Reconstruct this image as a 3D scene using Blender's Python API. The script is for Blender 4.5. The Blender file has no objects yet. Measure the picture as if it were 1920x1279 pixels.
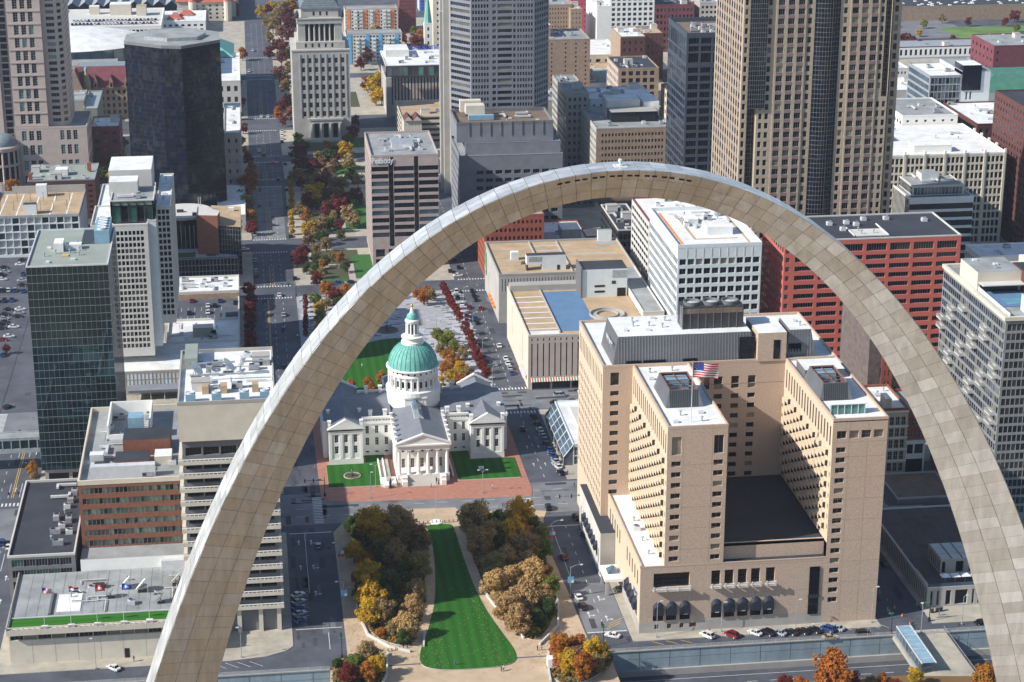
import bpy, math, random
from math import sin, cos, pi, radians, atan2, hypot, sqrt, cosh, sinh
from mathutils import Vector, Matrix
R = random.Random(11)
sc = bpy.context.scene
COL = sc.collection
# ---------------------------------------------------------------- camera, sky, sun, exposure
CAM = (-52.145, -275.72, 261.49)
YAW, PITCH, ROLL, FPX = 0.131782, 0.329950, 0.001530, 3765.99
def set_camera():
    f = Vector((sin(YAW)*cos(PITCH), cos(YAW)*cos(PITCH), -sin(PITCH)))
    r = Vector((cos(YAW), -sin(YAW), 0)); u = r.cross(f)
    r2 = r*cos(ROLL)+u*sin(ROLL); u2 = -r*sin(ROLL)+u*cos(ROLL)
    m = Matrix((r2, u2, -f)).transposed().to_4x4(); m.translation = Vector(CAM)
    cd = bpy.data.cameras.new('camera'); o = bpy.data.objects.new('camera', cd); COL.objects.link(o)
    o.matrix_world = m
    cd.sensor_width = 36; cd.lens = FPX/1920*36; cd.clip_start = 1; cd.clip_end = 30000
    sc.camera = o
set_camera()
SUN_AZ, SUN_EL = radians(14.5), radians(35)          # sun stands to the left (-x), a little towards the camera
sdir = Vector((-cos(SUN_AZ)*cos(SUN_EL), -sin(SUN_AZ)*cos(SUN_EL), sin(SUN_EL)))
W = bpy.data.worlds.new('World'); sc.world = W; W.use_nodes = True
nt = W.node_tree; bg = nt.nodes['Background']; sky = nt.nodes.new('ShaderNodeTexSky')
sky.sky_type = 'NISHITA'; sky.sun_disc = False; sky.sun_elevation = SUN_EL
sky.sun_rotation = atan2(sdir.x, sdir.y); sky.air_density = 1.15; sky.ozone_density = 3.0; sky.dust_density = .5; sky.altitude = 200
nt.links.new(sky.outputs[0], bg.inputs[0]); bg.inputs[1].default_value = 0.10
sl = bpy.data.lights.new('sun', 'SUN'); sl.energy = 4.7; sl.angle = radians(0.53); sl.color = (1, .96, .895)
so = bpy.data.objects.new('sun', sl); COL.objects.link(so); so.rotation_euler = sdir.to_track_quat('Z', 'Y').to_euler()
so.location = (-200, 0, 400)
sc.view_settings.view_transform = 'Standard'; sc.view_settings.look = 'None'
sc.view_settings.exposure = 0.5; sc.view_settings.gamma = 1
sc.render.engine = 'CYCLES'

# ---------------------------------------------------------------- materials
M = {}
def mat(name, c, rough=.8, metal=0, var=.18, scale=.25, c2=None, bump=0, bscale=None, obj=False, spec=.5, stretch=None, rnd=0, world=True, detail=4):
    m = bpy.data.materials.new(name); m.use_nodes = True; n = m.node_tree.nodes; l = m.node_tree.links
    b = n['Principled BSDF']; b.inputs['Roughness'].default_value = rough; b.inputs['Metallic'].default_value = metal
    b.inputs['Specular IOR Level'].default_value = spec
    m.diffuse_color = (*c, 1)
    tc = n.new('ShaderNodeTexCoord'); geo = n.new('ShaderNodeNewGeometry')
    src = tc.outputs['Object'] if obj else geo.outputs['Position']
    if stretch:
        mp = n.new('ShaderNodeMapping'); mp.inputs['Scale'].default_value = stretch; l.new(src, mp.inputs[0]); src = mp.outputs[0]
    no = n.new('ShaderNodeTexNoise'); no.inputs['Scale'].default_value = scale; no.inputs['Detail'].default_value = detail
    no.inputs['Roughness'].default_value = .65
    l.new(src, no.inputs['Vector'])
    mx = n.new('ShaderNodeMix'); mx.data_type = 'RGBA'
    ca = c if c2 else tuple(max(0, v*(1-var)) for v in c); cb = c2 if c2 else tuple(min(1, v*(1+var)) for v in c)
    mx.inputs[6].default_value = (*ca, 1); mx.inputs[7].default_value = (*cb, 1)
    mr = n.new('ShaderNodeMapRange'); mr.inputs['From Min'].default_value = .32; mr.inputs['From Max'].default_value = .68
    l.new(no.outputs[0], mr.inputs[0]); l.new(mr.outputs[0], mx.inputs[0])
    out = mx.outputs[2]
    if rnd:
        oi = n.new('ShaderNodeObjectInfo'); hs = n.new('ShaderNodeHueSaturation'); r2 = n.new('ShaderNodeMapRange')
        r2.inputs['To Min'].default_value = 1-rnd; r2.inputs['To Max'].default_value = 1+rnd
        l.new(oi.outputs['Random'], r2.inputs[0]); l.new(r2.outputs[0], hs.inputs['Value']); l.new(out, hs.inputs['Color']); out = hs.outputs[0]
    l.new(out, b.inputs['Base Color'])
    if bump:
        bn = n.new('ShaderNodeTexNoise'); bn.inputs['Scale'].default_value = bscale or scale*4; l.new(src, bn.inputs['Vector'])
        bp = n.new('ShaderNodeBump'); bp.inputs['Strength'].default_value = bump; bp.inputs['Distance'].default_value = .3
        l.new(bn.outputs[0], bp.inputs['Height']); l.new(bp.outputs[0], b.inputs['Normal'])
    M[name] = m
    return m
def glassmat(name, c, rough=.08, var=.4, scale=.15, spec=.9, bump=0.0, metal=0.0, c2=None):
    return mat(name, c, rough, metal, var, scale, spec=spec, bump=bump, bscale=.25, c2=c2, rnd=.3)
# windows: dark glazing seen from outside, some with curtains or blinds behind
glassmat('glass_dark', (.008, .011, .018), spec=.5); glassmat('glass_mid', (.022, .03, .045), spec=.6); glassmat('glass_black', (.004, .005, .009), rough=.08, spec=.5)
glassmat('glass_blind', (.22, .20, .15), rough=.3); glassmat('glass_curtain', (.13, .125, .09), rough=.25); glassmat('glass_green', (.02, .075, .06))
glassmat('glass_greencurtain', (.22, .30, .22), rough=.3); glassmat('glass_navy', (.002, .005, .014), rough=.1, spec=.25); glassmat('glass_sky', (.06, .10, .14), rough=.06)
glassmat('glass_tower', (.02, .06, .085), rough=.02, metal=.75, bump=.06, c2=(.05, .11, .13)); glassmat('glass_teal', (.05, .16, .15))
def sid(n, c, **k): return mat(n, c, **k)
sid('brick_tan', (.49, .365, .275), var=.2, scale=2.2, stretch=(.8, .8, 1.8), detail=4)
sid('brick_tan2', (.58, .46, .33), var=.12, scale=2.2, stretch=(.8, .8, 1.8))  # lighter copy of the hotel brick: sunshine painted into its left-facing walls
sid('brick_red', (.30, .075, .045), var=.2, scale=.8); sid('brick_brown', (.22, .085, .05), var=.2, scale=.8)
sid('brick_dark', (.10, .035, .03), var=.25, scale=.8); sid('roof_green', (.05, .17, .12), var=.2); sid('field_grass', (.12, .20, .05), var=.3, scale=.05); sid('brick_ochre', (.33, .235, .165), var=.2, scale=.5)
sid('brick_purple', (.17, .045, .055), var=.2, scale=.3)
sid('stone_white', (.80, .785, .74), var=.05, scale=.3, rough=.7); sid('stone_lime', (.42, .40, .37), var=.12, scale=.2)
sid('stone_beige', (.60, .54, .44), var=.08, scale=.25); sid('stone_pink', (.50, .405, .355), var=.08, scale=.3)
sid('stone_cream', (.40, .325, .24), var=.14, scale=.8); sid('stone_rose', (.22, .145, .135), var=.12, scale=.5)
sid('concrete', (.36, .34, .31), var=.12, scale=.15); sid('concrete_light', (.55, .53, .49), var=.08, scale=.2)
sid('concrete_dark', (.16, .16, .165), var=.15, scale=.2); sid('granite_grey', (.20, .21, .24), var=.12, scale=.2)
sid('granite_pink', (.40, .325, .30), var=.1, scale=.4)
sid('concrete_blue', (.25, .31, .34), var=.2, scale=.25, stretch=(1, 1, .2)); sid('panel_white', (.62, .66, .66), var=.06, scale=.3)
sid('paint_red', (.50, .12, .085), var=.06, scale=.1); sid('metal_char', (.15, .15, .155), rough=.5, metal=.1, var=.1, scale=.6)
sid('metal_grey', (.35, .37, .39), rough=.45, metal=.2, var=.2, scale=.6); sid('metal_blue', (.22, .36, .46), rough=.5, var=.12, scale=.5)
sid('metal_rust', (.22, .10, .07), var=.3, scale=1); sid('metal_dark', (.03, .032, .036), rough=.4, var=.2, scale=.5)
sid('metal_light', (.6, .61, .62), rough=.4, metal=.1, var=.1, scale=.5)
sid('frame_grey', (.25, .25, .25), rough=.5); sid('frame_dark', (.03, .03, .035), rough=.4); sid('frame_light', (.55, .56, .55), rough=.5)
sid('roof_white', (.70, .695, .67), var=.18, scale=.16, detail=12); sid('terrace_dark', (.075, .06, .06), var=.3, scale=.2); sid('condo_grey', (.24, .245, .235), var=.15, scale=.3); sid('roof_grey', (.27, .28, .28), var=.28, scale=.12, detail=8)
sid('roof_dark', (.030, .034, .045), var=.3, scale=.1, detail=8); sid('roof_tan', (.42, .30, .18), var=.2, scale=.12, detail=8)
sid('roof_lead', (.17, .18, .205), var=.12, scale=.3); sid('roof_brown', (.17, .12, .085), var=.25, scale=.2, detail=8)
sid('roof_greygreen', (.27, .30, .26), var=.12, scale=.1, detail=8); sid('roof_copper', (.16, .42, .36), var=.22, scale=.8, detail=6)
sid('roof_tilered', (.42, .11, .07), var=.2, scale=.4); sid('roof_slate', (.20, .24, .26), var=.15, scale=.4)
sid('copper_rib', (.07, .26, .23)); sid('gold', (.75, .48, .08), rough=.3, metal=.6); sid('turf', (.03, .11, .015), var=.25, scale=.5)
sid('asphalt', (.072, .077, .095), var=.38, scale=.09, detail=12); sid('asphalt_worn', (.165, .168, .18), var=.25, scale=.12, detail=12)
sid('pavement', (.38, .34, .275), var=.24, scale=.16, detail=12); sid('path_tan', (.47, .35, .235), var=.15, scale=.2, detail=12)
sid('brick_paving', (.37, .165, .115), var=.16, scale=.6, detail=6); sid('marking_white', (.62, .62, .6), var=.2, scale=1.5); sid('marking_yellow', (.6, .36, .06), var=.2, scale=1.5)
sid('plaza_grey', (.33, .33, .345), var=.15, scale=.3); sid('plaza_light', (.44, .44, .47), var=.12, scale=.4); sid('plaza_dark', (.12, .12, .14), var=.15)
sid('soil', (.07, .055, .03), var=.4, scale=.4, detail=8, c2=(.05, .08, .025)); sid('ground_park', (.15, .085, .025), scale=.02, c2=(.25, .15, .05), detail=9)
sid('ground_far', (.16, .15, .13), scale=.012, c2=(.30, .27, .21), detail=10); sid('river', (.20, .125, .055), rough=.25, var=.08, scale=.01)
sid('water', (.03, .05, .06), rough=.08); sid('steel_frame', (.055, .07, .095), rough=.5, var=.1); sid('pool', (.12, .3, .36), rough=.1); sid('deck_blue', (.10, .19, .32), var=.1, scale=.2)
sid('tire', (.02, .02, .02)); sid('bark', (.10, .07, .045)); sid('awning_navy', (.012, .016, .03), rough=.7); sid('skin', (.45, .28, .2))
sid('sky_blue', (.12, .42, .70)); sid('orange', (.75, .25, .08)); sid('yellow', (.7, .55, .2)); sid('pink', (.55, .10, .16)); sid('green_paint', (.05, .32, .12))
sid('flag_red', (.55, .04, .05)); sid('flag_white', (.75, .75, .75)); sid('flag_blue', (.03, .05, .25)); sid('cobalt', (.03, .12, .5))
def lawn_mat():
    m = mat('lawn', (.012, .075, .010), var=.3, scale=.8, detail=8, c2=(.035, .15, .015))
    return m
lawn_mat()
# mown lawn: stripes follow the mowing direction (along y)
def striped(name, axis, per, ca, cb):
    m = bpy.data.materials.new(name); m.use_nodes = True; n = m.node_tree.nodes; l = m.node_tree.links; b = n['Principled BSDF']
    b.inputs['Roughness'].default_value = .9; b.inputs['Specular IOR Level'].default_value = .15
    g = n.new('ShaderNodeNewGeometry'); sx = n.new('ShaderNodeSeparateXYZ'); l.new(g.outputs['Position'], sx.inputs[0])
    no = n.new('ShaderNodeTexNoise'); no.inputs['Scale'].default_value = .16; no.inputs['Detail'].default_value = 9; no.inputs['Roughness'].default_value = .7
    md = n.new('ShaderNodeMath'); md.operation = 'MULTIPLY_ADD'; md.inputs[1].default_value = 2*pi/per
    l.new(sx.outputs[axis], md.inputs[0]); l.new(no.outputs[0], md.inputs[2]); sn = n.new('ShaderNodeMath'); sn.operation = 'SINE'; l.new(md.outputs[0], sn.inputs[0])
    ad = n.new('ShaderNodeMath'); ad.operation = 'MULTIPLY_ADD'; ad.inputs[1].default_value = .14; l.new(sn.outputs[0], ad.inputs[0]); l.new(no.outputs[0], ad.inputs[2])
    mx = n.new('ShaderNodeMix'); mx.data_type = 'RGBA'; mx.inputs[6].default_value = (*ca, 1); mx.inputs[7].default_value = (*cb, 1)
    l.new(ad.outputs[0], mx.inputs[0]); l.new(mx.outputs[2], b.inputs['Base Color']); M[name] = m
striped('lawn_mown', 0, 3.2, (.010, .055, .008), (.038, .17, .018)); striped('lawn_cross', 1, 2.6, (.02, .10, .01), (.05, .19, .02))
def steel(name, c, rough, mt):
    m = mat(name, c, rough, mt, .16, .5, bump=.08, bscale=.6, detail=10, stretch=(1.3, 1.3, .3)); return m
for i, (c, r, mt) in enumerate([((.73, .72, .70), .46, .74), ((.72, .71, .69), .48, .74), ((.74, .73, .71), .52, .73), ((.74, .735, .72), .55, .71), ((.70, .69, .67), .45, .76), ((.80, .795, .78), .54, .67)]):
    steel('steel_%d' % i, c, r, mt)
def leaf(name, ca, cb, cc):
    m = bpy.data.materials.new(name); m.use_nodes = True; n = m.node_tree.nodes; l = m.node_tree.links; b = n['Principled BSDF']
    b.inputs['Roughness'].default_value = .7; b.inputs['Specular IOR Level'].default_value = .2
    g = n.new('ShaderNodeNewGeometry'); no = n.new('ShaderNodeTexNoise'); no.inputs['Scale'].default_value = .45; no.inputs['Detail'].default_value = 6
    l.new(g.outputs['Position'], no.inputs['Vector'])
    oi = n.new('ShaderNodeObjectInfo'); wn = n.new('ShaderNodeMath'); wn.operation = 'MULTIPLY_ADD'; wn.inputs[1].default_value = .3; l.new(oi.outputs['Random'], wn.inputs[0])
    l.new(no.outputs[0], wn.inputs[2])
    cr = n.new('ShaderNodeValToRGB'); e = cr.color_ramp.elements; e[0].position = .42; e[0].color = (*ca, 1); e[1].position = .85; e[1].color = (*cc, 1)
    k = e.new(.62); k.color = (*cb, 1); l.new(wn.outputs[0], cr.inputs[0]); l.new(cr.outputs[0], b.inputs['Base Color'])
    tr = n.new('ShaderNodeBsdfTranslucent'); l.new(cr.outputs[0], tr.inputs[0]); ms = n.new('ShaderNodeMixShader'); ms.inputs[0].default_value = .38
    out = n['Material Output']; l.new(b.outputs[0], ms.inputs[1]); l.new(tr.outputs[0], ms.inputs[2]); l.new(ms.outputs[0], out.inputs[0]); M[name] = m
leaf('leaf_gold', (.36, .22, .10), (.50, .33, .15), (.58, .40, .16)); leaf('leaf_tan', (.30, .21, .10), (.44, .31, .15), (.34, .29, .11))
leaf('leaf_brown', (.24, .17, .08), (.36, .24, .11), (.26, .24, .08)); leaf('leaf_yellow', (.48, .28, .02), (.60, .38, .03), (.34, .25, .03))
leaf('leaf_orange', (.32, .10, .02), (.46, .16, .03), (.38, .19, .03)); leaf('leaf_red', (.16, .022, .018), (.24, .04, .03), (.12, .02, .02))
leaf('leaf_green', (.06, .11, .02), (.15, .19, .03), (.28, .26, .04)); leaf('leaf_dark', (.04, .075, .02), (.08, .12, .03), (.14, .15, .04))
leaf('leaf_maroon', (.09, .018, .022), (.15, .03, .03), (.19, .05, .045)); leaf('leaf_pink', (.22, .10, .08), (.30, .14, .10), (.20, .12, .08))

# ---------------------------------------------------------------- mesh helpers
class MB:
    def __init__(s): s.v = []; s.f = []; s.m = []; s.ms = []
    def mi(s, m):
        if m not in s.ms: s.ms.append(m)
        return s.ms.index(m)
    def poly(s, pts, m):
        b = len(s.v); s.v += [tuple(p) for p in pts]; s.f.append(tuple(range(b, b+len(pts)))); s.m.append(s.mi(m))
    def box(s, x0, x1, y0, y1, z0, z1, m, top=None, bottom=True):
        b = len(s.v); s.v += [(x0, y0, z0), (x1, y0, z0), (x1, y1, z0), (x0, y1, z0), (x0, y0, z1), (x1, y0, z1), (x1, y1, z1), (x0, y1, z1)]
        i = s.mi(m); t = s.mi(top or m)
        for q, k in (((0, 1, 5, 4), i), ((1, 2, 6, 5), i), ((2, 3, 7, 6), i), ((3, 0, 4, 7), i), ((4, 5, 6, 7), t)):
            s.f.append(tuple(b+a for a in q)); s.m.append(k)
        if bottom: s.f.append((b+3, b+2, b+1, b)); s.m.append(i)
    def prism(s, pl, z0, z1, m, top=None, cap=True):
        b = len(s.v); n = len(pl); s.v += [(x, y, z0) for x, y in pl]+[(x, y, z1) for x, y in pl]; i = s.mi(m)
        for k in range(n):
            j = (k+1) % n; s.f.append((b+k, b+j, b+n+j, b+n+k)); s.m.append(i)
        if cap: s.f.append(tuple(range(b+n, b+2*n))); s.m.append(s.mi(top or m))
    def lathe(s, cx, cy, prof, n, m, a0=0, cap=True):
        b = len(s.v); i = s.mi(m)
        for r, z in prof: s.v += [(cx+r*cos(a0+2*pi*k/n), cy+r*sin(a0+2*pi*k/n), z) for k in range(n)]
        for q in range(len(prof)-1):
            for k in range(n):
                j = (k+1) % n; s.f.append((b+q*n+k, b+q*n+j, b+q*n+n+j, b+q*n+n+k)); s.m.append(i)
        if cap and prof[-1][0] > .001: q = len(prof)-1; s.f.append(tuple(b+q*n+k for k in range(n))); s.m.append(i)
    def tube(s, p, q, r0, r1, n, m):
        p = Vector(p); q = Vector(q); d = (q-p).normalized(); a = d.orthogonal().normalized(); c = d.cross(a); b = len(s.v); i = s.mi(m)
        for pt, r in ((p, r0), (q, r1)): s.v += [tuple(pt+a*(r*cos(2*pi*k/n))+c*(r*sin(2*pi*k/n))) for k in range(n)]
        for k in range(n):
            j = (k+1) % n; s.f.append((b+k, b+j, b+n+j, b+n+k)); s.m.append(i)
        s.f.append(tuple(b+n+k for k in range(n))); s.m.append(i)
    def hip(s, x0, x1, y0, y1, z0, z1, ins, m, top=None, insy=None):
        iy = ins if insy is None else insy
        a = [(x0, y0), (x1, y0), (x1, y1), (x0, y1)]; c = [(x0+ins, y0+iy), (x1-ins, y0+iy), (x1-ins, y1-iy), (x0+ins, y1-iy)]
        for k in range(4):
            j = (k+1) % 4; s.poly([(*a[k], z0), (*a[j], z0), (*c[j], z1), (*c[k], z1)], m)
        s.poly([(*p, z1) for p in c], top or m)
    def gable(s, x0, x1, y0, y1, z0, z1, m, axis='y', wall=None, over=0):
        if axis == 'y':
            xm = (x0+x1)/2; s.poly([(x0, y0, z0), (xm, y0, z1), (xm, y1, z1), (x0, y1, z0)], m); s.poly([(xm, y0, z1), (x1, y0, z0), (x1, y1, z0), (xm, y1, z1)], m)
            if wall: s.poly([(x0, y0, z0), (x1, y0, z0), (xm, y0, z1)], wall); s.poly([(x1, y1, z0), (x0, y1, z0), (xm, y1, z1)], wall)
        else:
            ym = (y0+y1)/2; s.poly([(x0, y0, z0), (x1, y0, z0), (x1, ym, z1), (x0, ym, z1)], m); s.poly([(x0, ym, z1), (x1, ym, z1), (x1, y1, z0), (x0, y1, z0)], m)
            if wall: s.poly([(x0, y1, z0), (x0, y0, z0), (x0, ym, z1)], wall); s.poly([(x1, y0, z0), (x1, y1, z0), (x1, ym, z1)], wall)
    def mesh(s, name, off=(0, 0, 0), smooth=False):
        me = bpy.data.meshes.new(name)
        me.from_pydata([(x-off[0], y-off[1], z-off[2]) for x, y, z in s.v], [], s.f)
        for k in s.ms: me.materials.append(M[k])
        if len(s.ms) > 1: me.polygons.foreach_set('material_index', s.m)
        if smooth: me.polygons.foreach_set('use_smooth', [True]*len(s.f))
        return me
    def build(s, name, parent=None, smooth=False, **k):
        if not s.f: return None
        off = tuple(world_loc(parent)) if parent else k.pop('loc', (0, 0, 0)); k.pop('loc', None)
        o = bpy.data.objects.new(name, s.mesh(name, off, smooth)); COL.objects.link(o)
        if parent: o.parent = parent
        else: o.location = off
        for a, b in k.items(): o[a] = b
        return o
def world_loc(o):
    v = Vector((0, 0, 0))
    while o: v = v+Vector(o.location); o = o.parent
    return v
def tag(o, label, cat, group=None):
    o['label'] = label; o['category'] = cat
    if group: o['group'] = group
    return o
def empty(name, loc, label, cat, group=None):
    o = bpy.data.objects.new(name, None); COL.objects.link(o); o.location = loc; o.empty_display_size = 1
    return tag(o, label, cat, group)
def struct(name, mb, parent=None):
    o = mb.build(name, parent)
    if o and not parent: o['kind'] = 'structure'
    return o
def inst(name, me, loc, rz=0, parent=None, mat_=None):
    o = bpy.data.objects.new(name, me); COL.objects.link(o)
    if parent: o.parent = parent
    o.location = loc; o.rotation_euler = (0, 0, rz)
    if mat_: o.material_slots[0].link = 'OBJECT'; o.material_slots[0].material = M[mat_]
    return o

# ---------------------------------------------------------------- facades: walls with real openings, one window object per opening
_win = {}
def winmesh(w, h, nx, nz, gm, fm, ft=.09):
    key = (round(w, 2), round(h, 2), nx, nz, gm, fm)
    if key in _win: return _win[key]
    b = MB(); b.poly([(-w/2, 0, 0), (w/2, 0, 0), (w/2, 0, h), (-w/2, 0, h)], gm)
    if fm:
        t = ft
        for k in range(nx+1):
            x = -w/2+t/2+(w-t)*k/nx; b.poly([(x-t/2, -.05, 0), (x+t/2, -.05, 0), (x+t/2, -.05, h), (x-t/2, -.05, h)], fm)
        for k in range(nz+1):
            z = t/2+(h-t)*k/nz; b.poly([(-w/2, -.055, z-t/2), (w/2, -.055, z-t/2), (w/2, -.055, z+t/2), (-w/2, -.055, z+t/2)], fm)
    _win[key] = b.mesh('window'); return _win[key]
class Bld:
    def __init__(s, name, loc, label, cat='building', group=None):
        s.e = empty(name, loc, label, cat, group); s.loc = Vector(loc); s.n = 0; s.st = MB(); s.wall = MB(); s.roof = MB(); s.par = MB(); s.det = MB()
    def flush(s):
        for k, n in (('wall', 'wall'), ('roof', 'roof'), ('par', 'parapet')):
            b = getattr(s, k)
            if b.f: b.build(n, s.e)
            setattr(s, k, MB())
    def add(s, mb, name, **k): return mb.build(name, s.e, **k)
    def done(s):
        if s.wall.f: s.wall.build('wall', s.e)
        if s.roof.f: s.roof.build('roof', s.e)
        if s.par.f: s.par.build('parapet', s.e)
        if s.st.f: s.st.build('window', s.e, kind='stuff')
        if s.det.f: islands(s.det, s.e)
        return s
def even(Wd, n, wf, ml=0, mr=None):
    mr = ml if mr is None else mr; p = (Wd-ml-mr)/n
    return [(ml+p*(i+.5-wf/2), ml+p*(i+.5+wf/2)) for i in range(n)]
def levels(za, zb, n, hf, off=.5):
    p = (zb-za)/n; return [(za+p*(i+off-hf/2), za+p*(i+off+hf/2)) for i in range(n)]
def fac(T, p, ang, Wd, z0, z1, cols, rows, d=.3, wm='concrete', sm=None, panes=('glass_dark',), mull=(1, 1), fm='frame_grey', mask=None, wb=None, name='window', single=True, minpx=9, rowpanes=None, **_):
    ux, uy = cos(ang), sin(ang); nx, ny = uy, -ux; wb = wb or T.wall
    def P(a, z, dd=0): return (p[0]+ux*a-nx*dd, p[1]+uy*a-ny*dd, z)
    def rect(a, b, c, e, m): wb.poly([P(a, c), P(b, c), P(b, e), P(a, e)], m)
    zp = z0; inner = False
    for ri, (za, zb) in enumerate(rows):
        if sm and inner:
            ap = 0
            for (a, b) in cols: rect(ap, a, zp, za, wm) if a > ap+.001 else 0; rect(a, b, zp, za, sm); ap = b
            if ap < Wd-.001: rect(ap, Wd, zp, za, wm)
        elif za > zp+.001: rect(0, Wd, zp, za, wm)
        inner = True; ap = 0
        for ci, (a, b) in enumerate(cols):
            if mask and not mask(ci, ri): continue
            if a > ap+.001: rect(ap, a, za, zb, wm)
            ap = b
            wb.poly([P(a, za), P(a, za, d), P(a, zb, d), P(a, zb)], wm); wb.poly([P(b, za, d), P(b, za), P(b, zb), P(b, zb, d)], wm)
            wb.poly([P(a, zb), P(a, zb, d), P(b, zb, d), P(b, zb)], wm); wb.poly([P(a, za, d), P(a, za), P(b, za), P(b, za, d)], wm)
            g = R.choice(rowpanes[ri] if rowpanes and rowpanes.get(ri) else panes); w = b-a; h = zb-za; c = P((a+b)/2, za, d)
            dist = sqrt((c[0]-CAM[0])**2+(c[1]-CAM[1])**2+(c[2]-CAM[2])**2)
            if single and T.n < 300 and max(w, h)*3766/dist >= minpx:
                T.n += 1; inst(name, winmesh(w, h, mull[0], mull[1], g, fm), Vector(c)-T.loc, ang, T.e)
            else: T.st.poly([P(a, za, d), P(b, za, d), P(b, zb, d), P(a, zb, d)], g)
        if ap < Wd-.001: rect(ap, Wd, za, zb, wm)
        zp = zb
    if zp < z1-.001: rect(0, Wd, zp, z1, wm)
def face(T, x0, x1, y0, y1, z0, z1, side, wm, sp):
    p, a, w = {'E': ((x0, y0), 0, x1-x0), 'N': ((x1, y0), pi/2, y1-y0), 'W': ((x1, y1), pi, x1-x0), 'S': ((x0, y1), -pi/2, y1-y0)}[side]
    if not sp: return fac(T, p, a, w, z0, z1, [], [], wm=wm)
    k = dict(sp)
    if side in 'SN': k['d'] = min(k.get('d', .3), .1)
    wm = k.pop('wm', wm); ml = k.pop('m', .6); ml = ml if isinstance(ml, tuple) else (ml, ml)
    cols = k.pop('cols', None) or even(w, k.pop('n', 6), k.pop('wf', .6), *ml)
    rows = k.pop('rows', None)
    if not rows: rows = levels(k.pop('za', z0+1), k.pop('zb', z1-1), k.pop('nf', 5), k.pop('hf', .5))
    fac(T, p, a, w, z0, z1, cols, rows, wm=wm, **k)
def flat_roof(T, x0, x1, y0, y1, z, ph=.8, rm='roof_white', pm='concrete_light', t=.4, o=.06):
    T.roof.poly([(x0, y0, z-ph), (x1, y0, z-ph), (x1, y1, z-ph), (x0, y1, z-ph)], rm)
    b = T.par; b.box(x0-o, x1+o, y0-o, y0+t, z-ph, z+.02, pm); b.box(x0-o, x1+o, y1-t, y1+o, z-ph, z+.02, pm)
    b.box(x0-o, x0+t, y0+t, y1-t, z-ph, z+.02, pm); b.box(x1-t, x1+o, y0+t, y1-t, z-ph, z+.02, pm)
def islands(mb, parent):                                # every pilaster, urn and cornice length its own part
    k = 0
    while k < len(mb.f):
        f = mb.f[k]; base = min(f)
        n = 6 if k+5 < len(mb.f) and len(f) == 4 and max(max(q) for q in mb.f[k:k+6]) == base+7 else 1
        b = MB(); vs = sorted({i for q in mb.f[k:k+n] for i in q}); ix = {v: i for i, v in enumerate(vs)}
        b.v = [mb.v[i] for i in vs]; b.f = [tuple(ix[i] for i in q) for q in mb.f[k:k+n]]; b.ms = mb.ms; b.m = mb.m[k:k+n]; k += n
        d = [max(v[a] for v in b.v)-min(v[a] for v in b.v) for a in range(3)]
        b.build('pilaster' if d[2] > 5 else 'cornice' if max(d[:2]) > 4 else 'roof_urn', parent)
def block(T, x0, x1, y0, y1, z0, z1, wm='concrete', rm='roof_white', ph=.8, pm='concrete_light', E=None, S=None, N=None, roof=True):
    for sd, sp in (('E', E), ('S', S), ('N', N), ('W', None)): face(T, x0, x1, y0, y1, z0, z1-(ph if roof else 0), sd, wm, sp)
    if roof: flat_roof(T, x0, x1, y0, y1, z1, ph, rm, pm)
    T.flush()
# rooftop plant: air handlers, fans, pipes, hatches, each a child of its building
_rt = {}
def roofmesh(kind):
    if kind in _rt: return _rt[kind]
    b = MB()
    if kind == 'air_handler':
        b.box(-1.5, 1.5, -.9, .9, .25, 1.6, 'metal_grey'); b.box(-1.5, -.4, -.95, -.9, .5, 1.3, 'metal_dark'); b.box(.1, 1.3, -.6, .6, 1.6, 1.75, 'metal_dark'); b.box(-1.6, 1.6, -1, 1, 0, .25, 'metal_char')
    if kind == 'fan_unit':
        b.box(-1, 1, -1, 1, 0, 1.3, 'metal_light'); b.lathe(0, 0, [(.85, 1.3), (.85, 1.6), (.7, 1.6), (.7, 1.45)], 12, 'metal_grey'); b.lathe(0, 0, [(.7, 1.45), (.01, 1.5)], 8, 'metal_dark')
    if kind == 'duct': b.box(-3, 3, -.4, .4, .4, 1.1, 'metal_light'); b.box(2.2, 3, .4, 2.4, .4, 1.1, 'metal_light'); b.box(-2.8, -2.6, -.3, .3, 0, .4, 'metal_char'); b.box(1.8, 2, -.3, .3, 0, .4, 'metal_char')
    if kind == 'vent': b.lathe(0, 0, [(.22, 0), (.22, 1.0), (.42, 1.05), (.42, 1.3), (.05, 1.5)], 8, 'metal_grey')
    if kind == 'hatch': b.box(-.8, .8, -.6, .6, 0, .5, 'metal_light', 'roof_white'); b.box(-.7, .7, -.5, .5, .5, .58, 'frame_light')
    if kind == 'penthouse': b.box(-2.5, 2.5, -2, 2, 0, 2.8, 'concrete_light', 'roof_grey'); b.box(-.5, .4, -2.06, -2, .1, 2.1, 'metal_dark'); b.box(-2.6, 2.6, -2.1, 2.1, 2.8, 2.95, 'concrete')
    if kind == 'skylight': b.hip(-1.2, 1.2, -.8, .8, 0, .5, .4, 'glass_sky'); b.box(-1.3, 1.3, -.9, .9, 0, .12, 'frame_light')
    if kind == 'pipe_run': b.tube((-3.5, 0, .4), (3.5, 0, .4), .14, .14, 6, 'metal_light'); b.tube((3.5, 0, .4), (3.5, 2.5, .4), .14, .14, 6, 'metal_light'); b.tube((-3.5, .5, .4), (2, .5, .4), .1, .1, 6, 'metal_rust'); b.tube((-3.5, 0, 0), (-3.5, 0, .4), .14, .14, 6, 'metal_light')
    _rt[kind] = b.mesh(kind); return _rt[kind]
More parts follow.
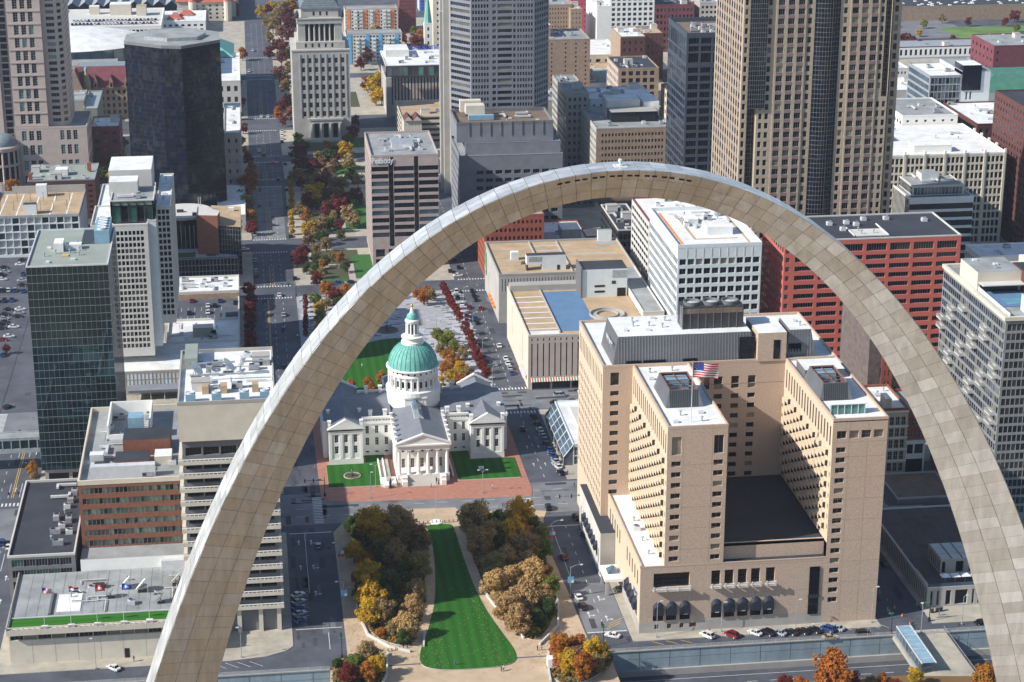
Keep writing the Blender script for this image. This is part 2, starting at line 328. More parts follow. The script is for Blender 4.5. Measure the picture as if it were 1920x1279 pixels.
def clutter(T, x0, x1, y0, y1, z, n, seed=0, kinds=('air_handler', 'fan_unit', 'duct', 'vent', 'vent', 'hatch', 'penthouse', 'skylight', 'pipe_run', 'vent')):
    r = random.Random(seed*7+3); used = []; n = int(n*1.5+1)
    for i in range(n):
        for _ in range(12):
            x = r.uniform(x0+2, x1-2); y = r.uniform(y0+2, y1-2)
            if all(hypot(x-a, y-b) > 4 for a, b in used): break
        else: continue
        used.append((x, y)); k = r.choice(kinds)
        inst(k, roofmesh(k), Vector((x, y, z+.01))-T.loc, r.choice((0, pi/2, pi)), T.e)
# ---------------------------------------------------------------- ground, roads, river, trench
def sheet(name, pts, z, m, kind='structure'):
    b = MB(); b.poly([(x, y, z) for x, y in pts], m); o = b.build(name); o['kind'] = kind; return o
def rect(x0, x1, y0, y1): return [(x0, y0), (x1, y0), (x1, y1), (x0, y1)]
sheet('terrain', rect(-5000, 5000, 1500, 7000), -.05, 'ground_far'); sheet('terrain', rect(-5000, -700, 214, 1500), -.05, 'ground_far'); sheet('terrain', rect(900, 5000, 214, 1500), -.05, 'ground_far')
sheet('road', rect(-700, 900, 214, 1500), 0, 'asphalt')
sheet('ground', rect(-37, 40, 191, 214), 0, 'path_tan'); sheet('ground', rect(-2500, 2500, -160, 191), 0, 'ground_park')
sheet('river', rect(-5000, 5000, -1000, -160), -6, 'river'); sheet('terrain', rect(-5000, 5000, -4000, -1000), -2, 'ground_park')
def trench(x0, x1, ends):
    b = MB(); b.poly([(x0, 191, -7.6), (x1, 191, -7.6), (x1, 214, -7.6), (x0, 214, -7.6)], 'asphalt'); b.poly([(x0, 191, 0), (x0, 191, -7.6), (x1, 191, -7.6), (x1, 191, 0)][::-1], 'concrete'); struct('highway', b)
    b = MB(); b.poly([(x0, 214, -7.6), (x1, 214, -7.6), (x1, 214, 0), (x0, 214, 0)], 'concrete_blue')
    for e in ends: b.poly([(e, 191, -7.6), (e, 214, -7.6), (e, 214, 0), (e, 191, 0)], 'concrete')
    w = b.build('retaining_wall'); w['kind'] = 'structure'
    c = MB(); k = x0
    while k < x1:                                       # wall panels and the joint ledge half way up
        c.box(k+.12, min(k+8.6, x1)-.12, 213.86, 214, -7.5, -2.7, 'concrete_blue'); c.box(k+.12, min(k+8.6, x1)-.12, 213.86, 214, -2.5, -.1, 'concrete_blue'); k += 8.6
    c.box(x0, x1, 213.6, 214.2, 0, .35, 'concrete'); c.box(x0, x1, 213.2, 213.9, -7.6, -5.7, 'concrete')
    c.build('wall_panel', w, kind='stuff')
    r = MB(); k = x0+1
    while k < x1: r.box(k, k+.08, 213.9, 213.98, .35, 1.15, 'frame_light'); k += 3.3
    for z in (.6, .85, 1.12): r.box(x0, x1, 213.92, 213.97, z, z+.05, 'frame_light')
    g = r.build('guard_rail', loc=((x0+x1)/2, 213.9, 0)); return g
tag(trench(-420, -37, (-37,)), 'white metal railing along the sunken highway wall left of the park', 'railing', 'railings over the highway')
tag(trench(40, 520, (40,)), 'white metal railing along the sunken highway wall before the brown hotel', 'railing', 'railings over the highway')
def slab(pts, m='pavement', name='pavement', z=.13, z0=0):
    b = MB(); b.prism(pts, z0, z, 'concrete', m); return struct(name, b)
XS = [(-420, -236), (-220, -147), (-126, -54), (49, 119), (143, 212), (226, 330), (345, 470)]
YS = [(425, 552), (567, 622), (642, 740), (757, 794), (810, 871), (906, 1018), (1033, 1092), (1110, 1240)]
for x0, x1 in XS:
    for y0, y1 in YS: slab(rect(x0, x1, y0, y1), 'asphalt' if (x1 < -140 and y1 < 760) else 'asphalt_worn' if (x0 > 300 or x1 < -140) else 'pavement')
for x0, x1 in [(-420, -236), (-220, -147), (-127, -46.5), (134.5, 205), (222, 330)]:
    if x0 != -127: slab(rect(x0, x1, 219.5, 306))
    slab(rect(x0, x1, 337, 403))
slab([(-127, 222.5), (-64, 222.5), (-54, 223.8), (-48.5, 226.5), (-46.5, 229), (-46.5, 306), (-127, 306)])
slab(rect(47.8, 119.5, 219.5, 311)); slab(rect(47.8, 119.5, 337, 403))
for y0, y1 in YS[1:]: slab(rect(-36, 34, y0, y1))
# courthouse block: red brick paving, front promenade
slab([(-34.5, 333), (-33, 329.5), (-26, 327.5), (34, 324.5), (35, 330), (34.5, 403), (-35, 403)], 'brick_paving', 'brick_pavement')
slab(rect(-36, 34.5, 425, 552), 'plaza_grey', 'plaza')
# park square in front of the courthouse
slab([(-31.8, 214.5), (34.5, 214.5), (35.5, 222), (34.6, 256), (33.6, 280), (35, 305), (37, 312), (30, 314), (10, 314.5), (8, 318.5), (-12, 319.5), (-14, 314.5), (-27, 314), (-31.8, 304)], 'path_tan', 'park_path')
def smooth(pts, n=3):
    for _ in range(n):
        q = []
        for i in range(len(pts)):
            a, b = pts[i], pts[(i+1) % len(pts)]; q += [(a[0]*.75+b[0]*.25, a[1]*.75+b[1]*.25), (a[0]*.25+b[0]*.75, a[1]*.25+b[1]*.75)]
        pts = q
    return pts
LAWN = smooth([(-2.6, 303), (-2, 306), (5.5, 306), (6.2, 302), (6.4, 290), (7.2, 267), (8.8, 247), (12, 230), (14.8, 217), (13.5, 211.5), (9.4, 209.6), (0, 209.2), (-8, 209.8), (-12.6, 213), (-12, 221), (-8.3, 234), (-4.8, 251), (-3, 268), (-1.6, 291)])
b = MB(); b.prism(LAWN, .1, .24, 'concrete_light', 'lawn_mown'); o = b.build('lawn'); o['kind'] = 'structure'
BEDL = smooth([(-29, 312), (-24.8, 297), (-26, 272), (-26.6, 247), (-24.5, 233), (-19, 226), (-13, 224.5), (-10.4, 238), (-6.8, 254), (-6.2, 276), (-6, 300), (-8, 312), (-16, 315)])
BEDR = smooth([(9, 311), (9.2, 300), (9.6, 276), (11, 256), (15, 238), (17.5, 226), (21, 223), (27, 233), (29.2, 246), (30.6, 262), (31.8, 280), (31, 300), (26, 312)])
BEDS = smooth([(25, 226), (30, 222), (41, 217), (40, 207), (30, 197), (22, 199), (23, 210)], 2)
BEDT = smooth([(-36, 219), (-30, 221), (-24, 225.5), (-21.5, 219), (-23, 205), (-27, 197), (-37, 200)], 2)
for P in (BEDL, BEDR, BEDS, BEDT):
    b = MB(); b.prism(P, .1, .3, 'concrete_light', 'soil'); struct('planting_bed', b)
def low_wall(pts, w=.5, h=.75, m='concrete_light', z=.13):
    b = MB()
    for p, q in zip(pts, pts[1:]):
        dx, dy = q[0]-p[0], q[1]-p[1]; L = hypot(dx, dy); nx, ny = -dy/L*w/2, dx/L*w/2
        b.prism([(p[0]-nx, p[1]-ny), (q[0]-nx, q[1]-ny), (q[0]+nx, q[1]+ny), (p[0]+nx, p[1]+ny)], z, z+h, m)
    return b
for pts, lb in (([(-27.5, 262), (-27.6, 247), (-25.5, 232.5), (-20, 224.6), (-14.5, 221)], 'curved pale stone bench wall round the left planting bed'),
                ([(9.6, 262), (11, 251), (13.6, 240)], 'pale stone bench wall beside the lawn, upper stretch under the right trees'), ([(15.2, 236), (17.8, 225)], 'straight pale stone bench beside the lawn near the bed corner'),
                ([(21.5, 220.5), (28.3, 231), (30.6, 245), (30.8, 252)], 'curved pale stone bench wall round the right planting bed'),
                ([(-10.6, 223.5), (-9.6, 232)], 'short pale stone bench by the left end of the lawn'), ([(21.4, 199), (22, 208), (24, 219)], 'curved pale kerb wall round the front right shrub bed'),
                ([(-20.8, 221), (-22, 208), (-25.5, 198)], 'curved pale kerb wall round the front left shrub bed')):
    o = low_wall(pts).build('bench_wall', loc=(*pts[0], 0)); tag(o, lb, 'bench')
# courthouse lawns with kerb walls
for pts, m in ((rect(-31.6, -14.3, 339.3, 358.9), 'lawn_mown'), (rect(11.6, 32.6, 340.5, 358.0), 'lawn_mown'), (rect(-18.2, -11.5, 359, 366), 'lawn_mown'), (rect(11.5, 17.3, 358, 366), 'lawn_mown')):
    b = MB(); b.prism(pts, .13, .42, 'concrete_light', m); struct('lawn', b)
b = MB(); b.lathe(-23.4, 348.3, [(2.9, .42), (2.9, .72), (2.5, .72), (2.5, .5)], 28, 'pavement'); b.lathe(-23.4, 348.3, [(2.5, .5), (.01, .52)], 28, 'soil'); struct('stone_ring', b)
# Kiener plaza: lawn, fountain, paving slabs
cx, cy = 1.5, 436
KL = [(cx+29*cos(a), cy-6+60*sin(a)) for a in [pi*k/28 for k in range(3, 26)]]
KL = [(max(-26, min(x, 12)), y) for x, y in KL]+[(-26, 428), (10, 428)]
b = MB(); b.prism(KL, .1, .25, 'concrete_light', 'lawn_mown'); struct('lawn', b)
pv = MB(); r = random.Random(5)
y = 426.0
while y < 551:
    x = -35.0+r.random()
    while x < 33:
        w = r.uniform(1.2, 3.4); h = 1.25
        ins = (-26 < x < 12 and y < 492)
        if not ins and hypot(x+.7, y-500.4) > 5 and not (4 < x < 24 and 500 < y < 535 and r.random() < .9):
            pv.box(x, x+w-.1, y, y+h-.1, .13, .15+.02*r.random(), r.choice(('plaza_light', 'plaza_light', 'plaza_light', 'plaza_grey', 'plaza_dark')), bottom=False)
        x += w
    y += h
o = pv.build('paving_slab', bpy.data.objects['plaza'], kind='stuff')
b = MB(); b.lathe(-.7, 500.4, [(4.7, .13), (4.7, .5), (4.2, .5), (4.2, .25)], 32, 'concrete_dark'); b.lathe(-.7, 500.4, [(4.2, .25), (.01, .3)], 32, 'metal_dark'); b.lathe(-.7, 500.4, [(.9, .3), (.5, 1), (.3, 2.2), (.15, 3)], 8, 'metal_dark')
tag(b.build('fountain', loc=(-.7, 500.4, .13)), 'round dark fountain basin with a small statue in the paved plaza', 'fountain')
# gardens west of 7th street
for y0, y1 in YS[1:6]:
    for (a0, a1, c0, c1) in ((-28, -12, .1, .45), (-9, 3, .12, .8), (-26, -6, .55, .95), (-3, 14, .2, .6)):
        b = MB(); L = y1-y0; b.prism(rect(a0, a1, y0+L*c0, y0+L*c1), .13, .2+.02*R.random(), 'concrete_light', R.choice(('lawn', 'lawn', 'soil'))); struct('garden_lawn', b)
b = MB(); b.prism(rect(-13, -3.5, 567.6, 618), .13, .16, 'granite_pink'); struct('plaza', b)
b = MB(); b.prism(rect(-24, -12, 570, 574), .13, .25, 'lawn'); struct('garden_lawn', b)
# the street deck in grey concrete near 8th
sheet('road_surface', rect(-53, -38, 642, 741), .012, 'asphalt_worn'); sheet('road_surface', rect(-48, -33.5, 226, 300), .008, 'asphalt'); sheet('road_surface', rect(35.8, 47.6, 226, 258), .01, 'asphalt_worn')
sheet('road_surface', rect(-420, 330, 311, 336), .008, 'asphalt_worn'); sheet('road_surface', rect(-420, 330, 404, 424), .008, 'asphalt_worn')
# ---------------------------------------------------------------- painted markings
mk = MB(); my = MB(); Z = .022
def dashx(y, x0, x1, L=2.4, gap=5, m=mk, w=.16, mm='marking_white'):
    x = x0
    while x < x1: m.box(x, min(x+L, x1), y-w/2, y+w/2, Z-.004, Z, mm, bottom=False); x += L+gap
def dashy(x, y0, y1, L=2.4, gap=5, m=mk, w=.16, mm='marking_white', z=Z):
    y = y0
    while y < y1: m.box(x-w/2, x+w/2, y, min(y+L, y1), z-.004, z, mm, bottom=False); y += L+gap
def zebra_x(x0, x1, y0, y1):                             # bars side by side along x (crossing a street that runs in y)
    x = x0
    while x < x1: mk.box(x, x+.55, y0, y1, Z-.004, Z, 'marking_white', bottom=False); x += 1.25
def zebra_y(x0, x1, y0, y1):
    y = y0
    while y < y1: mk.box(x0, x1, y, y+.55, Z-.004, Z, 'marking_white', bottom=False); y += 1.25
for y in (317.5, 323.5, 329.5): dashx(y, -120, 47, 3.2, 4.5)
for y in (412, 417): dashx(y, -120, 200, 2.5, 4.5)
for x in (-49.4, -45.6, -41.8):
    for y0, y1 in [(427, 545), (568, 616), (645, 735), (758, 790), (811, 866), (908, 1014), (1035, 1088), (1112, 1230)]: dashy(x, y0, y1, 2.6, 5)
for x in (40.5,):
    for y0, y1 in [(340, 402), (427, 548), (568, 620), (645, 735)]: dashy(x, y0, y1, 2.6, 4.5)
    dashy(41.3, 232, 306, 2.2, 4.4)
dashy(36.9, 262, 302, 60, 0, w=.14); dashy(-40.8, 262, 304, 60, 0); dashy(-36.4, 226, 236, 60, 0)
for x in (-47.8,): dashy(x, 427, 548, 120, 0, my, .18, 'marking_yellow'); dashy(x-.45, 427, 548, 120, 0, my, .18, 'marking_yellow')
for y0, y1 in [(568, 600), (645, 700), (758, 775), (811, 840), (908, 980)]: dashy(-46.6, y0, y1, 80, 0, my, .16, 'marking_yellow'); dashy(-44.9, y0, y1, 80, 0, my, .16, 'marking_yellow')
for (x0, x1) in ((-53.5, -38), (35.5, 47)):
    for y in (549.5, 566.5, 619.5, 641, 741, 755.5, 794, 808, 871, 903, 1019, 1031, 1093): zebra_x(x0, x1, y, y+1.6)
zebra_x(35.8, 47, 400.5, 402.6); zebra_x(35.8, 47, 425.4, 427.4); zebra_y(-37.4, -34.4, 312, 333); zebra_y(30, 33.5, 314, 324)
zebra_y(-147, -144, 404, 424); zebra_x(-145, -128, 400, 402.4); zebra_x(-145, -128, 338, 340.5); zebra_x(-145, -128, 306, 308.5)
for p in ((-133, 335), (-129.5, 335)): pass
mk.box(-45.6, -32.4, 304.5, 305.0, Z-.004, Z, 'marking_white'); mk.box(35.8, 47.5, 300, 300.4, Z-.004, Z, 'marking_white'); mk.box(-45.5, -32.4, 238.8, 239.1, Z-.004, Z, 'marking_white'); mk.box(36, 47.3, 226.3, 226.7, Z-.004, Z, 'marking_white')
for y in (235, 262, 289, 345, 380): dashy(-136, y, y+12, 12, 0); dashy(-132.4, y, y+12, 12, 0)
dashy(-138.6, 225, 400, 2.4, 5); dashy(-134.3, 345, 400, 60, 0, my, .2, 'marking_yellow'); dashy(-134.9, 345, 400, 60, 0, my, .2, 'marking_yellow')
def arrow(x, y, turn=0, s=1.0):
    mk.box(x-.12*s, x+.12*s, y, y+2.4*s, Z-.002, Z+.002, 'marking_white'); mk.poly([(x-.5*s, y+2.4*s, Z), (x+.5*s, y+2.4*s, Z), (x, y+3.6*s, Z)], 'marking_white')
    if turn: mk.box(min(x, x+turn*1.1*s), max(x, x+turn*1.1*s), y+.9*s, y+1.15*s, Z-.002, Z+.002, 'marking_white'); mk.poly([(x+turn*1.1*s, y+.5*s, Z), (x+turn*1.9*s, y+1.02*s, Z), (x+turn*1.1*s, y+1.55*s, Z)][::turn], 'marking_white')
for y in (296, 278, 260): arrow(-42.8, y); arrow(-39.0, y, 1)
arrow(38.3, 236, 1); arrow(43, 233, 1); arrow(43, 246, 1)
for x in (38.5, 42.5, 44.9):
    for y in (366, 350): arrow(x, y, 0, .8)
for i, y in enumerate((300, 288, 272, 256, 350, 374, 388)): arrow(-134.2, y, (i % 2)); arrow(-130.3, y-6, (i % 2))
# angled parking bays in front of the brown hotel and the highway lanes below
def bay(x, y, dx, dy, w=.13, mm='marking_white', m=mk, z=Z):
    L = hypot(dx, dy); nx, ny = -dy/L*w/2, dx/L*w/2; m.poly([(x-nx, y-ny, z), (x+dx-nx, y+dy-ny, z), (x+dx+nx, y+dy+ny, z), (x+nx, y+ny, z)][::1], mm)
for i in range(20): bay(66+i*2.75, 222.3 if i < 18 else 222.3, 3.2, -3.6)
for i in range(9): bay(-85+i*3.3, 221.6, 3.6, -3.2)
for i in range(7): bay(-45.9, 246+i*2.6, 4.6, 1.6)
for i in range(3): bay(53+i*4, 219.0, 3.0, -2.2, .2, 'marking_yellow', my)
for i in range(3): bay(41.8+i*.6, 228+i*1.6, 4.6, 3.4, .2, 'marking_yellow', my)
for y, x0, x1 in ((206.6, 45, 500), (202.4, 45, 500), (198.2, 45, 500), (206.2, -400, -42)):
    x = x0
    while x < x1: mk.box(x, x+3, y-.08, y+.08, -7.58, -7.56, 'marking_white', bottom=False); x += 6.5
for y in (210.6, 193.5):
    for x0, x1 in ((42, 500), (-400, -42)): mk.box(x0, x1, y-.07, y+.07, -7.58, -7.56, 'marking_white', bottom=False)
o = mk.build('road_marking'); o['kind'] = 'structure'; o = my.build('road_marking'); o['kind'] = 'structure'
# patches of newer and older asphalt, and manhole covers
mat('asphalt_new', (.045, .047, .055), .9, var=.3); mat('asphalt_old', (.12, .122, .135), .9, var=.3)
pt = MB(); r = random.Random(21); strips = [(-53, -38, 426, 1000), (-47, -33, 226, 400), (36, 47, 226, 560), (-140, -128, 225, 600), (-120, 47, 312, 335), (-120, 120, 405, 423), (121, 133, 225, 400), (-420, 40, 198, 210)]
for _ in range(230):
    x0, x1, y0, y1 = r.choice(strips[:-1]); x, y = r.uniform(x0, x1), r.uniform(y0, y1); w, h = (r.uniform(.8, 2.2), r.uniform(2, 9)) if x1-x0 < 40 else (r.uniform(3, 12), r.uniform(.8, 2.2))
    x = min(x, x1-w); y = min(y, y1-h); pt.poly([(x, y, .016), (x+w, y+r.uniform(-.1, .1), .016), (x+w, y+h, .016), (x, y+h, .016)], r.choice(('asphalt_new', 'asphalt_old', 'asphalt_new')))
for _ in range(70):
    x0, x1, y0, y1 = r.choice(strips[:-1]); x, y = r.uniform(x0+1, x1-1), r.uniform(y0, y1); pt.poly([(x+.42*cos(k*pi/4), y+.42*sin(k*pi/4), .019) for k in range(8)], 'metal_dark')
o = pt.build('road_patch'); o['kind'] = 'structure'
# ---------------------------------------------------------------- the steel arch
FT = .3048
def arch_frame(x):
    xf = x/FT; z = (693.8597-68.7672*cosh(.0100333*xf))*FT; dz = -68.7672*.0100333*sinh(.0100333*xf); zt = 625.0925*FT
    A = (125.1406+1137.5245*(zt-z)/zt)*FT*FT; s = sqrt(4*A/sqrt(3)); n = Vector((-dz, 0, 1))/sqrt(1+dz*dz); c = Vector((x, 0, z))
    e = c+n*(s/(2*sqrt(3))); i = c-n*(s/sqrt(3)); return e+Vector((0, -s/2, 0)), e+Vector((0, s/2, 0)), i
mat('metal_seam', (.12, .105, .085), .6, .3, .1, 1)
def build_arch():
    r = random.Random(3); T = empty('steel_arch', (0, 0, 0), 'tall stainless steel arch spanning the foreground, brown-gold on the left and silver on the right', 'arch')
    xs = [0]; x = 0
    while x < 299.2*FT-.01:                              # equal steps along the curve
        t = 0
        L = 2.25-.3*min(1, x/60)
        slope = .0100333*68.7672*sinh(.0100333*x/FT); x = min(x+L/sqrt(1+slope*slope), 299.2*FT); xs.append(x)
    xs = [-v for v in xs[:0:-1]]+xs
    core = MB(); F = [arch_frame(x) for x in xs]
    for a, b in zip(F, F[1:]):
        for i, j in ((0, 2), (2, 1), (1, 0)): core.poly([a[i], b[i], b[j], a[j]], 'metal_seam')
    core.build('arch_core', T)
    wins = [-9+1.23*k for k in range(16)]
    pans = []
    for k, (a, b) in enumerate(zip(F, F[1:])):
        for fi, (i, j, nc) in enumerate(((0, 2, 3), (1, 0, 3), (2, 1, 3))):
            n = (b[i]-a[i]).cross(a[j]-a[i]).normalized(); c = (a[i]+a[j]+b[i]+b[j])/4; ax = (a[0]+a[1]+a[2])/3
            if n.dot(c-ax) < 0: n = -n
            for q in range(nc):
                f0, f1 = q/nc, (q+1)/nc
                P = [a[i].lerp(a[j], f0), b[i].lerp(b[j], f0), b[i].lerp(b[j], f1), a[i].lerp(a[j], f1)]
                cc = (P[0]+P[1]+P[2]+P[3])/4; d = (cc-Vector(CAM)).length
                pans.append((fi == 2, d if cc.z > 42 else d+900, k, fi, q, P, n, cc))
    order = sorted(pans, key=lambda t: (t[0], t[1]))
    rest = MB(); seg = {}
    for rank, (bk, d, k, fi, q, P, n, cc) in enumerate(order):
        m = r.choice(('steel_2', 'steel_0', 'steel_3', 'steel_4', 'steel_0', 'steel_0', 'steel_1', 'steel_1', 'steel_2', 'steel_2', 'steel_3', 'steel_4', 'steel_3', 'steel_0', 'steel_1', 'steel_5'))
        g = .03; off = n*.05; Q = []
        tilt = [r.uniform(-.03, .03) for _ in range(4)]
        for t, v in enumerate(P): Q.append(v+(cc-v).normalized()*g*1.4+off+n*(tilt[t]))
        mb = MB() if rank < 300 else rest
        lo = [v-off*.9 for v in Q]
        if (Q[1]-Q[0]).cross(Q[2]-Q[1]).dot(n) < 0: Q = Q[::-1]; lo = lo[::-1]
        mb.poly(Q, m)
        for t in range(4): mb.poly([lo[t], lo[(t+1) % 4], Q[(t+1) % 4], Q[t]], m)
        if rank < 300: mb.build('panel', T)
    rest.build('panel', T, kind='stuff')
    # viewing windows near the top, both faces, and the beacon hatch at the apex
    for k in range(16):
        x = -9.3+1.24*k+(.0 if k % 2 == 0 else -.18); a = arch_frame(x); b = arch_frame(x+.72)
        for i in (0, 1):
            n = (b[i]-a[i]).cross(a[2]-a[i]).normalized(); n = n if n.dot(a[i]-a[2]) < 99 else n
            if n.y*(-1 if i == 0 else 1) < 0: n = -n
            w = MB(); f0, f1 = .155, .215
            w.poly([a[i].lerp(a[2], f0)+n*.1, b[i].lerp(b[2], f0)+n*.1, b[i].lerp(b[2], f1)+n*.1, a[i].lerp(a[2], f1)+n*.1][::(1 if i == 0 else -1)], 'glass_black')
            w.build('viewing_window', T)
    h = MB(); t = arch_frame(0)[0].z; h.lathe(0, 0, [(.5, t), (.5, t+.25), (.2, t+.3), (.2, t+.6), (.32, t+.65), (.32, t+1.0), (.05, t+1.15)], 10, 'frame_light'); h.box(-.9, .9, -1.0, 1.0, t, t+.12, 'frame_light'); h.build('beacon', T)
build_arch()
# ---------------------------------------------------------------- domed courthouse
def courthouse():
    C = 'white stone courthouse with a green copper dome and columned porches, seen under the arch'
    T = Bld('courthouse', (0, 379.5, .13), C, 'courthouse'); W_ = 'stone_white'
    CY = 379.5; EZ = 12.6
    w1 = dict(E=None)
    def win_face(x0, x1, y, n, rows, w=1.25, side='E'):
        pass
    def wing(x0, x1, y0, y1):
        cw = (x1-x0); cols = [(cw*f-.62, cw*f+.62) for f in (.22, .5, .78)]
        sp = dict(cols=cols, rows=[(1.2, 1.9), (4.2, 6.9), (8.2, 10.9)], d=.35, mull=(2, 3), fm='frame_light', panes=('glass_dark', 'glass_dark', 'glass_mid'))
        sy = even(y1-y0, 5, .3, 1); ss = dict(sp, cols=sy)
        face(T, x0, x1, y0, y1, 0, EZ, 'E', W_, sp); face(T, x0, x1, y0, y1, 0, EZ, 'S', W_, ss); face(T, x0, x1, y0, y1, 0, EZ, 'N', W_, ss); face(T, x0, x1, y0, y1, 0, EZ, 'W', W_, None)
        b = T.det
        for f in (.04, .36, .64, .96):                   # flat pilasters carry the cornice
            c = x0+cw*f; b.box(c-.45, c+.45, y0-.22, y0, 2.4, 11.4, W_)
        b.box(x0-.12, x1+.12, y0-.18, y0, 0, 2.3, W_); b.box(x0-.15, x1+.15, y0-.28, y0, 11.4, EZ, W_)
    for sx in (-1, 1):
        x0, x1 = (-30.4, -19.0) if sx < 0 else (17.9, 29.3)
        wing(x0, x1, 359.3, 399.5)
        # bar between wing and centre
        a0, a1 = (-19.0, -8.6) if sx < 0 else (8.6, 17.9)
        sp = dict(cols=even(a1-a0, 3, .36, .3), rows=[(1.3, 1.9), (4.0, 6.8), (8.3, 11.1)], d=.35, mull=(2, 3), fm='frame_light', panes=('glass_dark', 'glass_dark', 'glass_mid'))
        face(T, a0, a1, 366.3, 392.7, 0, EZ+1.2, 'E', W_, sp); face(T, a0, a1, 366.3, 392.7, 0, EZ+1.2, 'W', W_, None)
        b = T.det; b.box(a0, a1, 366.0, 366.3, 11.9, 12.8, W_); b.box(a0, a1, 365.9, 366.6, 13.8, 14.5, W_); b.box(a0, a1, 392.4, 393.1, 13.8, 14.5, W_)
        for k in range(3): c = a0+(a1-a0)*(k+.5)/3; [b.box(c+o-.14, c+o+.14, 366.1, 366.35, 13.0, 13.3, 'metal_dark') for o in (-1, 0, 1)]
        # outer end bay
        e0, e1 = (-32.2, -30.4) if sx < 0 else (29.3, 31.2)
        face(T, e0, e1, 366.3, 392.7, 0, EZ, 'E', W_, None); face(T, e0, e1, 366.3, 392.7, 0, EZ, 'S' if sx < 0 else 'N', W_, dict(n=5, wf=.25, rows=[(4.2, 6.9), (8.2, 10.9)], mull=(2, 3)))
        T.det.box(e0-.2, e1+.2, 366.1, 392.9, EZ, EZ+.9, W_)
        T.flush()
        rf = T.roof; xm = (x0+x1)/2; rz = 15.6
        rf.gable(x0+.3, x1-.3, 359.6, 399.2, 13.3, rz, 'roof_lead', 'y')
        rf.gable(-31.9 if sx < 0 else 8.6, -8.6 if sx < 0 else 30.9, 366.6, 392.4, 13.5, 16.4, 'roof_lead', 'x')
        for y0, y1 in ((358.7, 359.9), (398.9, 400.1)):
            b.poly([(x0-.5, y0, EZ), (x1+.5, y0, EZ), (xm, y0, 16.2)], W_) if y0 < 370 else None
            T.flush(); p = MB(); p.poly([(x0-.6, y0, EZ+.55), (xm, y0, 16.7), (xm, y1, 16.7), (x0-.6, y1, EZ+.55)], W_); p.poly([(xm, y0, 16.7), (x1+.6, y0, EZ+.55), (x1+.6, y1, EZ+.55), (xm, y1, 16.7)], W_)
            p.poly([(x0-.6, y0, EZ+.05), (x0-.6+.001, y0, EZ+.55), (xm, y0, 16.7), (xm, y0, 16.1)][::-1], W_); p.poly([(xm, y0, 16.1), (xm, y0, 16.7), (x1+.6, y0, EZ+.55), (x1+.6, y0, EZ+.05)][::-1], W_)
            p.box(x0-.6, x1+.6, y0, y1, EZ, EZ+.5, W_); p.poly([(x0+.2, y0+.35, EZ+.5), (x1-.2, y0+.35, EZ+.5), (xm, y0+.35, 16.1)], W_); p.build('pediment', T.e)
        for yy in (360.4, 371):
            for xx in (x0+.3, x1-.3): b.box(xx-.5, xx+.5, yy, yy+1.1, 12.8, 15.3, W_); b.box(xx-.65, xx+.65, yy-.15, yy+1.25, 15.3, 15.7, W_)
        for xx in ([a0+3.2, a0+8.2] if sx < 0 else [a0+2, a0+6]):
            for yy in (366.9, 391): b.box(xx-.6, xx+.6, yy, yy+1.1, 13.4, 16.1, W_); b.box(xx-.75, xx+.75, yy-.15, yy+1.25, 16.1, 16.5, W_)
    # centre block with east and west porches
    P0, P1 = -8.7, 8.7; zc = 12.2
    for sd in ('S', 'N'): face(T, P0, P1, 347.2, 400, 0, 13.2, sd, W_, dict(cols=[(1.5, 2.6), (5, 6.1), (10, 11.1)] if sd == 'N' else [(41, 42.1), (45, 46.1), (49.5, 50.6)], rows=[(4.2, 6.6), (8.6, 10.9)], mull=(2, 3)))
    fr = dict(cols=[(1.9, 3.0), (4.9, 6.2), (8.0, 9.4), (11.2, 12.5), (14.4, 15.5)], rows=[(2.9, 6.2), (8.4, 10.7)], d=.4, mull=(2, 3), fm='frame_light', rowpanes={0: ('door_red',)}, panes=('glass_dark',))
    face(T, P0, P1, 347.2, 400, 0, 13.2, 'E', W_, fr); face(T, P0, P1, 347.2, 400, 0, 13.2, 'W', W_, None)
    for (y0, y1, ys) in ((340.9, 347.2, 341.6), (400, 406, 405.3)):
        b = MB(); b.box(P0, P1, y0, y1, 0, 2.8, W_); b.build('porch_base', T.e)
        for k in range(6):
            x = P0+.75+(P1-P0-1.5)*k/5; c = MB(); c.box(x-.75, x+.75, ys-.75, ys+.75, 2.8, 3.05, W_)
            c.lathe(x, ys, [(.72, 3.05), (.66, 3.2), (.62, 3.4), (.60, 7), (.50, 11.0), (.62, 11.2), (.75, 11.45)], 16, W_); c.box(x-.8, x+.8, ys-.8, ys+.8, 11.45, 11.7, W_); c.build('column', T.e, smooth=False)
        b = MB(); b.box(P0-.15, P1+.15, y0-.1, y1, 11.7, 13.2, W_); b.box(P0-.6, P1+.6, y0-.6, y1, 13.2, 13.7, W_); b.build('entablature', T.e)
        ya, yb = (y0-.6, y0+.3) if y0 < 370 else (y1-.3, y1+.6); p = MB()
        p.poly([(P0-.6, ya, 13.7), (0, ya, 17.0), (0, yb, 17.0), (P0-.6, yb, 13.7)], W_); p.poly([(P0-.6, ya, 14.2), (0, ya, 17.6), (0, yb, 17.6), (P0-.6, yb, 14.2)], W_); p.poly([(0, ya, 17.6), (P1+.6, ya, 14.2), (P1+.6, yb, 14.2), (0, yb, 17.6)], W_)
        p.poly([(P0-.6, ya, 13.7), (0, ya, 17.0), (0, ya, 17.6), (P0-.6, ya, 14.2)], W_); p.poly([(0, ya, 17.0), (P1+.6, ya, 13.7), (P1+.6, ya, 14.2), (0, ya, 17.6)], W_)
        p.poly([(P0, ya+.4, 13.7), (P1, ya+.4, 13.7), (0, ya+.4, 17.1)], W_); p.build('pediment', T.e)
        T.flush(); T.roof.gable(P0+.1, P1-.1, min(ya, y0)+.5, max(y1, yb)-.5, 13.9, 17.3, 'roof_lead', 'y')
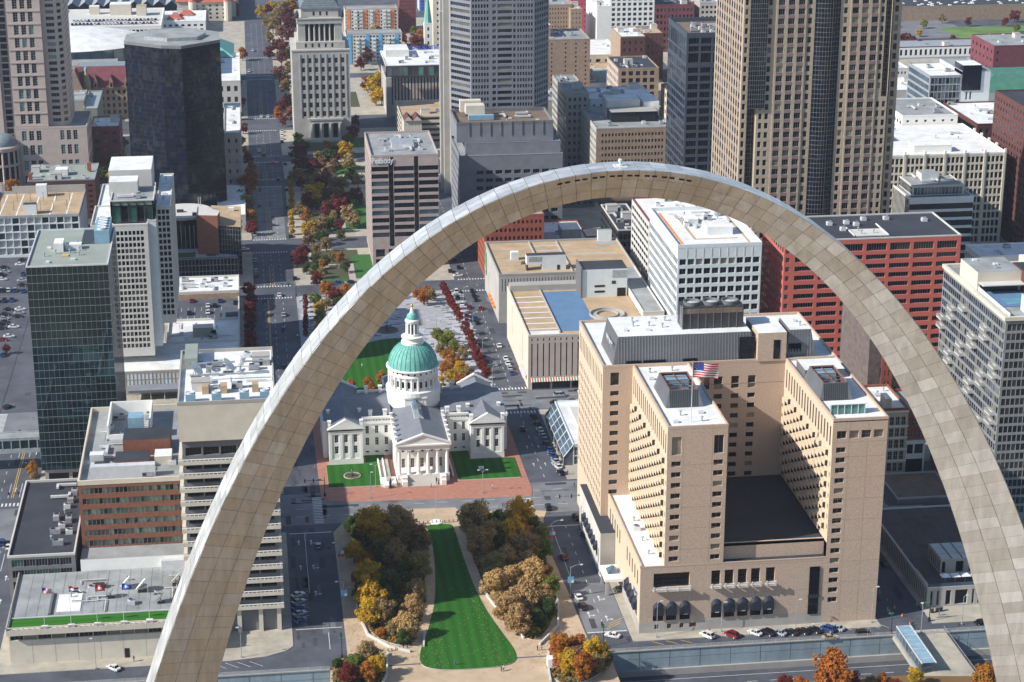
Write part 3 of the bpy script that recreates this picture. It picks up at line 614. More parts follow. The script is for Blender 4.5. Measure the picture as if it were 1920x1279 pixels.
    T.flush(); T.roof.gable(P0+.1, P1-.1, 346, 401, 13.85, 17.25, 'roof_lead', 'y')
    b = T.det
    b.box(P0-.45, P0+.15, 341, 368, 13.2, 14.25, W_); b.box(P1-.15, P1+.45, 341, 368, 13.2, 14.25, W_)
    for yy in (343.5, 348, 352.5, 357, 361.5, 366):
        for xx in (P0-.15, P1+.15): b.box(xx-.4, xx+.4, yy-.4, yy+.4, 14.2, 15.4, W_); b.box(xx-.55, xx+.55, yy-.55, yy+.55, 15.4, 15.7, W_)
    s = MB(); s.gable(-1.5, 1.5, 356.5, 371, 17.0, 18.6, 'glass_sky', 'y', 'frame_light'); s.box(-1.55, 1.55, 356.4, 371, 16.2, 17.05, 'frame_light'); s.build('skylight', T.e)
    # front steps between cheek walls
    st = MB()
    for k in range(15): st.box(-5.6, 5.6, 337.5+k*.24, 341, k*.185, (k+1)*.185, 'concrete_light')
    st.build('steps', T.e)
    for sx in (-1, 1):
        c = MB(); xa, xb = sorted((sx*5.6, sx*7.3)); c.box(xa, xb, 338.3, 341, 0, 2.85, W_); c.box(xa, xb, 337.4, 338.3, 0, 1.9, W_); c.box(xa-.08, xb+.08, 338.2, 341, 2.85, 3.0, W_); c.build('cheek_wall', T.e)
    # octagon, drum, dome, lantern
    oc = MB(); oct_ = lambda r, a=pi/8: [(r*cos(a+k*pi/4), CY+r*sin(a+k*pi/4)) for k in range(8)]
    oc.prism(oct_(9.7), 12, 18.6, W_); oc.prism(oct_(10.0), 18.6, 19.1, W_); oc.lathe(0, CY, [(9.5, 19.1), (9.5, 20.6), (8.9, 20.9)], 40, W_)
    for k in range(8):
        a = k*pi/4; cx_, cy_ = 8.98*cos(a), CY+8.98*sin(a); t = Vector((-sin(a), cos(a), 0)); n = Vector((cos(a), sin(a), 0))
        for w, h0, h1, dd in ((2.6, 14.6, 17.9, .06),):
            P = [Vector((cx_, cy_, h0))+t*w+n*dd, Vector((cx_, cy_, h0))-t*w+n*dd, Vector((cx_, cy_, h1))-t*w+n*dd, Vector((cx_, cy_, h1))+t*w+n*dd]
            oc.poly(P[::-1], W_)
    oc.build('octagon_base', T.e)
    dr = MB(); dr.lathe(0, CY, [(8.0, 20.9), (8.0, 25.6), (8.7, 25.7), (8.7, 26.1), (8.2, 26.3), (8.2, 27.6), (9.3, 27.9), (9.3, 28.3), (8.6, 28.35)], 48, W_)
    dr.lathe(0, CY, [(8.7, 20.9), (8.7, 21.2), (8.0, 21.25)], 48, W_, cap=False); dr.build('drum', T.e)
    for k in range(24):
        a = 2*pi*(k+.5)/24; c = MB(); x, y = 8.45*cos(a), CY+8.45*sin(a); c.lathe(x, y, [(.3, 21.2), (.24, 25.2), (.36, 25.6)], 8, W_); c.build('pilaster', T.e)
        a = 2*pi*k/24; x, y = 8.03*cos(a), CY+8.03*sin(a); w = MB(); t = Vector((-sin(a), cos(a), 0)); c0 = Vector((x, y, 22.0))
        pts = [c0-t*.42, c0+t*.42]+[c0+t*(.42*cos(q*pi/6))+Vector((0, 0, 1.9+.42*sin(q*pi/6))) for q in range(7)]
        w.poly(pts, 'glass_dark'); w.build('arched_window', T.e)
        x, y = 8.23*cos(a), CY+8.23*sin(a); c0 = Vector((x, y, 26.95)); w = MB(); w.poly([c0+t*(.36*cos(q*pi/5))+Vector((0, 0, .36*sin(q*pi/5))) for q in range(10)], 'glass_dark'); w.build('round_window', T.e)
    dm = MB(); R0 = 8.5; prof = [(R0, 28.3)]+[(R0*cos(q*pi/2/14)**.92, 28.3+8.6*sin(q*pi/2/14)) for q in range(1, 12)]
    dm.lathe(0, CY, prof, 64, 'roof_copper'); dm.build('dome', T.e, smooth=True)
    for k in range(32):
        a = 2*pi*k/32; rb = MB()
        for (r0, z0), (r1, z1) in zip(prof, prof[1:]): rb.tube((( r0+.03)*cos(a), CY+(r0+.03)*sin(a), z0), ((r1+.03)*cos(a), CY+(r1+.03)*sin(a), z1), .11, .11, 4, 'copper_rib')
        rb.build('dome_rib', T.e)
    ln = MB(); ln.lathe(0, CY, [(3.9, 35.6), (3.9, 36.9), (3.4, 37.0), (3.4, 38.2), (3.9, 38.4), (3.9, 38.7), (2.7, 38.9), (2.6, 39.6)], 28, W_); ln.lathe(0, CY, [(1.5, 39.6), (1.5, 43.6)], 16, 'glass_green')
    ln.lathe(0, CY, [(2.0, 43.2), (2.3, 43.6), (2.5, 43.9), (2.5, 44.5), (1.9, 44.8)], 20, W_); ln.lathe(0, CY, [(1.95, 44.8), (1.9, 45.6), (1.5, 46.5), (.8, 47.0)], 20, 'roof_copper'); ln.lathe(0, CY, [(.85, 46.9), (.7, 47.6), (.5, 48.2), (.3, 48.9)], 12, W_)
    ln.build('lantern', T.e, smooth=False)
    for k in range(10):
        a = 2*pi*k/10; c = MB(); c.lathe(2.0*cos(a), CY+2.0*sin(a), [(.34, 39.6), (.28, 43.2)], 8, W_); c.build('lantern_column', T.e)
    g = MB(); g.lathe(0, CY, [(.05, 48.9), (.4, 49.1), (.52, 49.5), (.4, 49.9), (.05, 50.1)], 12, 'gold'); g.build('gold_ball', T.e, smooth=True)
    g = MB(); g.tube((0, CY, 50), (0, CY, 53.4), .07, .04, 6, 'frame_light'); g.build('finial', T.e)
    T.done()
mat('door_red', (.10, .03, .025), .6)
courthouse()
# pedestal, statue and ramp walls in the court in front
b = MB(); b.box(-14.4, -9.2, 338.4, 344.2, .13, 1.2, 'stone_white'); b.box(-13.4, -10.8, 337.4, 339.2, .13, 1.0, 'stone_white'); b.box(-12.4, -10.6, 340.6, 342.8, 1.2, 1.7, 'pavement')
tag(b.build('terrace', loc=(-12, 341, .13)), 'white stone terrace with a seat beside the courthouse steps', 'terrace')
b = MB(); b.box(-14.2, -13.8, 344.4, 361, .13, 1.3, 'stone_white'); b.box(-12.6, -12.2, 344.4, 361, .13, 1.3, 'stone_white'); b.box(-10.6, -10.2, 344.4, 361, .13, 1.1, 'metal_dark'); b.box(-13.8, -12.6, 344.4, 361, .13, .6, 'pavement'); b.box(-12.2, -10.6, 344.4, 361, .13, .8, 'pavement')
tag(b.build('access_ramp', loc=(-12.3, 352, .13)), 'tan access ramp between low white walls left of the courthouse porch', 'ramp')
b = MB(); b.box(10.0, 10.4, 344, 358, .13, 1.0, 'stone_white'); b.box(8.8, 10.0, 344, 358, .13, .3, 'metal_dark')
tag(b.build('area_wall', loc=(10.2, 350, .13)), 'low white wall along the right side of the courthouse porch', 'wall')
b = MB(); b.box(-11.9, -10.9, 336.6, 337.6, .13, .9, 'metal_dark'); b.lathe(-11.4, 337.1, [(.30, .9), (.42, 1.5), (.36, 2.2), (.46, 2.9), (.2, 3.2), (.24, 3.5), (.05, 3.75)], 10, 'metal_dark'); b.tube((-11.4, 337.1, 2.9), (-10.8, 336.8, 2.0), .12, .09, 6, 'metal_dark'); b.tube((-11.1, 337.1, 2.9), (-11.9, 336.9, 2.1), .12, .09, 6, 'metal_dark')
tag(b.build('statue', loc=(-11.4, 337.1, .13)), 'dark bronze standing statue beside the courthouse steps', 'statue')
b = MB(); b.lathe(-23.4, 348.3, [(.5, .5), (.4, 1.2), (.15, 1.3), (.12, 2.4), (.4, 2.5), (.2, 2.8), (.1, 3.2)], 10, 'metal_dark')
tag(b.build('fountain_figure', loc=(-23.4, 348.3, .5)), 'small dark figure in the round bed on the left courthouse lawn', 'statue')
b = MB(); b.box(19.3, 21.1, 348.4, 349.4, .42, 1.3, 'stone_white'); tag(b.build('stone_marker', loc=(20.2, 349, .42)), 'small white stone marker on the right courthouse lawn', 'monument')
def txt(body, size, loc, ang, m, parent, name='lettering', tilt=pi/2, ext=.05, sx=1, bold=0):
    cu = bpy.data.curves.new('letters', 'FONT'); cu.body = body; cu.size = size; cu.extrude = ext; cu.align_x = 'CENTER'; cu.offset = bold
    o = bpy.data.objects.new('letters', cu); COL.objects.link(o); bpy.context.view_layer.update()
    me = bpy.data.meshes.new_from_object(o.evaluated_get(bpy.context.evaluated_depsgraph_get())); bpy.data.objects.remove(o); bpy.data.curves.remove(cu)
    me.materials.clear(); me.materials.append(M[m]); n = bpy.data.objects.new(name, me); COL.objects.link(n); n.parent = parent
    n.location = Vector(loc)-world_loc(parent); n.rotation_euler = (tilt, 0, ang); n.scale = (sx, 1, 1); return n
def flag(name, x, y, z0, z1, label, cols, L=3, H=1.8, group=None, kind='usa', base=False, r=.07):
    T = empty(name, (x, y, z0), label, 'flagpole', group)
    p = MB(); p.tube((x, y, z0), (x, y, z1), r, r*.6, 8, 'frame_light'); p.lathe(x, y, [(.14, z1), (.14, z1+.2), (.01, z1+.25)], 6, 'gold'); p.build('pole', T)
    if base: b = MB(); b.box(x-.9, x+.9, y-.5, y+.5, z0, z0+.5, 'stone_white'); b.build('base', T)
    f = MB(); nx, nz = 14, 13
    def pt(i, k): u = i/nx; return (x+u*L, y+.28*sin(u*7+k*.15)*min(1, u*3), z1-.15-H*k/nz-.22*u*L*.5+.1*sin(u*5))
    for i in range(nx):
        for k in range(nz):
            if kind == 'usa': c = 'flag_blue' if (i < 6 and k < 7) else ('flag_red', 'flag_white')[k % 2]
            elif kind == 'tri': c = cols[min(2, k*3//nz)]
            elif kind == 'diag': c = cols[1] if abs(i-nx/2) < 2.5 and abs(k-nz/2) < 3 else cols[0]
            else: c = cols[0]
            f.poly([pt(i, k), pt(i, k+1), pt(i+1, k+1), pt(i+1, k)], c)
            if kind == 'usa' and i < 6 and k < 6 and (i+k) % 2: q = pt(i, k); w = pt(i+1, k+1); f.poly([(q[0]+.06, q[1]-.02, q[2]-.04), (q[0]+.06, q[1]-.02, w[2]+.05), (q[0]+.16, q[1]-.02, w[2]+.05), (q[0]+.16, q[1]-.02, q[2]-.04)], 'flag_white')
    f.build('flag', T); return T
# ---------------------------------------------------------------- brown brick hotel
mat('brick_joint', (.27, .20, .15), .9)
def hotel():
    T = Bld('brick_hotel', (85, 265, .13), 'large tan brick hotel with twin towers round a dark court, white roofs and charcoal mansard', 'hotel')
    B = 'brick_tan'; gp = ('glass_dark', 'glass_dark', 'glass_black', 'glass_mid', 'glass_black', 'glass_dark', 'glass_curtain', 'glass_blind'); rows = [(50.4-3.17*k, 51.95-3.17*k) for k in range(10)][::-1]
    # front of left tower
    fac(T, (57, 224), 0, 16.8, 20.5, 61.6, [(1.2, 3.9), (13.0, 15.7)], rows+[(53.8, 59.2)], d=.45, wm=B, panes=gp, mull=(2, 1))
    rr = [(6.4+3.05*k, 8.0+3.05*k) for k in range(16)]
    fac(T, (103.4, 224), 0, 15.6, 0, 61.2, [(1.2, 3.9)], rr, d=.45, wm=B, panes=gp, mull=(2, 1), mask=None) if 0 else None
    fac(T, (103.4, 224), 0, 4.4, 0, 61.2, [(1.2, 3.9)], rr+[(56.3, 58.6)], d=.45, wm=B, panes=gp, mull=(2, 1)); fac(T, (107.8, 224), 0, 11.2, 0, 61.2, [(.3, 3.0), (3.8, 6.5), (7.3, 10.0)], [(56.3, 58.6)], d=.45, wm=B, panes=('glass_blind', 'glass_mid'), mull=(2, 2))
    # sawtooth sides facing left: staggered windows under a row of tall slits
    for x, y0, y1, zb in ((57, 224, 275, 20.5), (103.4, 224, 275, 25)):
        Wd = y1-y0; nr = int((51.5-zb)/1.58); rws = [(51.0-1.58*k-1.25, 51.0-1.58*k) for k in range(nr)][::-1]
        cl = [(1.2+1.95*k, 1.2+1.95*k+1.25) for k in range(25)]
        fac(T, (x, y1), -pi/2, Wd-2.2, zb, 52.2, [], [], wm='brick_tan2')
        for k in range(14):
            yc = y0+3.4+k*3.35
            for q in range(13):
                z = 50.2-3.17*q-(1.585 if k % 2 else 0)
                if z < zb+.2: continue
                g = R.choice(('glass_dark', 'glass_black', 'glass_dark', 'glass_dark', 'glass_dark', 'glass_dark', 'glass_mid', 'glass_curtain'))
                if ('bay', g) not in _win:
                    b = MB(); b.box(-.85, 0, 0, 3.0, 0, 1.75, 'brick_tan2'); b.poly([(-.8, -.02, .1), (-.02, -.02, .1), (-.02, -.02, 1.68), (-.8, -.02, 1.68)], g); _win[('bay', g)] = b.mesh('window_bay')
                inst('window_bay', _win[('bay', g)], Vector((x, yc, z))-T.loc, 0, T.e)
        fac(T, (x, y0+2.2), -pi/2, 2.2, zb, 52.2, [(.6, 1.4)], [(z, z+1.5) for z in [q for q in [22.3+3.17*k for k in range(10)] if q > zb+.5 and q < 50.4]], d=.4, wm='brick_tan2', panes=gp)
        fac(T, (x-.05, y1), -pi/2, Wd, 52.2, 61.6, even(Wd, 17, .42, .8), [(53.6, 59.4)], d=.12, wm='brick_tan2', panes=('glass_dark', 'glass_black'))
        for k in range(25):                              # projecting bays give the stepped lower edge
            pass
    face(T, 57, 73.8, 224, 275, 20.5, 61.6, 'N', B, None); face(T, 103.4, 119, 224, 297, 0, 61.6, 'N', B, dict(n=18, wf=.4, za=5, zb=52, nf=15, hf=.5))
    # back slab and the low right part of the front
    zt = 61.6
    fac(T, (73.8, 275), 0, 29.6, 20, zt, [(2.0, 3.6), (4.9, 6.5), (7.9, 10.5), (13.2, 15.6), (18.3, 20.6)], [(21.7+3.17*k, 23.2+3.17*k) for k in range(11)]+[(56.0-1.2, 56.0+1.3)], d=.4, wm=B, panes=gp, mull=(2, 1))
    fac(T, (48, 275), 0, 9, 0, zt, [(2.3, 4.9)], [(21.0+3.17*k, 22.5+3.17*k) for k in range(11)]+[(56.0, 60.0)], d=.4, wm=B, panes=gp, mull=(2, 2))
    fac(T, (48, 318), -pi/2, 43, 0, zt, even(43, 15, .42, 1), [(16+3.17*k, 17.9+3.17*k) for k in range(11)]+[(53.5, 59)], d=.1, wm='brick_tan2', panes=gp, mask=lambda c, r: r == 11 or c < 15)
    face(T, 48, 119, 318, 318, 0, zt, 'W', B, None); face(T, 119, 119, 297, 318, 0, zt, 'N', B, None); T.wall.poly([(119, 318, 0), (48, 318, 0), (48, 318, zt), (119, 318, zt)], B); T.wall.poly([(119, 297, 0), (119, 318, 0), (119, 318, zt), (119, 297, zt)], B)
    # roofs and copings
    for x0, x1, y0, y1 in ((57, 73.8, 224, 275), (103.4, 119, 224, 275), (48, 119, 275, 318)):
        flat_roof(T, x0, x1, y0, y1, 62.3, .8, 'roof_white', B, .45, .04); T.flush()
    for x0, x1, zs in ((57, 73.8, (25.4, 31.8, 38.1, 44.5, 50.8)), (103.4, 119, (12.6, 19, 25.4, 31.8, 38.1, 44.5, 50.8, 55.2)), (75, 103, (3.4, 10.9, 19.6))):
        for z in zs: b = MB(); b.box(x0+.05, x1-.05, 223.985, 224, z, z+.07, 'brick_joint'); b.build('movement_joint', T.e)
    for x in (61.4, 69.5, 108.2, 113.4): b = MB(); b.box(x, x+.06, 223.985, 224, 20.6 if x < 80 else .2, 61.4, 'brick_joint'); b.build('movement_joint', T.e)
    base = MB(); fac(T, (50.3, 224), 0, 53.1, 3.2, 20.4, [(3.8, 14.1), (20.3, 22.9), (24.1, 26.7), (27.9, 30.5), (31.7, 34.3), (36.0, 38.6), (48.4, 51.1)], [(13.9, 18.4)], d=.8, wm=B, panes=('glass_black',), mull=(3, 2), fm='frame_dark', mask=lambda c, r: c < 6)
    fac(T, (50.3, 224), 0, 53.1, 0, 3.2, [(4.4, 5.6), (8.0, 9.2), (11.6, 12.8), (14.4, 16.4)], [(1.2, 2.6)], d=.3, wm='concrete', panes=('door_red',), mull=(2, 2))
    fac(T, (50.3, 275), -pi/2, 51, 0, 3.2, [], [], wm='concrete'); fac(T, (50.3, 275), -pi/2, 51, 3.2, 20.4, even(51, 12, .4, 2), [(13.5, 18.0)], d=.15, wm='brick_tan2', panes=('glass_black',), mull=(2, 2), mask=lambda c, r: c > 6 or c < 5)
    T.par.box(50.2, 50.7, 224, 275, 20.4, 21.2, 'brick_tan2'); T.roof.poly([(50.3, 224, 20.45), (103.4, 224, 20.45), (103.4, 226.6, 20.45), (50.3, 226.6, 20.45)], 'roof_dark'); T.roof.poly([(50.7, 224.3, 20.5), (57, 224.3, 20.5), (57, 275, 20.5), (50.7, 275, 20.5)], 'roof_white')
    T.roof.poly([(73.8, 227.3, 24.6), (103.4, 227.3, 24.6), (103.4, 275, 24.6), (73.8, 275, 24.6)], 'roof_dark')
    T.wall.poly([(73.8, 226.6, 20.4), (103.4, 226.6, 20.4), (103.4, 226.6, 25.3), (73.8, 226.6, 25.3)], B); T.par.box(73.8, 103.4, 226.6, 227.2, 24.4, 25.4, B)
    T.par.box(50.2, 103.4, 223.95, 224.25, 20.35, 20.75, B)
    b = MB(); b.box(98.9, 101.8, 223.7, 223.98, 3.2, 17.9, 'glass_black'); b.box(98.7, 102, 223.6, 223.7, 8.2, 9.3, 'metal_dark'); b.build('dark_panel', T.e)
    for x in (54.3, 74.0-3.4):
        pass
    for (x0, x1) in ((53.9, 64.6), (70.4, 73.3), (74.3, 77.2), (78.1, 81.0), (82.0, 84.9), (86.2, 89.1)):
        b = MB(); b.box(x0, x1, 222.6, 223.98, 13.3, 13.6, 'concrete_light'); n = max(2, int((x1-x0)/3.4)+1)
        b.box(x0, x1, 222.6, 222.75, 14.5, 14.65, 'concrete_light')
        for k in range(n): xx = x0+(x1-x0-.4)*k/(n-1); b.box(xx, xx+.4, 222.5, 222.9, 13.3, 14.8, 'concrete_light')
        k = x0
        while k < x1: b.box(k, k+.12, 222.62, 222.72, 13.6, 14.5, 'concrete_light'); k += .45
        b.build('balcony', T.e)
    def awning(cx_, y, z0, z1, ang=0, w=2.9):
        b = MB(); ux, uy = cos(ang), sin(ang); nx, ny = uy, -ux; h = z1-z0-w/2; N = 10
        P = lambda a, zz, dd: (cx_+ux*a+nx*dd, y+uy*a+ny*dd, zz)
        b.poly([P(-w/2, z0, .06), P(w/2, z0, .06), P(w/2, z0+3, .06), P(-w/2, z0+3, .06)], 'glass_black')
        ring = [P(w/2*cos(pi*k/N), z0+2.4+h-2.4+w/2*sin(pi*k/N), .02) for k in range(N+1)]; out = [P(w/2*cos(pi*k/N)*.96, z0+2.4+(h-2.4+w/2*sin(pi*k/N))*.72, 1.1) for k in range(N+1)]
        for k in range(N): b.poly([ring[k], ring[k+1], out[k+1], out[k]], 'awning_navy')
        lo = [P(w/2, z0+2.0, .02), P(w/2, z0+2.0, 1.2), P(-w/2, z0+2.0, 1.2), P(-w/2, z0+2.0, .02)]
        b.poly([ring[0], out[0], lo[1], lo[0]], 'awning_navy'); b.poly([ring[-1], lo[3], lo[2], out[-1]], 'awning_navy'); b.poly([lo[1]]+out+[lo[2]], 'awning_navy')
        return b
    for x in (55.6, 59.4, 63.3, 72.3, 76.1, 79.9, 83.7, 87.4):
        o = awning(x, 224, 3.8, 9.6).build('arched_awning', T.e)
    for y in (229, 233, 237, 241): awning(50.3, y, 3.8, 9.6, -pi/2).build('arched_awning', T.e)
    for x in (63.3, 72.3, 79.9, 87.4): b = MB(); b.box(x-.5, x+.55, 222.78, 222.82, 5.9, 6.05, 'flag_white'); b.build('awning_lettering', T.e)
    # charcoal mansard with ribs on the back slab
    mz0, mz1 = 61.7, 70.4
    def mansard(x0, x1, y0, y1, z0, z1, ins, insy, top, name='mansard', step=.9, openr=False):
        b = MB(); A = [(x0, y0), (x1, y0), (x1, y1), (x0, y1)]; C_ = [(x0+ins, y0+insy), (x1-ins, y0+insy), (x1-ins, y1-insy), (x0+ins, y1-insy)]
        for k in range(4): j = (k+1) % 4; b.poly([(*A[k], z0), (*A[j], z0), (*C_[j], z1), (*C_[k], z1)], 'metal_char')
        x = x0+ins
        while x < x1-ins: b.poly([(x, y0-.1, z0), (x+.25, y0-.1, z0), (x+.25, y0+insy-.1, z1), (x, y0+insy-.1, z1)], 'metal_dark' if openr else 'granite_grey'); x += step
        y = y0+insy
        while y < y1-insy: b.poly([(x0-.1, y+.25, z0), (x0-.1, y, z0), (x0+ins-.1, y, z1), (x0+ins-.1, y+.25, z1)], 'granite_grey'); y += step
        b.build(name, T.e)
        if not openr: t = MB(); t.poly([(*p, z1) for p in C_], top); t.build('mansard_roof', T.e)
        else:
            t = MB()
            for (a0, a1, c0, c1) in ((C_[0][0], C_[1][0], C_[0][1], C_[0][1]+.25), (C_[0][0], C_[1][0], C_[2][1]-.25, C_[2][1]), (C_[0][0], C_[0][0]+.25, C_[0][1], C_[2][1]), (C_[1][0]-.25, C_[1][0], C_[0][1], C_[2][1])): t.box(a0, a1, c0, c1, z1-.3, z1+.08, 'metal_rust')
            for k in range(1, 5): yy = C_[0][1]+(C_[2][1]-C_[0][1])*k/5; t.box(C_[0][0], C_[1][0], yy-.1, yy+.1, z1-.35, z1-.15, 'metal_rust')
            t.box((C_[0][0]+C_[1][0])/2-.1, (C_[0][0]+C_[1][0])/2+.1, C_[0][1], C_[2][1], z1-.6, z1-.4, 'metal_rust')
            t.build('steel_frame', T.e); u = MB(); u.box(C_[0][0]+.4, C_[1][0]-.6, C_[2][1]-5, C_[2][1]-.6, z0, z1-.7, 'metal_blue'); u.build('cooling_unit', T.e); u = MB(); u.box(C_[0][0]+1, C_[1][0]-2, C_[0][1]+1, C_[0][1]+4, z0, z0+1.5, 'metal_dark'); u.build('cooling_unit', T.e)
    mansard(51.2, 94.6, 276.3, 296.5, mz0, mz1, 1.6, .9, 'roof_white'); mansard(103.3, 113, 276.3, 290, mz0, mz1, 1.6, .9, 'roof_white')
    mansard(59.6, 70.4, 240, 257, mz0, 66.4, 1.3, 1.2, 'roof_white', openr=True, step=.55); mansard(103.9, 113.6, 240, 257, mz0, 66.4, 1.3, 1.2, 'roof_white', openr=True, step=.55)
    b = MB(); b.box(104.8, 116.6, 258.5, 268, 61.7, 64.2, 'metal_char', 'roof_white'); b.build('plant_room', T.e)
    t = MB(); t.box(94.6, 103.3, 274.6, 290, 61.7, 70.6, B, 'roof_white'); t.box(99.4, 101.4, 274.5, 274.6, 62.4, 68.3, 'glass_navy'); t.build('stair_tower', T.e)
    for q in ((89.4, 94.0, 276.2, 276.5, 62.3, 69.0), (104.5, 108.5, 276.5, 276.9, 62.3, 66.2), (55.2, 59.6, 276.15, 276.6, 62.2, 63.0), (60.4, 67, 276.15, 276.6, 62.2, 63.0), (72.4, 76.6, 276.15, 276.6, 62.2, 63.0)): b = MB(); b.box(*q, 'glass_navy'); b.build('louvre', T.e)
    for w, s, dy, m in (('HYATT', 3.0, 0, 'frame_light'),): txt(w, s, (51.6, 283.5, 65.9), -pi/2, m, T.e, ext=.12, tilt=pi/2+.17, bold=.05)
    txt('HYATT', 1.7, (50.1, 229.5, 10.0), -pi/2, 'cobalt', T.e, ext=.05)
    # cooling towers
    b = MB(); b.box(72.9, 91.6, 281.5, 288, 70.6, 77.2, 'metal_dark'); b.box(73.2, 91.3, 281.4, 281.5, 75.2, 76.8, 'roof_brown')
    for k in range(5): b.box(74+3.8*k, 74.25+3.8*k, 281.3, 288.1, 69.6, 70.8, 'metal_char')
    for k in range(8): b.box(73+2.35*k, 73.15+2.35*k, 281.35, 281.5, 70.6, 77.2, 'metal_char')
    for x in (76.4, 82.2, 88): b.lathe(x, 284.8, [(2.5, 77.2), (2.6, 78.3), (2.3, 78.3), (2.2, 77.5)], 20, 'metal_char'); b.lathe(x, 284.8, [(2.2, 77.5), (.5, 77.8), (.01, 77.9)], 12, 'metal_light')
    b.build('cooling_tower', T.e)
    l = MB(); l.box(72.2, 72.3, 281, 281.1, 70.4, 78, 'metal_light'); l.box(72.7, 72.8, 281, 281.1, 70.4, 78, 'metal_light')
    for k in range(12): l.box(72.3, 72.7, 281, 281.06, 70.7+k*.6, 70.8+k*.6, 'metal_light')
    l.build('ladder', T.e)
    clutter(T, 53.5, 72, 279, 295, 70.4, 8, 1, ('vent', 'vent', 'hatch', 'vent')); clutter(T, 104, 112, 278, 288, 70.4, 3, 2, ('vent', 'hatch')); clutter(T, 58, 73, 260, 274, 61.6, 4, 3, ('vent', 'hatch', 'pipe_run')); clutter(T, 58, 73, 226, 238, 61.6, 3, 4, ('vent', 'hatch')); clutter(T, 52, 56.5, 226, 262, 20.5, 2, 5, ('vent', 'fan_unit'))
    # roof terrace windows at the right tower
    b = MB(); b.box(104, 113.8, 229.2, 229.5, 61.7, 64.4, 'glass_teal'); b.box(104, 114.4, 229, 232, 64.4, 64.6, 'roof_white')
    for k in range(6): b.box(104+1.95*k, 104.15+1.95*k, 229.0, 229.25, 61.7, 64.4, 'frame_light')
    b.build('glazed_room', T.e)
    # low wing and entrance canopy at the left foot
    fac(T, (45.8, 262.2), 0, 4.4, 0, 14, [], [], wm='concrete'); fac(T, (45.8, 300), -pi/2, 37.8, 0, 14, even(37.8, 9, .35, 1), [(3, 8)], d=.5, wm='concrete_light', panes=('glass_black',)); T.roof.poly([(45.8, 262.2, 14), (50.3, 262.2, 14), (50.3, 300, 14), (45.8, 300, 14)], 'roof_dark')
    for k in range(6): awning(45.8, 268+k*4.2, 4.5, 9.2, -pi/2, 2.4).build('arched_awning', T.e)
    b = MB(); b.box(44.9, 50.2, 248.5, 258.4, 4.6, 5.5, 'stone_white'); b.box(45.3, 46.1, 249, 249.8, 0, 4.6, 'concrete'); b.box(45.3, 46.1, 257, 257.8, 0, 4.6, 'concrete'); b.build('entrance_canopy', T.e)
    b = MB(); b.hip(46.4, 49.9, 252, 256.2, 5.5, 7.0, 1.4, 'glass_sky'); b.build('canopy_skylight', T.e)
    T.done()
hotel()
flag('flagpole', 64.4, 228.6, 61.7, 79.2, 'large American flag flying from a mast on the white roof of the brown hotel', None, 7.2, 4.4, r=.12)

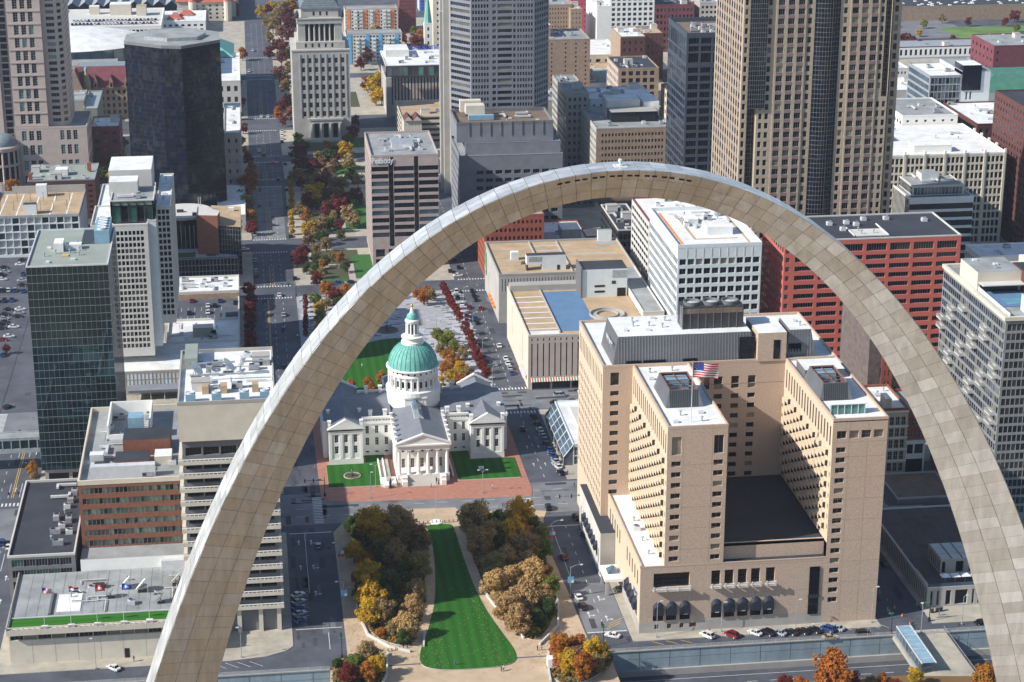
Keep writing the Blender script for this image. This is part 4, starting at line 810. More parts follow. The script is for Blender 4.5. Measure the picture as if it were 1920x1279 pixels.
# ---------------------------------------------------------------- left foreground
def left_near():
    # beige tower
    T = Bld('office_tower', (-62, 255, .13), 'beige office tower with long white balconies behind the left leg of the arch', 'office tower')
    x0, x1, y0, y1 = -74.4, -49.4, 240, 282
    rows = [(9.5+4.05*k, 11.9+4.05*k) for k in range(12)]
    for sd in ('E', 'N', 'S'): face(T, x0, x1, y0, y1, 0, 58.5, sd, 'concrete_dark', dict(n=5 if sd == 'E' else 8, wf=.9, m=.6, rows=rows, d=1.0, mull=(4, 1), panes=('glass_black', 'glass_dark'), fm='frame_dark'))
    face(T, x0, x1, y0, y1, 0, 58.5, 'W', 'stone_beige', None)
    for sd in ('E', 'S', 'N', 'W'): face(T, x0-.6, x1+.6, y0-.8, y1+.6, 58.5, 69.2, sd, 'stone_beige', None)
    T.wall.poly([(x0-.6, y0-.8, 58.5), (x1+.6, y0-.8, 58.5), (x1+.6, y1+.6, 58.5), (x0-.6, y1+.6, 58.5)], 'stone_beige')
    flat_roof(T, x0-.6, x1+.6, y0-.8, y1+.6, 70, .9, 'roof_white', 'concrete')
    for k in range(12):                                  # balcony on every floor
        z = 7.4+4.05*k; b = MB(); b.box(x0-1.2, x1+.9, y0-1.7, y0, z, z+.35, 'stone_beige'); b.box(x0-1.2, x1+.9, y0-1.75, y0-1.55, z, z+1.05, 'stone_beige'); b.box(x0-1.2, x1+.9, y0-1.75, y0-1.55, z+1.45, z+1.65, 'stone_white')
        xx = x0-1.2
        while xx < x1+.9: b.box(xx, xx+.22, y0-1.74, y0-1.56, z+1.05, z+1.45, 'stone_white'); xx += 1.15
        b.box(x1+.1, x1+.9, y0, y1, z, z+1.3, 'stone_beige'); b.box(x0-1.2, x0-.2, y0, y1, z, z+1.3, 'stone_beige'); b.build('balcony', T.e)
    for x in (-49.9, -55, -61, -67): b = MB(); b.box(x-.7, x+.5, y0-1, y0, 0, 8, 'stone_beige'); b.build('column', T.e)
    def dish(T, x, y, z, r, az, m='stone_white'):
        b = MB(); d = Vector((cos(az)*.75, sin(az)*.75, .66)).normalized(); a = d.orthogonal().normalized(); c = d.cross(a); o = Vector((x, y, z+r*.9)); N = 16
        rings = [[o+(a*cos(2*pi*k/N)+c*sin(2*pi*k/N))*(r*f)+d*(r*.28*f*f) for k in range(N)] for f in (.01, .35, .7, 1)]
        for q in range(3):
            for k in range(N): b.poly([rings[q][k], rings[q][(k+1) % N], rings[q+1][(k+1) % N], rings[q+1][k]], m)
        b.tube(o+d*.1, o+d*(r*.9), .06, .06, 5, 'metal_grey'); b.tube((x, y, z), o, .16, .12, 6, 'metal_grey'); b.tube((x-r*.5, y-.4, z), o, .07, .07, 5, 'metal_dark'); b.box(x-r*.6, x+r*.6, y-r*.5, y+r*.5, z, z+.2, 'metal_dark')
        return b.build('satellite_dish', T.e)
    dish(T, -70.5, 262, 69.1, 2.3, -.3); dish(T, -61.5, 264, 69.1, 2.3, -.2); b = MB(); b.lathe(-58, 262, [(1.0, 72), (1.4, 73), (1.0, 74.2), (.1, 74.7)], 12, 'stone_white'); b.tube((-58, 262, 69), (-58, 262, 72.4), .3, .3, 6, 'metal_grey'); b.build('radome', T.e)
    for x in (-71.5, -64.5, -57, -51.5):
        b = MB(); b.box(x-1.3, x+1.3, 240.4, 243, 69.1, 71.6, 'metal_blue'); b.lathe(x, 241.7, [(1.15, 71.6), (1.15, 72), (.9, 71.8)], 14, 'metal_light'); b.build('cooling_unit', T.e)
    for x in (-67.6, -62.6, -54): b = MB(); b.box(x-.9, x+.9, 247, 250, 69.1, 71.4, 'roof_tan'); b.build('plant_box', T.e)
    b = MB(); b.box(-72, -49.9, 258, 258.5, 70.6, 71, 'metal_grey'); b.box(-72, -49.9, 268, 268.5, 70.6, 71, 'metal_grey'); b.box(-73.6, -70, 268, 281, 69.1, 72.4, 'roof_greygreen'); b.build('steel_screen', T.e)
    clutter(T, -72, -50, 245, 280, 69.1, 13, 6); T.done()
    # brown brick hotel wing
    T = Bld('hotel_wing', (-90, 290, .13), 'brown brick slab hotel with bands of curtained windows and a crowded roof', 'hotel')
    bx0, bx1, by0, by1 = -105.9, -75.5, 270, 330
    rows = [(5.2+3.3*k, 7.0+3.3*k) for k in range(9)]; cp = ('glass_greencurtain', 'glass_greencurtain', 'glass_curtain', 'glass_dark', 'glass_green'); dk = ('glass_black', 'glass_dark')
    fac(T, (bx0, by0), 0, bx1-bx0, 0, 34.6, even(bx1-bx0, 24, .98, .9), rows, d=.25, wm='brick_brown', panes=cp, rowpanes={0: dk, 1: dk, 2: dk}, fm='frame_grey', minpx=8)
    face(T, bx0, bx1, by0, by1, 0, 34.6, 'N', 'brick_brown', None); face(T, bx0, bx1, by0, by1, 0, 34.6, 'S', 'brick_brown', None); face(T, bx0, bx1, by0, by1, 0, 34.6, 'W', 'brick_brown', None)
    flat_roof(T, bx0, bx1, by0, by1, 35.8, 1.4, 'roof_grey', 'stone_beige', .4, .1)
    def bx(x0, x1, y0, y1, z0, z1, m, top, name): b = MB(); b.box(x0, x1, y0, y1, z0, z1, m, top); b.build(name, T.e)
    bx(-102.5, -84, 274, 276.5, 34.4, 38.2, 'metal_light', 'metal_light', 'screen_panel'); bx(-94, -80, 291, 301, 34.4, 39.4, 'brick_brown', 'roof_dark', 'plant_room'); bx(-84.5, -79.5, 283, 289, 34.4, 37, 'stone_beige', 'roof_white', 'skylight'); bx(-96, -86, 281, 289, 34.4, 36.8, 'brick_brown', 'roof_dark', 'plant_room')
    for a in ((-99.5, -99, 305, 326, 34.4, 39), (-87, -86.5, 305, 326, 34.4, 39), (-99, -87, 325.5, 326, 34.4, 39), (-99, -87, 305, 305.4, 34.4, 36)): bx(*a, 'stone_white', 'stone_white', 'parapet_screen')
    bx(-93, -88.5, 304, 309, 34.4, 41.5, 'metal_blue', 'metal_blue', 'cooling_unit'); bx(-103.5, -99.5, 286, 289, 34.4, 37.2, 'metal_light', 'roof_white', 'air_handler'); bx(-102, -97.6, 279, 285, 34.4, 35.6, 'metal_char', 'metal_dark', 'grille')
    clutter(T, -104, -77, 272, 328, 34.4, 12, 8, ('duct', 'vent', 'pipe_run', 'air_handler', 'fan_unit')); T.done()
    # dark roofed low office
    T = Bld('low_office', (-116, 290, .13), 'low grey office with a black roof and three rows of dark windows', 'office building')
    block(T, -126.4, -107.4, 262, 318, 0, 17, 'concrete_dark', 'roof_dark', .7, 'concrete_light', E=dict(n=5, wf=.97, m=1, rows=[(6.4, 8.8), (10, 12.3), (13.4, 15.6)], mull=(4, 1), panes=('glass_green', 'glass_black')), S=dict(n=9, wf=.9, rows=[(6.4, 8.8), (10, 12.3), (13.4, 15.6)]))
    clutter(T, -117, -108, 266, 316, 16.3, 12, 9, ('duct', 'air_handler', 'fan_unit', 'vent')); T.done()
    # podium with flags, turf strip and satellite dishes
    T = Bld('podium_building', (-100, 245, .13), 'pale concrete podium with a railed roof edge, turf strip and satellite dishes', 'building')
    a0, a1, c0, c1 = -123.2, -74.4, 228, 262
    fac(T, (a0, c0), 0, a1-a0, 0, 11, even(a1-a0, 13, .96, .3), [(7.2, 9.0)], d=.5, wm='stone_beige', panes=('glass_dark', 'glass_blind', 'glass_black'), mull=(3, 1)); face(T, a0, a1, c0, c1, 0, 11, 'S', 'stone_beige', dict(n=6, wf=.7, rows=[(7.2, 9.0)])); T.wall.poly([(a1, c0, 0), (a1, c1, 0), (a1, c1, 11), (a1, c0, 11)], 'stone_beige')
    T.roof.poly([(a0, c0, 11), (a1, c0, 11), (a1, c1, 11), (a0, c1, 11)], 'roof_grey'); b = MB(); b.poly([(a0+.5, c0+.4, 11.05), (a1, c0+.4, 11.05), (a1, c0+5.4, 11.05), (a0+.5, c0+5.4, 11.05)], 'lawn_cross'); b.box(a0+.5, a1, c0+5.4, c0+5.7, 11, 11.3, 'frame_light'); b.build('turf', T.e)
    for k in range(16): b = MB(); x = a0+1+k*3.05; b.box(x, x+2.95, c0+5.9, c1-.4, 11.02, 11.06+.03*(k % 2), 'roof_grey'); b.build('roof_strip', T.e)
    b = MB(); b.box(a0-.4, a1, c0-1.4, c0, 9.3, 10.9, 'stone_beige'); b.box(a0-.4, a1, c0-1.4, c0-1.15, 11.5, 11.75, 'stone_beige'); x = a0-.4
    while x < a1: b.box(x, x+.3, c0-1.38, c0-1.17, 10.9, 11.5, 'stone_beige'); x += 1.5
    b.box(a0-.4, a0-.1, c0-1.4, c1, 10.9, 11.75, 'concrete'); b.build('balustrade', T.e)
    for k in range(1, 8): b = MB(); x = a0+k*6.1; b.box(x-.05, x+.05, c0-.02, c0, 0, 7, 'concrete'); b.build('joint', T.e)
    b = MB(); b.box(-92.5, -91.2, c0-.06, c0, .1, 3, 'glass_black'); b.build('door', T.e)
    for (x, y, r, az) in ((-92.5, 249, 2.0, 2.9), (-88, 246.5, 2.1, 2.9), (-96.5, 243.5, 1.6, 2.7), (-78.5, 249.5, 2.0, 2.8), (-82.5, 238.5, 1.7, 2.7), (-105.5, 247.5, .9, .5), (-84.2, 244, .8, .5)): dish(T, x, y, 11, r, az)
    b = MB(); b.box(-102, -98.5, 249.5, 251.5, 11, 12.2, 'metal_dark'); b.box(-113, -112.4, 234.5, 248, 11.05, 11.7, 'metal_char'); b.box(-111, -104.5, 236, 247, 11.06, 11.25, 'roof_white'); b.build('roof_curb', T.e)
    b = MB(); b.box(-106, -74.4, 262, 270, 0, 14.6, 'stone_white', 'roof_grey'); b.box(-83, -75, 259.5, 262, 11, 14, 'metal_light'); b.build('rear_block', T.e)
    clutter(T, -110, -76, 236, 258, 11.1, 7, 12, ('vent', 'fan_unit', 'pipe_run')); T.done()
    for k, (x, y, kd, cl, lb) in enumerate(((-113.3, 227.3, 'usa', None, 'flagpole with the American flag, leftmost of the row on the podium edge'), (-106.2, 227.3, 'tri', ('flag_red', 'flag_white', 'cobalt'), 'flagpole with a red, white and blue striped flag on the podium edge'),
            (-99.2, 227.3, 'diag', ('flag_red', 'flag_white'), 'flagpole with a red flag with a small white emblem on the podium edge'), (-92.1, 227.3, 'diag', ('cobalt', 'flag_white'), 'flagpole with a bright blue flag on the podium edge'), (-85.2, 227.3, 'none', None, 'bare flagpole without a flag at the right end of the podium row'))):
        if kd == 'none':
            T = empty('flagpole', (x, y, 11), lb, 'flagpole', 'flagpoles on the podium edge'); p = MB(); p.tube((x, y, 11), (x, y, 23), .09, .05, 8, 'frame_light'); p.build('pole', T); b = MB(); b.box(x-.9, x+.9, y-.5, y+.5, 11, 11.7, 'stone_white'); b.build('base', T)
        else: flag('flagpole', x, y, 11, 23, lb, cl, 2.6, 1.6, 'flagpoles on the podium edge', kd, True)
    # green glass tower
    T = Bld('glass_tower', (-111, 350, .13), 'tall green mirror glass tower with a grey green roof', 'office tower')
    def curtain(x0, x1, y0, y1, z0, z1, nx, nz, sides='ESN', pn=('glass_tower',), wm='frame_grey', wf=.965, hf=.955): 
        for sd in sides: w = (x1-x0) if sd == 'E' else (y1-y0); n = nx if sd == 'E' else max(1, round(nx*w/(x1-x0))); face(T, x0, x1, y0, y1, z0, z1, sd, wm, dict(n=n, wf=wf, m=.02, za=z0, zb=z1, nf=nz, hf=hf, d=.04, panes=pn, fm=None, minpx=5))
    curtain(-124.4, -98.9, 345, 388, 9, 78.2, 16, 26); face(T, -124.4, -98.9, 345, 388, 9, 78.2, 'W', 'glass_dark', None); block(T, -123.6, -99.6, 346, 387, 0, 9, 'concrete', roof=False, E=dict(n=3, wf=.85, rows=[(1, 3.6), (4.8, 7.6)], panes=('glass_black',)), S=dict(n=3, wf=.8, rows=[(1, 3.6), (4.8, 7.6)]))
    T.wall.poly([(-124.4, 345, 9), (-98.9, 345, 9), (-98.9, 388, 9), (-124.4, 388, 9)], 'concrete')
    flat_roof(T, -124.4, -98.9, 345, 388, 78.6, .5, 'roof_greygreen', 'metal_light', .35, .05)
    b = MB(); b.box(-104.6, -99.8, 370, 387, 78.2, 82.5, 'metal_blue'); b.box(-109, -104.6, 370, 387, 78.15, 78.3, 'metal_dark')
    for k in range(5): b.lathe(-102.2, 372+3.2*k, [(1.5, 82.5), (1.5, 83.1), (1.1, 82.9)], 14, 'metal_light')
    b.build('cooling_tower', T.e); b = MB(); b.box(-117, -114, 361.5, 368, 78.1, 81, 'roof_white'); b.box(-113.6, -108.4, 364, 367, 78.1, 79.8, 'roof_white'); b.box(-114, -112, 356, 358, 78.1, 78.4, 'marking_yellow'); b.build('plant_box', T.e)
    clutter(T, -122, -106, 347, 374, 78.1, 7, 21, ('vent', 'hatch', 'vent')); T.done()
    # skywalk to the left of the tower and the atrium block to the right
    T = Bld('skywalk', (-140, 372, .13), 'enclosed glass footbridge crossing the left street beside the green tower', 'bridge')
    block(T, -160, -124.4, 368, 374, 6.5, 12, 'metal_grey', 'roof_grey', .3, 'metal_grey', E=dict(n=12, wf=.9, rows=[(8, 11)], panes=('glass_tower',))); T.done()
    T = Bld('atrium_block', (-88, 375, .13), 'low dark roofed link with a blue triangular glass skylight behind the crowded brown roof', 'building')
    block(T, -99, -72, 345, 390, 0, 11, 'concrete', 'roof_dark', .6, 'concrete'); b = MB(); x = -99
    for k in range(7):
        for q in range(2): xa = -98.4+k*2.35; ya = 368+q*8; b.hip(xa, xa+2.35, ya, ya+8, 10.5, 11.9, 1.1, 'glass_sky', insy=3.4)
    b.build('glass_roof', T.e); T.done()
    # convention hotel base and slabs
    T = Bld('slab_hotel', (-93, 450, .13), 'white concrete twin slab hotel with deep window grid and a glazed rooftop lounge', 'hotel')
    g = dict(wf=.78, nf=23, hf=.68, d=.55, panes=('glass_curtain', 'glass_dark', 'glass_curtain', 'roof_brown'), fm='frame_dark', mull=(1, 1), minpx=8)
    mat('curtain_brown', (.13, .09, .06), .6)
    g['panes'] = ('curtain_brown', 'curtain_brown', 'glass_curtain', 'glass_dark')
    fac(T, (-112, 447), 0, 20.6, 12, 62.6, even(13.2, 9, .74, 0, 0) and [(a+6.0, b_+6.0) for a, b_ in even(13.2, 9, .74, 0, 0)], levels(15, 61, 20, .70), d=.55, wm='concrete_light', panes=g['panes'], rowpanes={20-i: ('glass_navy', 'glass_dark') for i in range(1, 4)}, mull=(1, 1), fm='frame_dark', minpx=8)
    face(T, -112, -91.4, 447, 475, 12, 62.6, 'N', 'concrete_light', dict(n=10, wf=.6, m=(1, 1), za=15, zb=61, nf=20, hf=.7, d=.5)); face(T, -112, -91.4, 447, 475, 12, 62.6, 'S', 'concrete_light', None); face(T, -112, -91.4, 447, 475, 12, 62.6, 'W', 'concrete_light', None)
    flat_roof(T, -112, -91.4, 447, 475, 63.2, .6, 'roof_white', 'concrete_light'); T.wall.poly([(-112, 447, 12), (-91.4, 447, 12), (-91.4, 475, 12), (-112, 475, 12)], 'concrete_light')
    block(T, -91.4, -88.4, 449, 470, 15, 64, 'panel_white', 'roof_white', .5, E=None)
    block(T, -88.4, -83.2, 455, 505, 22, 67.5, 'concrete_light', 'roof_white', .6, E=dict(n=3, wf=.75, m=.3, za=25, zb=66.5, nf=18, hf=.72, d=.5, panes=('glass_navy', 'glass_dark')), N=dict(n=20, wf=.7, m=.5, za=25, zb=66.5, nf=18, hf=.72, d=.5, panes=('glass_navy', 'glass_dark')))
    block(T, -104.6, -88.8, 450, 470, 63, 71.5, 'glass_navy', 'roof_grey', .4, 'concrete_light', E=dict(n=5, wf=.93, rows=[(63.1, 69.2), (69.5, 71)], mull=(1, 1), panes=('glass_green', 'glass_black'), rowpanes={1: ('glass_greencurtain',)}), N=dict(n=5, wf=.95, rows=[(63.1, 69.2)]))
    b = MB(); b.box(-105.5, -95, 462, 471, 70, 75.5, 'concrete_light', 'roof_white'); b.box(-106.5, -90.5, 478, 500, 60, 76, 'concrete_light', 'roof_white'); b.build('lift_tower', T.e)
    for x, y in ((-109.5, 451), (-107.6, 451), (-105.8, 452)): b = MB(); b.box(x-.3, x+.3, y-1.2, y+1.2, 62.7, 63.2, 'flag_white'); b.build('lounger', T.e)
    b = MB(); b.box(-111.6, -105, 447.3, 447.6, 63.2, 64, 'roof_greygreen'); b.box(-106.8, -105.6, 455, 456, 62.7, 63.6, 'brick_red'); b.build('terrace_rail', T.e)
    clutter(T, -104, -90, 451, 461, 71.1, 5, 31, ('air_handler', 'duct', 'vent')); clutter(T, -88, -84, 460, 500, 66.9, 3, 32, ('vent', 'hatch'))
    # podium
    block(T, -122, -60.2, 437, 468, 0, 9.6, 'concrete', 'roof_white', .3, 'stone_beige', E=dict(n=44, wf=.86, m=.2, rows=[(3.9, 6.1), (6.3, 8.6)], d=.12, panes=('panel_white', 'concrete_light'), fm='frame_dark', minpx=4, single=False))
    b = MB(); b.box(-101, -80.5, 430.5, 437, 3.2, 4.2, 'metal_char', 'granite_grey')
    for x in (-98, -93, -88, -83): b.box(x-.12, x+.12, 431, 431.24, 0, 3.2, 'frame_light')
    b.build('canopy', T.e); T.done()
    # white roofed market hall and the rooftop car deck
    T = Bld('car_park', (-74, 500, .13), 'long low white roofed garage with parked cars on its open deck along the left avenue', 'car park')
    block(T, -88, -60, 468, 497, 0, 9.6, 'concrete_light', 'roof_white', .9, 'concrete_light'); block(T, -90, -60.1, 497, 530, 0, 8, 'concrete', 'asphalt', .9, 'concrete_light'); block(T, -90, -60, 530, 552, 0, 10.6, 'concrete_light', 'roof_white', .7, 'concrete_light')
    m = MB()
    for k in range(9): m.box(-89+k*2.7, -88.87+k*2.7, 514, 519, 7.1, 7.115, 'marking_white'); m.box(-89+k*2.7, -88.87+k*2.7, 503, 507.5, 7.1, 7.115, 'marking_white')
    m.build('bay_marking', T.e); b = MB(); b.box(-67, -65.6, 497, 509, 7.1, 9.4, 'concrete_light'); b.build('ramp_wall', T.e); b = MB(); b.box(-88, -60.1, 529.4, 530, 7.1, 9.6, 'brick_ochre'); b.build('ramp_wall', T.e)
    b = MB(); b.box(-78, -70, 476, 481, 8.7, 12.5, 'roof_greygreen', 'roof_white'); b.box(-71, -69, 476, 476.2, 9.3, 11.4, 'glass_black'); b.build('plant_room', T.e)
    clutter(T, -86, -62, 470, 496, 8.7, 7, 41, ('air_handler', 'vent', 'hatch', 'pipe_run')); clutter(T, -88, -62, 532, 550, 9.9, 9, 42, ('air_handler', 'duct', 'vent', 'fan_unit')); T.done()
left_near()
def pf(T, a, b, z0, z1, wm, sp=None):                   # facade between two plan points, left to right as seen from outside
    w = hypot(b[0]-a[0], b[1]-a[1]); an = atan2(b[1]-a[1], b[0]-a[0])
    if not sp: return fac(T, a, an, w, z0, z1, [], [], wm=wm)
    k = dict(sp); ml = k.pop('m', .5); ml = ml if isinstance(ml, tuple) else (ml, ml); wm = k.pop('wm', wm)
    cols = k.pop('cols', None) or even(w, k.pop('n', 6), k.pop('wf', .6), *ml); rows = k.pop('rows', None) or levels(k.pop('za', z0+1), k.pop('zb', z1-1), k.pop('nf', 5), k.pop('hf', .5))
    fac(T, a, an, w, z0, z1, cols, rows, wm=wm, **k)
def boxpart(T, name, *boxes):
    for q in boxes: b = MB(); b.box(*q); o = b.build(name, T.e)
    return o
mat('frame_navy', (.008, .013, .028), .6)
mat('brick_grey', (.13, .10, .09), .85, var=.3, scale=.6)
def middle():
    gd = ('glass_dark', 'glass_black', 'glass_dark', 'glass_mid'); nv = ('glass_navy', 'glass_black')
    # ---- parking decks with brown roofs
    T = Bld('parking_deck', (75, 530, .13), 'large brown roofed parking deck with thin dark slots along its wall', 'car park')
    block(T, 45.8, 103.4, 504.5, 553, 0, 21, 'brick_ochre', 'roof_tan', .9, 'concrete', E=dict(n=44, wf=.26, m=(.8, .3), rows=[(13.6, 19)], d=.5, panes=('glass_black',), fm=None, wm='stone_lime'), S=dict(wm='stone_lime', n=2, wf=.02, rows=[(3, 18)]))
    boxpart(T, 'plant_room', (58.2, 64.6, 511, 515, 22.6, 26.5, 'panel_white', 'roof_dark'), (64.6, 74.6, 511, 515, 20.1, 26.5, 'panel_white', 'roof_dark'), (58.2, 58.8, 511, 515, 20.1, 22.6, 'metal_dark'), (53.8, 57, 527, 529.5, 20.1, 23.5, 'panel_white', 'roof_white'), (95, 101, 551, 553.5, 20.1, 24.8, 'panel_white', 'roof_grey'))
    boxpart(T, 'louvre', (59, 61.5, 510.9, 511, 24, 26, 'metal_grey'), (61.8, 64.3, 510.9, 511, 24, 26, 'metal_grey'), (70.9, 72, 510.9, 511, 20.1, 22.2, 'glass_black'))
    m = MB()
    for y in (509, 519, 529.5, 541): m.box(46.5, 57 if y < 525 else 56, y, y+.8, 20.11, 20.13, 'roof_grey')
    for (x0, x1, y) in ((66, 76, 539), (66, 78, 527), (78, 90, 509), (66, 82, 546), (79, 100, 532)): m.box(x0, x1, y, y+1.1, 20.11, 20.14, 'plaza_light')
    m.box(94, 102, 546, 549, 20.11, 20.15, 'metal_blue'); m.box(76.5, 77, 506, 552, 20.1, 20.8, 'concrete'); m.box(64.5, 65, 519, 552, 20.1, 20.9, 'concrete'); m.build('deck_joint', T.e)
    b = MB(); N = 18; P = [(57+10*k/N, 520+4.5*sin(pi*.5*k/N)) for k in range(N+1)]
    for (x, y), (u, v) in zip(P, P[1:]): b.prism([(x, y), (u, v), (u, v+.5), (x, y+.5)], 20.1, 21.4, 'concrete')
    b.build('ramp_wall', T.e); boxpart(T, 'sign', (45.5, 45.75, 546, 549, 8, 18, 'green_paint')); boxpart(T, 'banner', (45.55, 45.75, 548.5, 551, 12, 20.5, 'green_paint'))
    txt('PARK', 2.2, (45.4, 547.5, 9.5), -pi/2, 'frame_light', T.e, ext=.03)
    for k in range(4): boxpart(T, 'awning', (44.6, 45.75, 530-k*5, 533.5-k*5, 3.2, 4.0, 'orange'))
    T.done()
    T = Bld('parking_deck', (60, 450, .13), 'tan parking building with a blue painted roof deck, dark vertical slots and striped awnings', 'car park')
    block(T, 46.8, 102, 424.5, 486, 0, 21.6, 'brick_ochre', 'roof_tan', .8, 'stone_beige', E=dict(n=25, wf=.22, m=(.3, .3), rows=[(5, 18.2), (19.1, 20.2)], d=.5, panes=('glass_black',), fm=None, wm='stone_pink'), S=dict(wm='stone_beige', n=2, wf=.02, rows=[(6, 18)]))
    boxpart(T, 'blue_deck', (59.5, 74.4, 430, 479, 20.83, 20.87, 'deck_blue')); m = MB()
    for k in range(7): m.box(47.5, 59, 433+k*6.6, 434+k*6.6, 20.83, 20.86, 'roof_white')
    m.box(59.2, 59.5, 428, 482, 20.8, 21.5, 'concrete'); m.box(47.4, 59, 426, 431, 20.83, 20.85, 'roof_white'); m.build('deck_joint', T.e)
    T2 = MB(); T2.box(47.4, 76, 481, 486.2, 20.8, 23.2, 'concrete'); T2.build('upstand', T.e)
    boxpart(T, 'garage_tower', (74.6, 92.6, 470, 482, 20.7, 32.2, 'panel_white', 'roof_dark'), (73.9, 74.6, 469.5, 482, 20.7, 33, 'metal_char')); boxpart(T, 'louvre', (86.6, 89, 469.9, 470, 28.6, 31.6, 'metal_grey'), (89.2, 92.4, 469.9, 470, 28.6, 31.6, 'metal_grey'), (86.4, 88, 469.9, 470, 26, 27.3, 'metal_dark'), (88.6, 92, 469.9, 470, 20.8, 24.3, 'glass_black'), (79.5, 83.6, 469.9, 470, 24.9, 25.7, 'glass_dark'), (79.5, 83.6, 469.9, 470, 22.6, 23.4, 'glass_dark'))
    b = MB(); b.lathe(80.5, 447, [(6.8, 14), (6.8, 21.7), (6.4, 21.7), (6.4, 20.9), (4.3, 20.85), (4.3, 21.5), (4.0, 21.5), (4.0, 20.9)], 36, 'concrete', cap=False); b.build('spiral_ramp', T.e)
    b = MB(); x = 47.4
    while x < 70:
        for q, c in enumerate(('flag_red', 'flag_white', 'green_paint')): b.poly([(x+q*.33, 424.4, 4.6), (x+q*.33+.33, 424.4, 4.6), (x+q*.33+.33, 422.9, 3.5), (x+q*.33, 422.9, 3.5)], c)
        x += 1
    b.build('striped_awning', T.e); boxpart(T, 'shop_window', (48.4, 55, 424.3, 424.45, .4, 3.4, 'glass_dark'), (56, 62.5, 424.3, 424.45, .4, 3.4, 'glass_dark'), (63.5, 68, 424.3, 424.45, .4, 3.4, 'glass_black'))
    for x in (48, 55.5, 63, 68.5): boxpart(T, 'pier', (x-.2, x+.2, 424.1, 424.4, 0, 3.6, 'concrete_light'))
    b = MB(); y = 428
    while y < 440: b.poly([(46.7, y, 4.6), (45.3, y, 3.5), (45.3, y+.45, 3.5), (46.7, y+.45, 4.6)], 'flag_red' if int(y*2) % 2 else 'flag_white'); y += .5
    b.build('striped_awning', T.e); T.done()
    T = Bld('open_garage', (98, 480, .13), 'open sided white concrete garage ramp between the white building and the pale office', 'car park'); block(T, 93.2, 101.4, 440, 500, 0, 20.9+3, 'concrete_light', 'roof_grey', .6, E=dict(n=1, wf=.96, za=2, zb=22, nf=6, hf=.5, panes=('glass_black',), d=1), S=dict(n=8, wf=.9, za=2, zb=22, nf=6, hf=.5, panes=('glass_black',), d=1)); T.done()
    # ---- pale glass office
    T = Bld('pale_office', (118, 450, .13), 'pale white gridded office block with a tall blank parapet and cluttered white roof', 'office building')
    rr = [(49.0-2.3-3.66*k, 49.0-3.66*k) for k in range(13)][::-1]
    block(T, 102.5, 134.3, 424, 477, 0, 54.6, 'panel_white', 'roof_white', 1.4, 'panel_white', E=dict(n=10, wf=.80, m=.4, rows=rr, d=.45, mull=(2, 1), panes=gd, rowpanes={12: ('glass_dark', 'glass_green', 'glass_blind')}), S=dict(n=24, wf=.74, m=.5, rows=rr, d=.45, mull=(2, 1), panes=gd))
    b = MB()
    for k in range(1, 10): x = 102.9+3.1*k; b.box(x-.12, x+.12, 423.9, 424, 49.6, 53, 'concrete_light')
    b.build('panel_joint', T.e)
    boxpart(T, 'walk_pad', (105, 106, 427, 474, 53.22, 53.25, 'orange'), (111, 112, 435, 465, 53.22, 53.25, 'roof_tan'), (112, 128, 435, 436, 53.22, 53.25, 'roof_tan'), (130.5, 131.3, 426, 470, 53.22, 53.25, 'roof_tan')); boxpart(T, 'plant_room', (117, 127, 440, 449, 53.2, 56.4, 'roof_white'), (113, 117, 455, 462, 53.2, 55.5, 'roof_white'))
    clutter(T, 108, 130, 448, 474, 53.2, 16, 51, ('duct', 'air_handler', 'fan_unit', 'vent', 'pipe_run')); T.done()
    # ---- red office
    T = Bld('red_office', (177, 440, .13), 'long orange red office block with wide dark strip windows under a dark flat roof', 'office building')
    cols = [(68.2-1.4-9.13*k-7.8, 68.2-1.4-9.13*k) for k in range(7)][::-1]; cols = [(.6, 2.2)]+cols if cols[0][0] > 3 else cols
    rr = [(46.2-3.6*k, 48.1-3.6*k) for k in range(13)][::-1]+[(49.6, 52.5)]
    block(T, 143, 211.2, 424, 457, 0, 54.7, 'paint_red', 'roof_dark', .5, 'concrete_light', E=dict(cols=cols, rows=rr, d=.6, mull=(8, 1), panes=('glass_navy', 'glass_black')), S=dict(n=10, wf=.6, m=.6, rows=rr[:-1]+[(49.6, 52)], d=.5, panes=('glass_dark', 'glass_mid')))
    boxpart(T, 'curb', (171, 184, 428, 428.4, 54.2, 54.6, 'roof_white'), (171, 171.4, 428, 440, 54.2, 54.6, 'roof_white'), (184, 184.4, 428, 444, 54.2, 54.6, 'roof_white'), (172, 184, 429, 438, 54.21, 54.24, 'concrete_light'))
    for x, y in ((166, 445), (173, 446), (181, 450), (190, 450), (169, 437), (176, 443), (204, 446)): inst('fan_unit', roofmesh('fan_unit'), Vector((x, y, 54.2))-T.loc, 0, T.e)
    clutter(T, 172, 183, 428, 438, 54.3, 6, 55, ('pipe_run', 'vent', 'duct')); T.done()
    # ---- big granite tower with bowed glass bays
    T = Bld('granite_tower', (176, 520, .13), 'huge tan and rose granite tower with curved dark glass bays rising out of frame', 'skyscraper')
    Z0, Z1 = 0, 152; nf = int((146-32)/3.83); rr = [(34+3.83*k, 36.45+3.83*k) for k in range(nf)]; K = dict(rows=rr, d=.35, panes=('glass_dark', 'glass_black', 'glass_navy', 'glass_dark', 'glass_mid', 'glass_black', 'glass_dark', 'glass_curtain'), minpx=9)
    def seg(x0, x1, y, cols, sm=None, mull=(1, 1), z0=Z0, z1=Z1): fac(T, (x0, y), 0, x1-x0, z0, z1, cols, [r for r in rr if r[0] > z0 and r[1] < z1], d=.35, wm='stone_cream', sm=sm, mull=mull, panes=K['panes'])
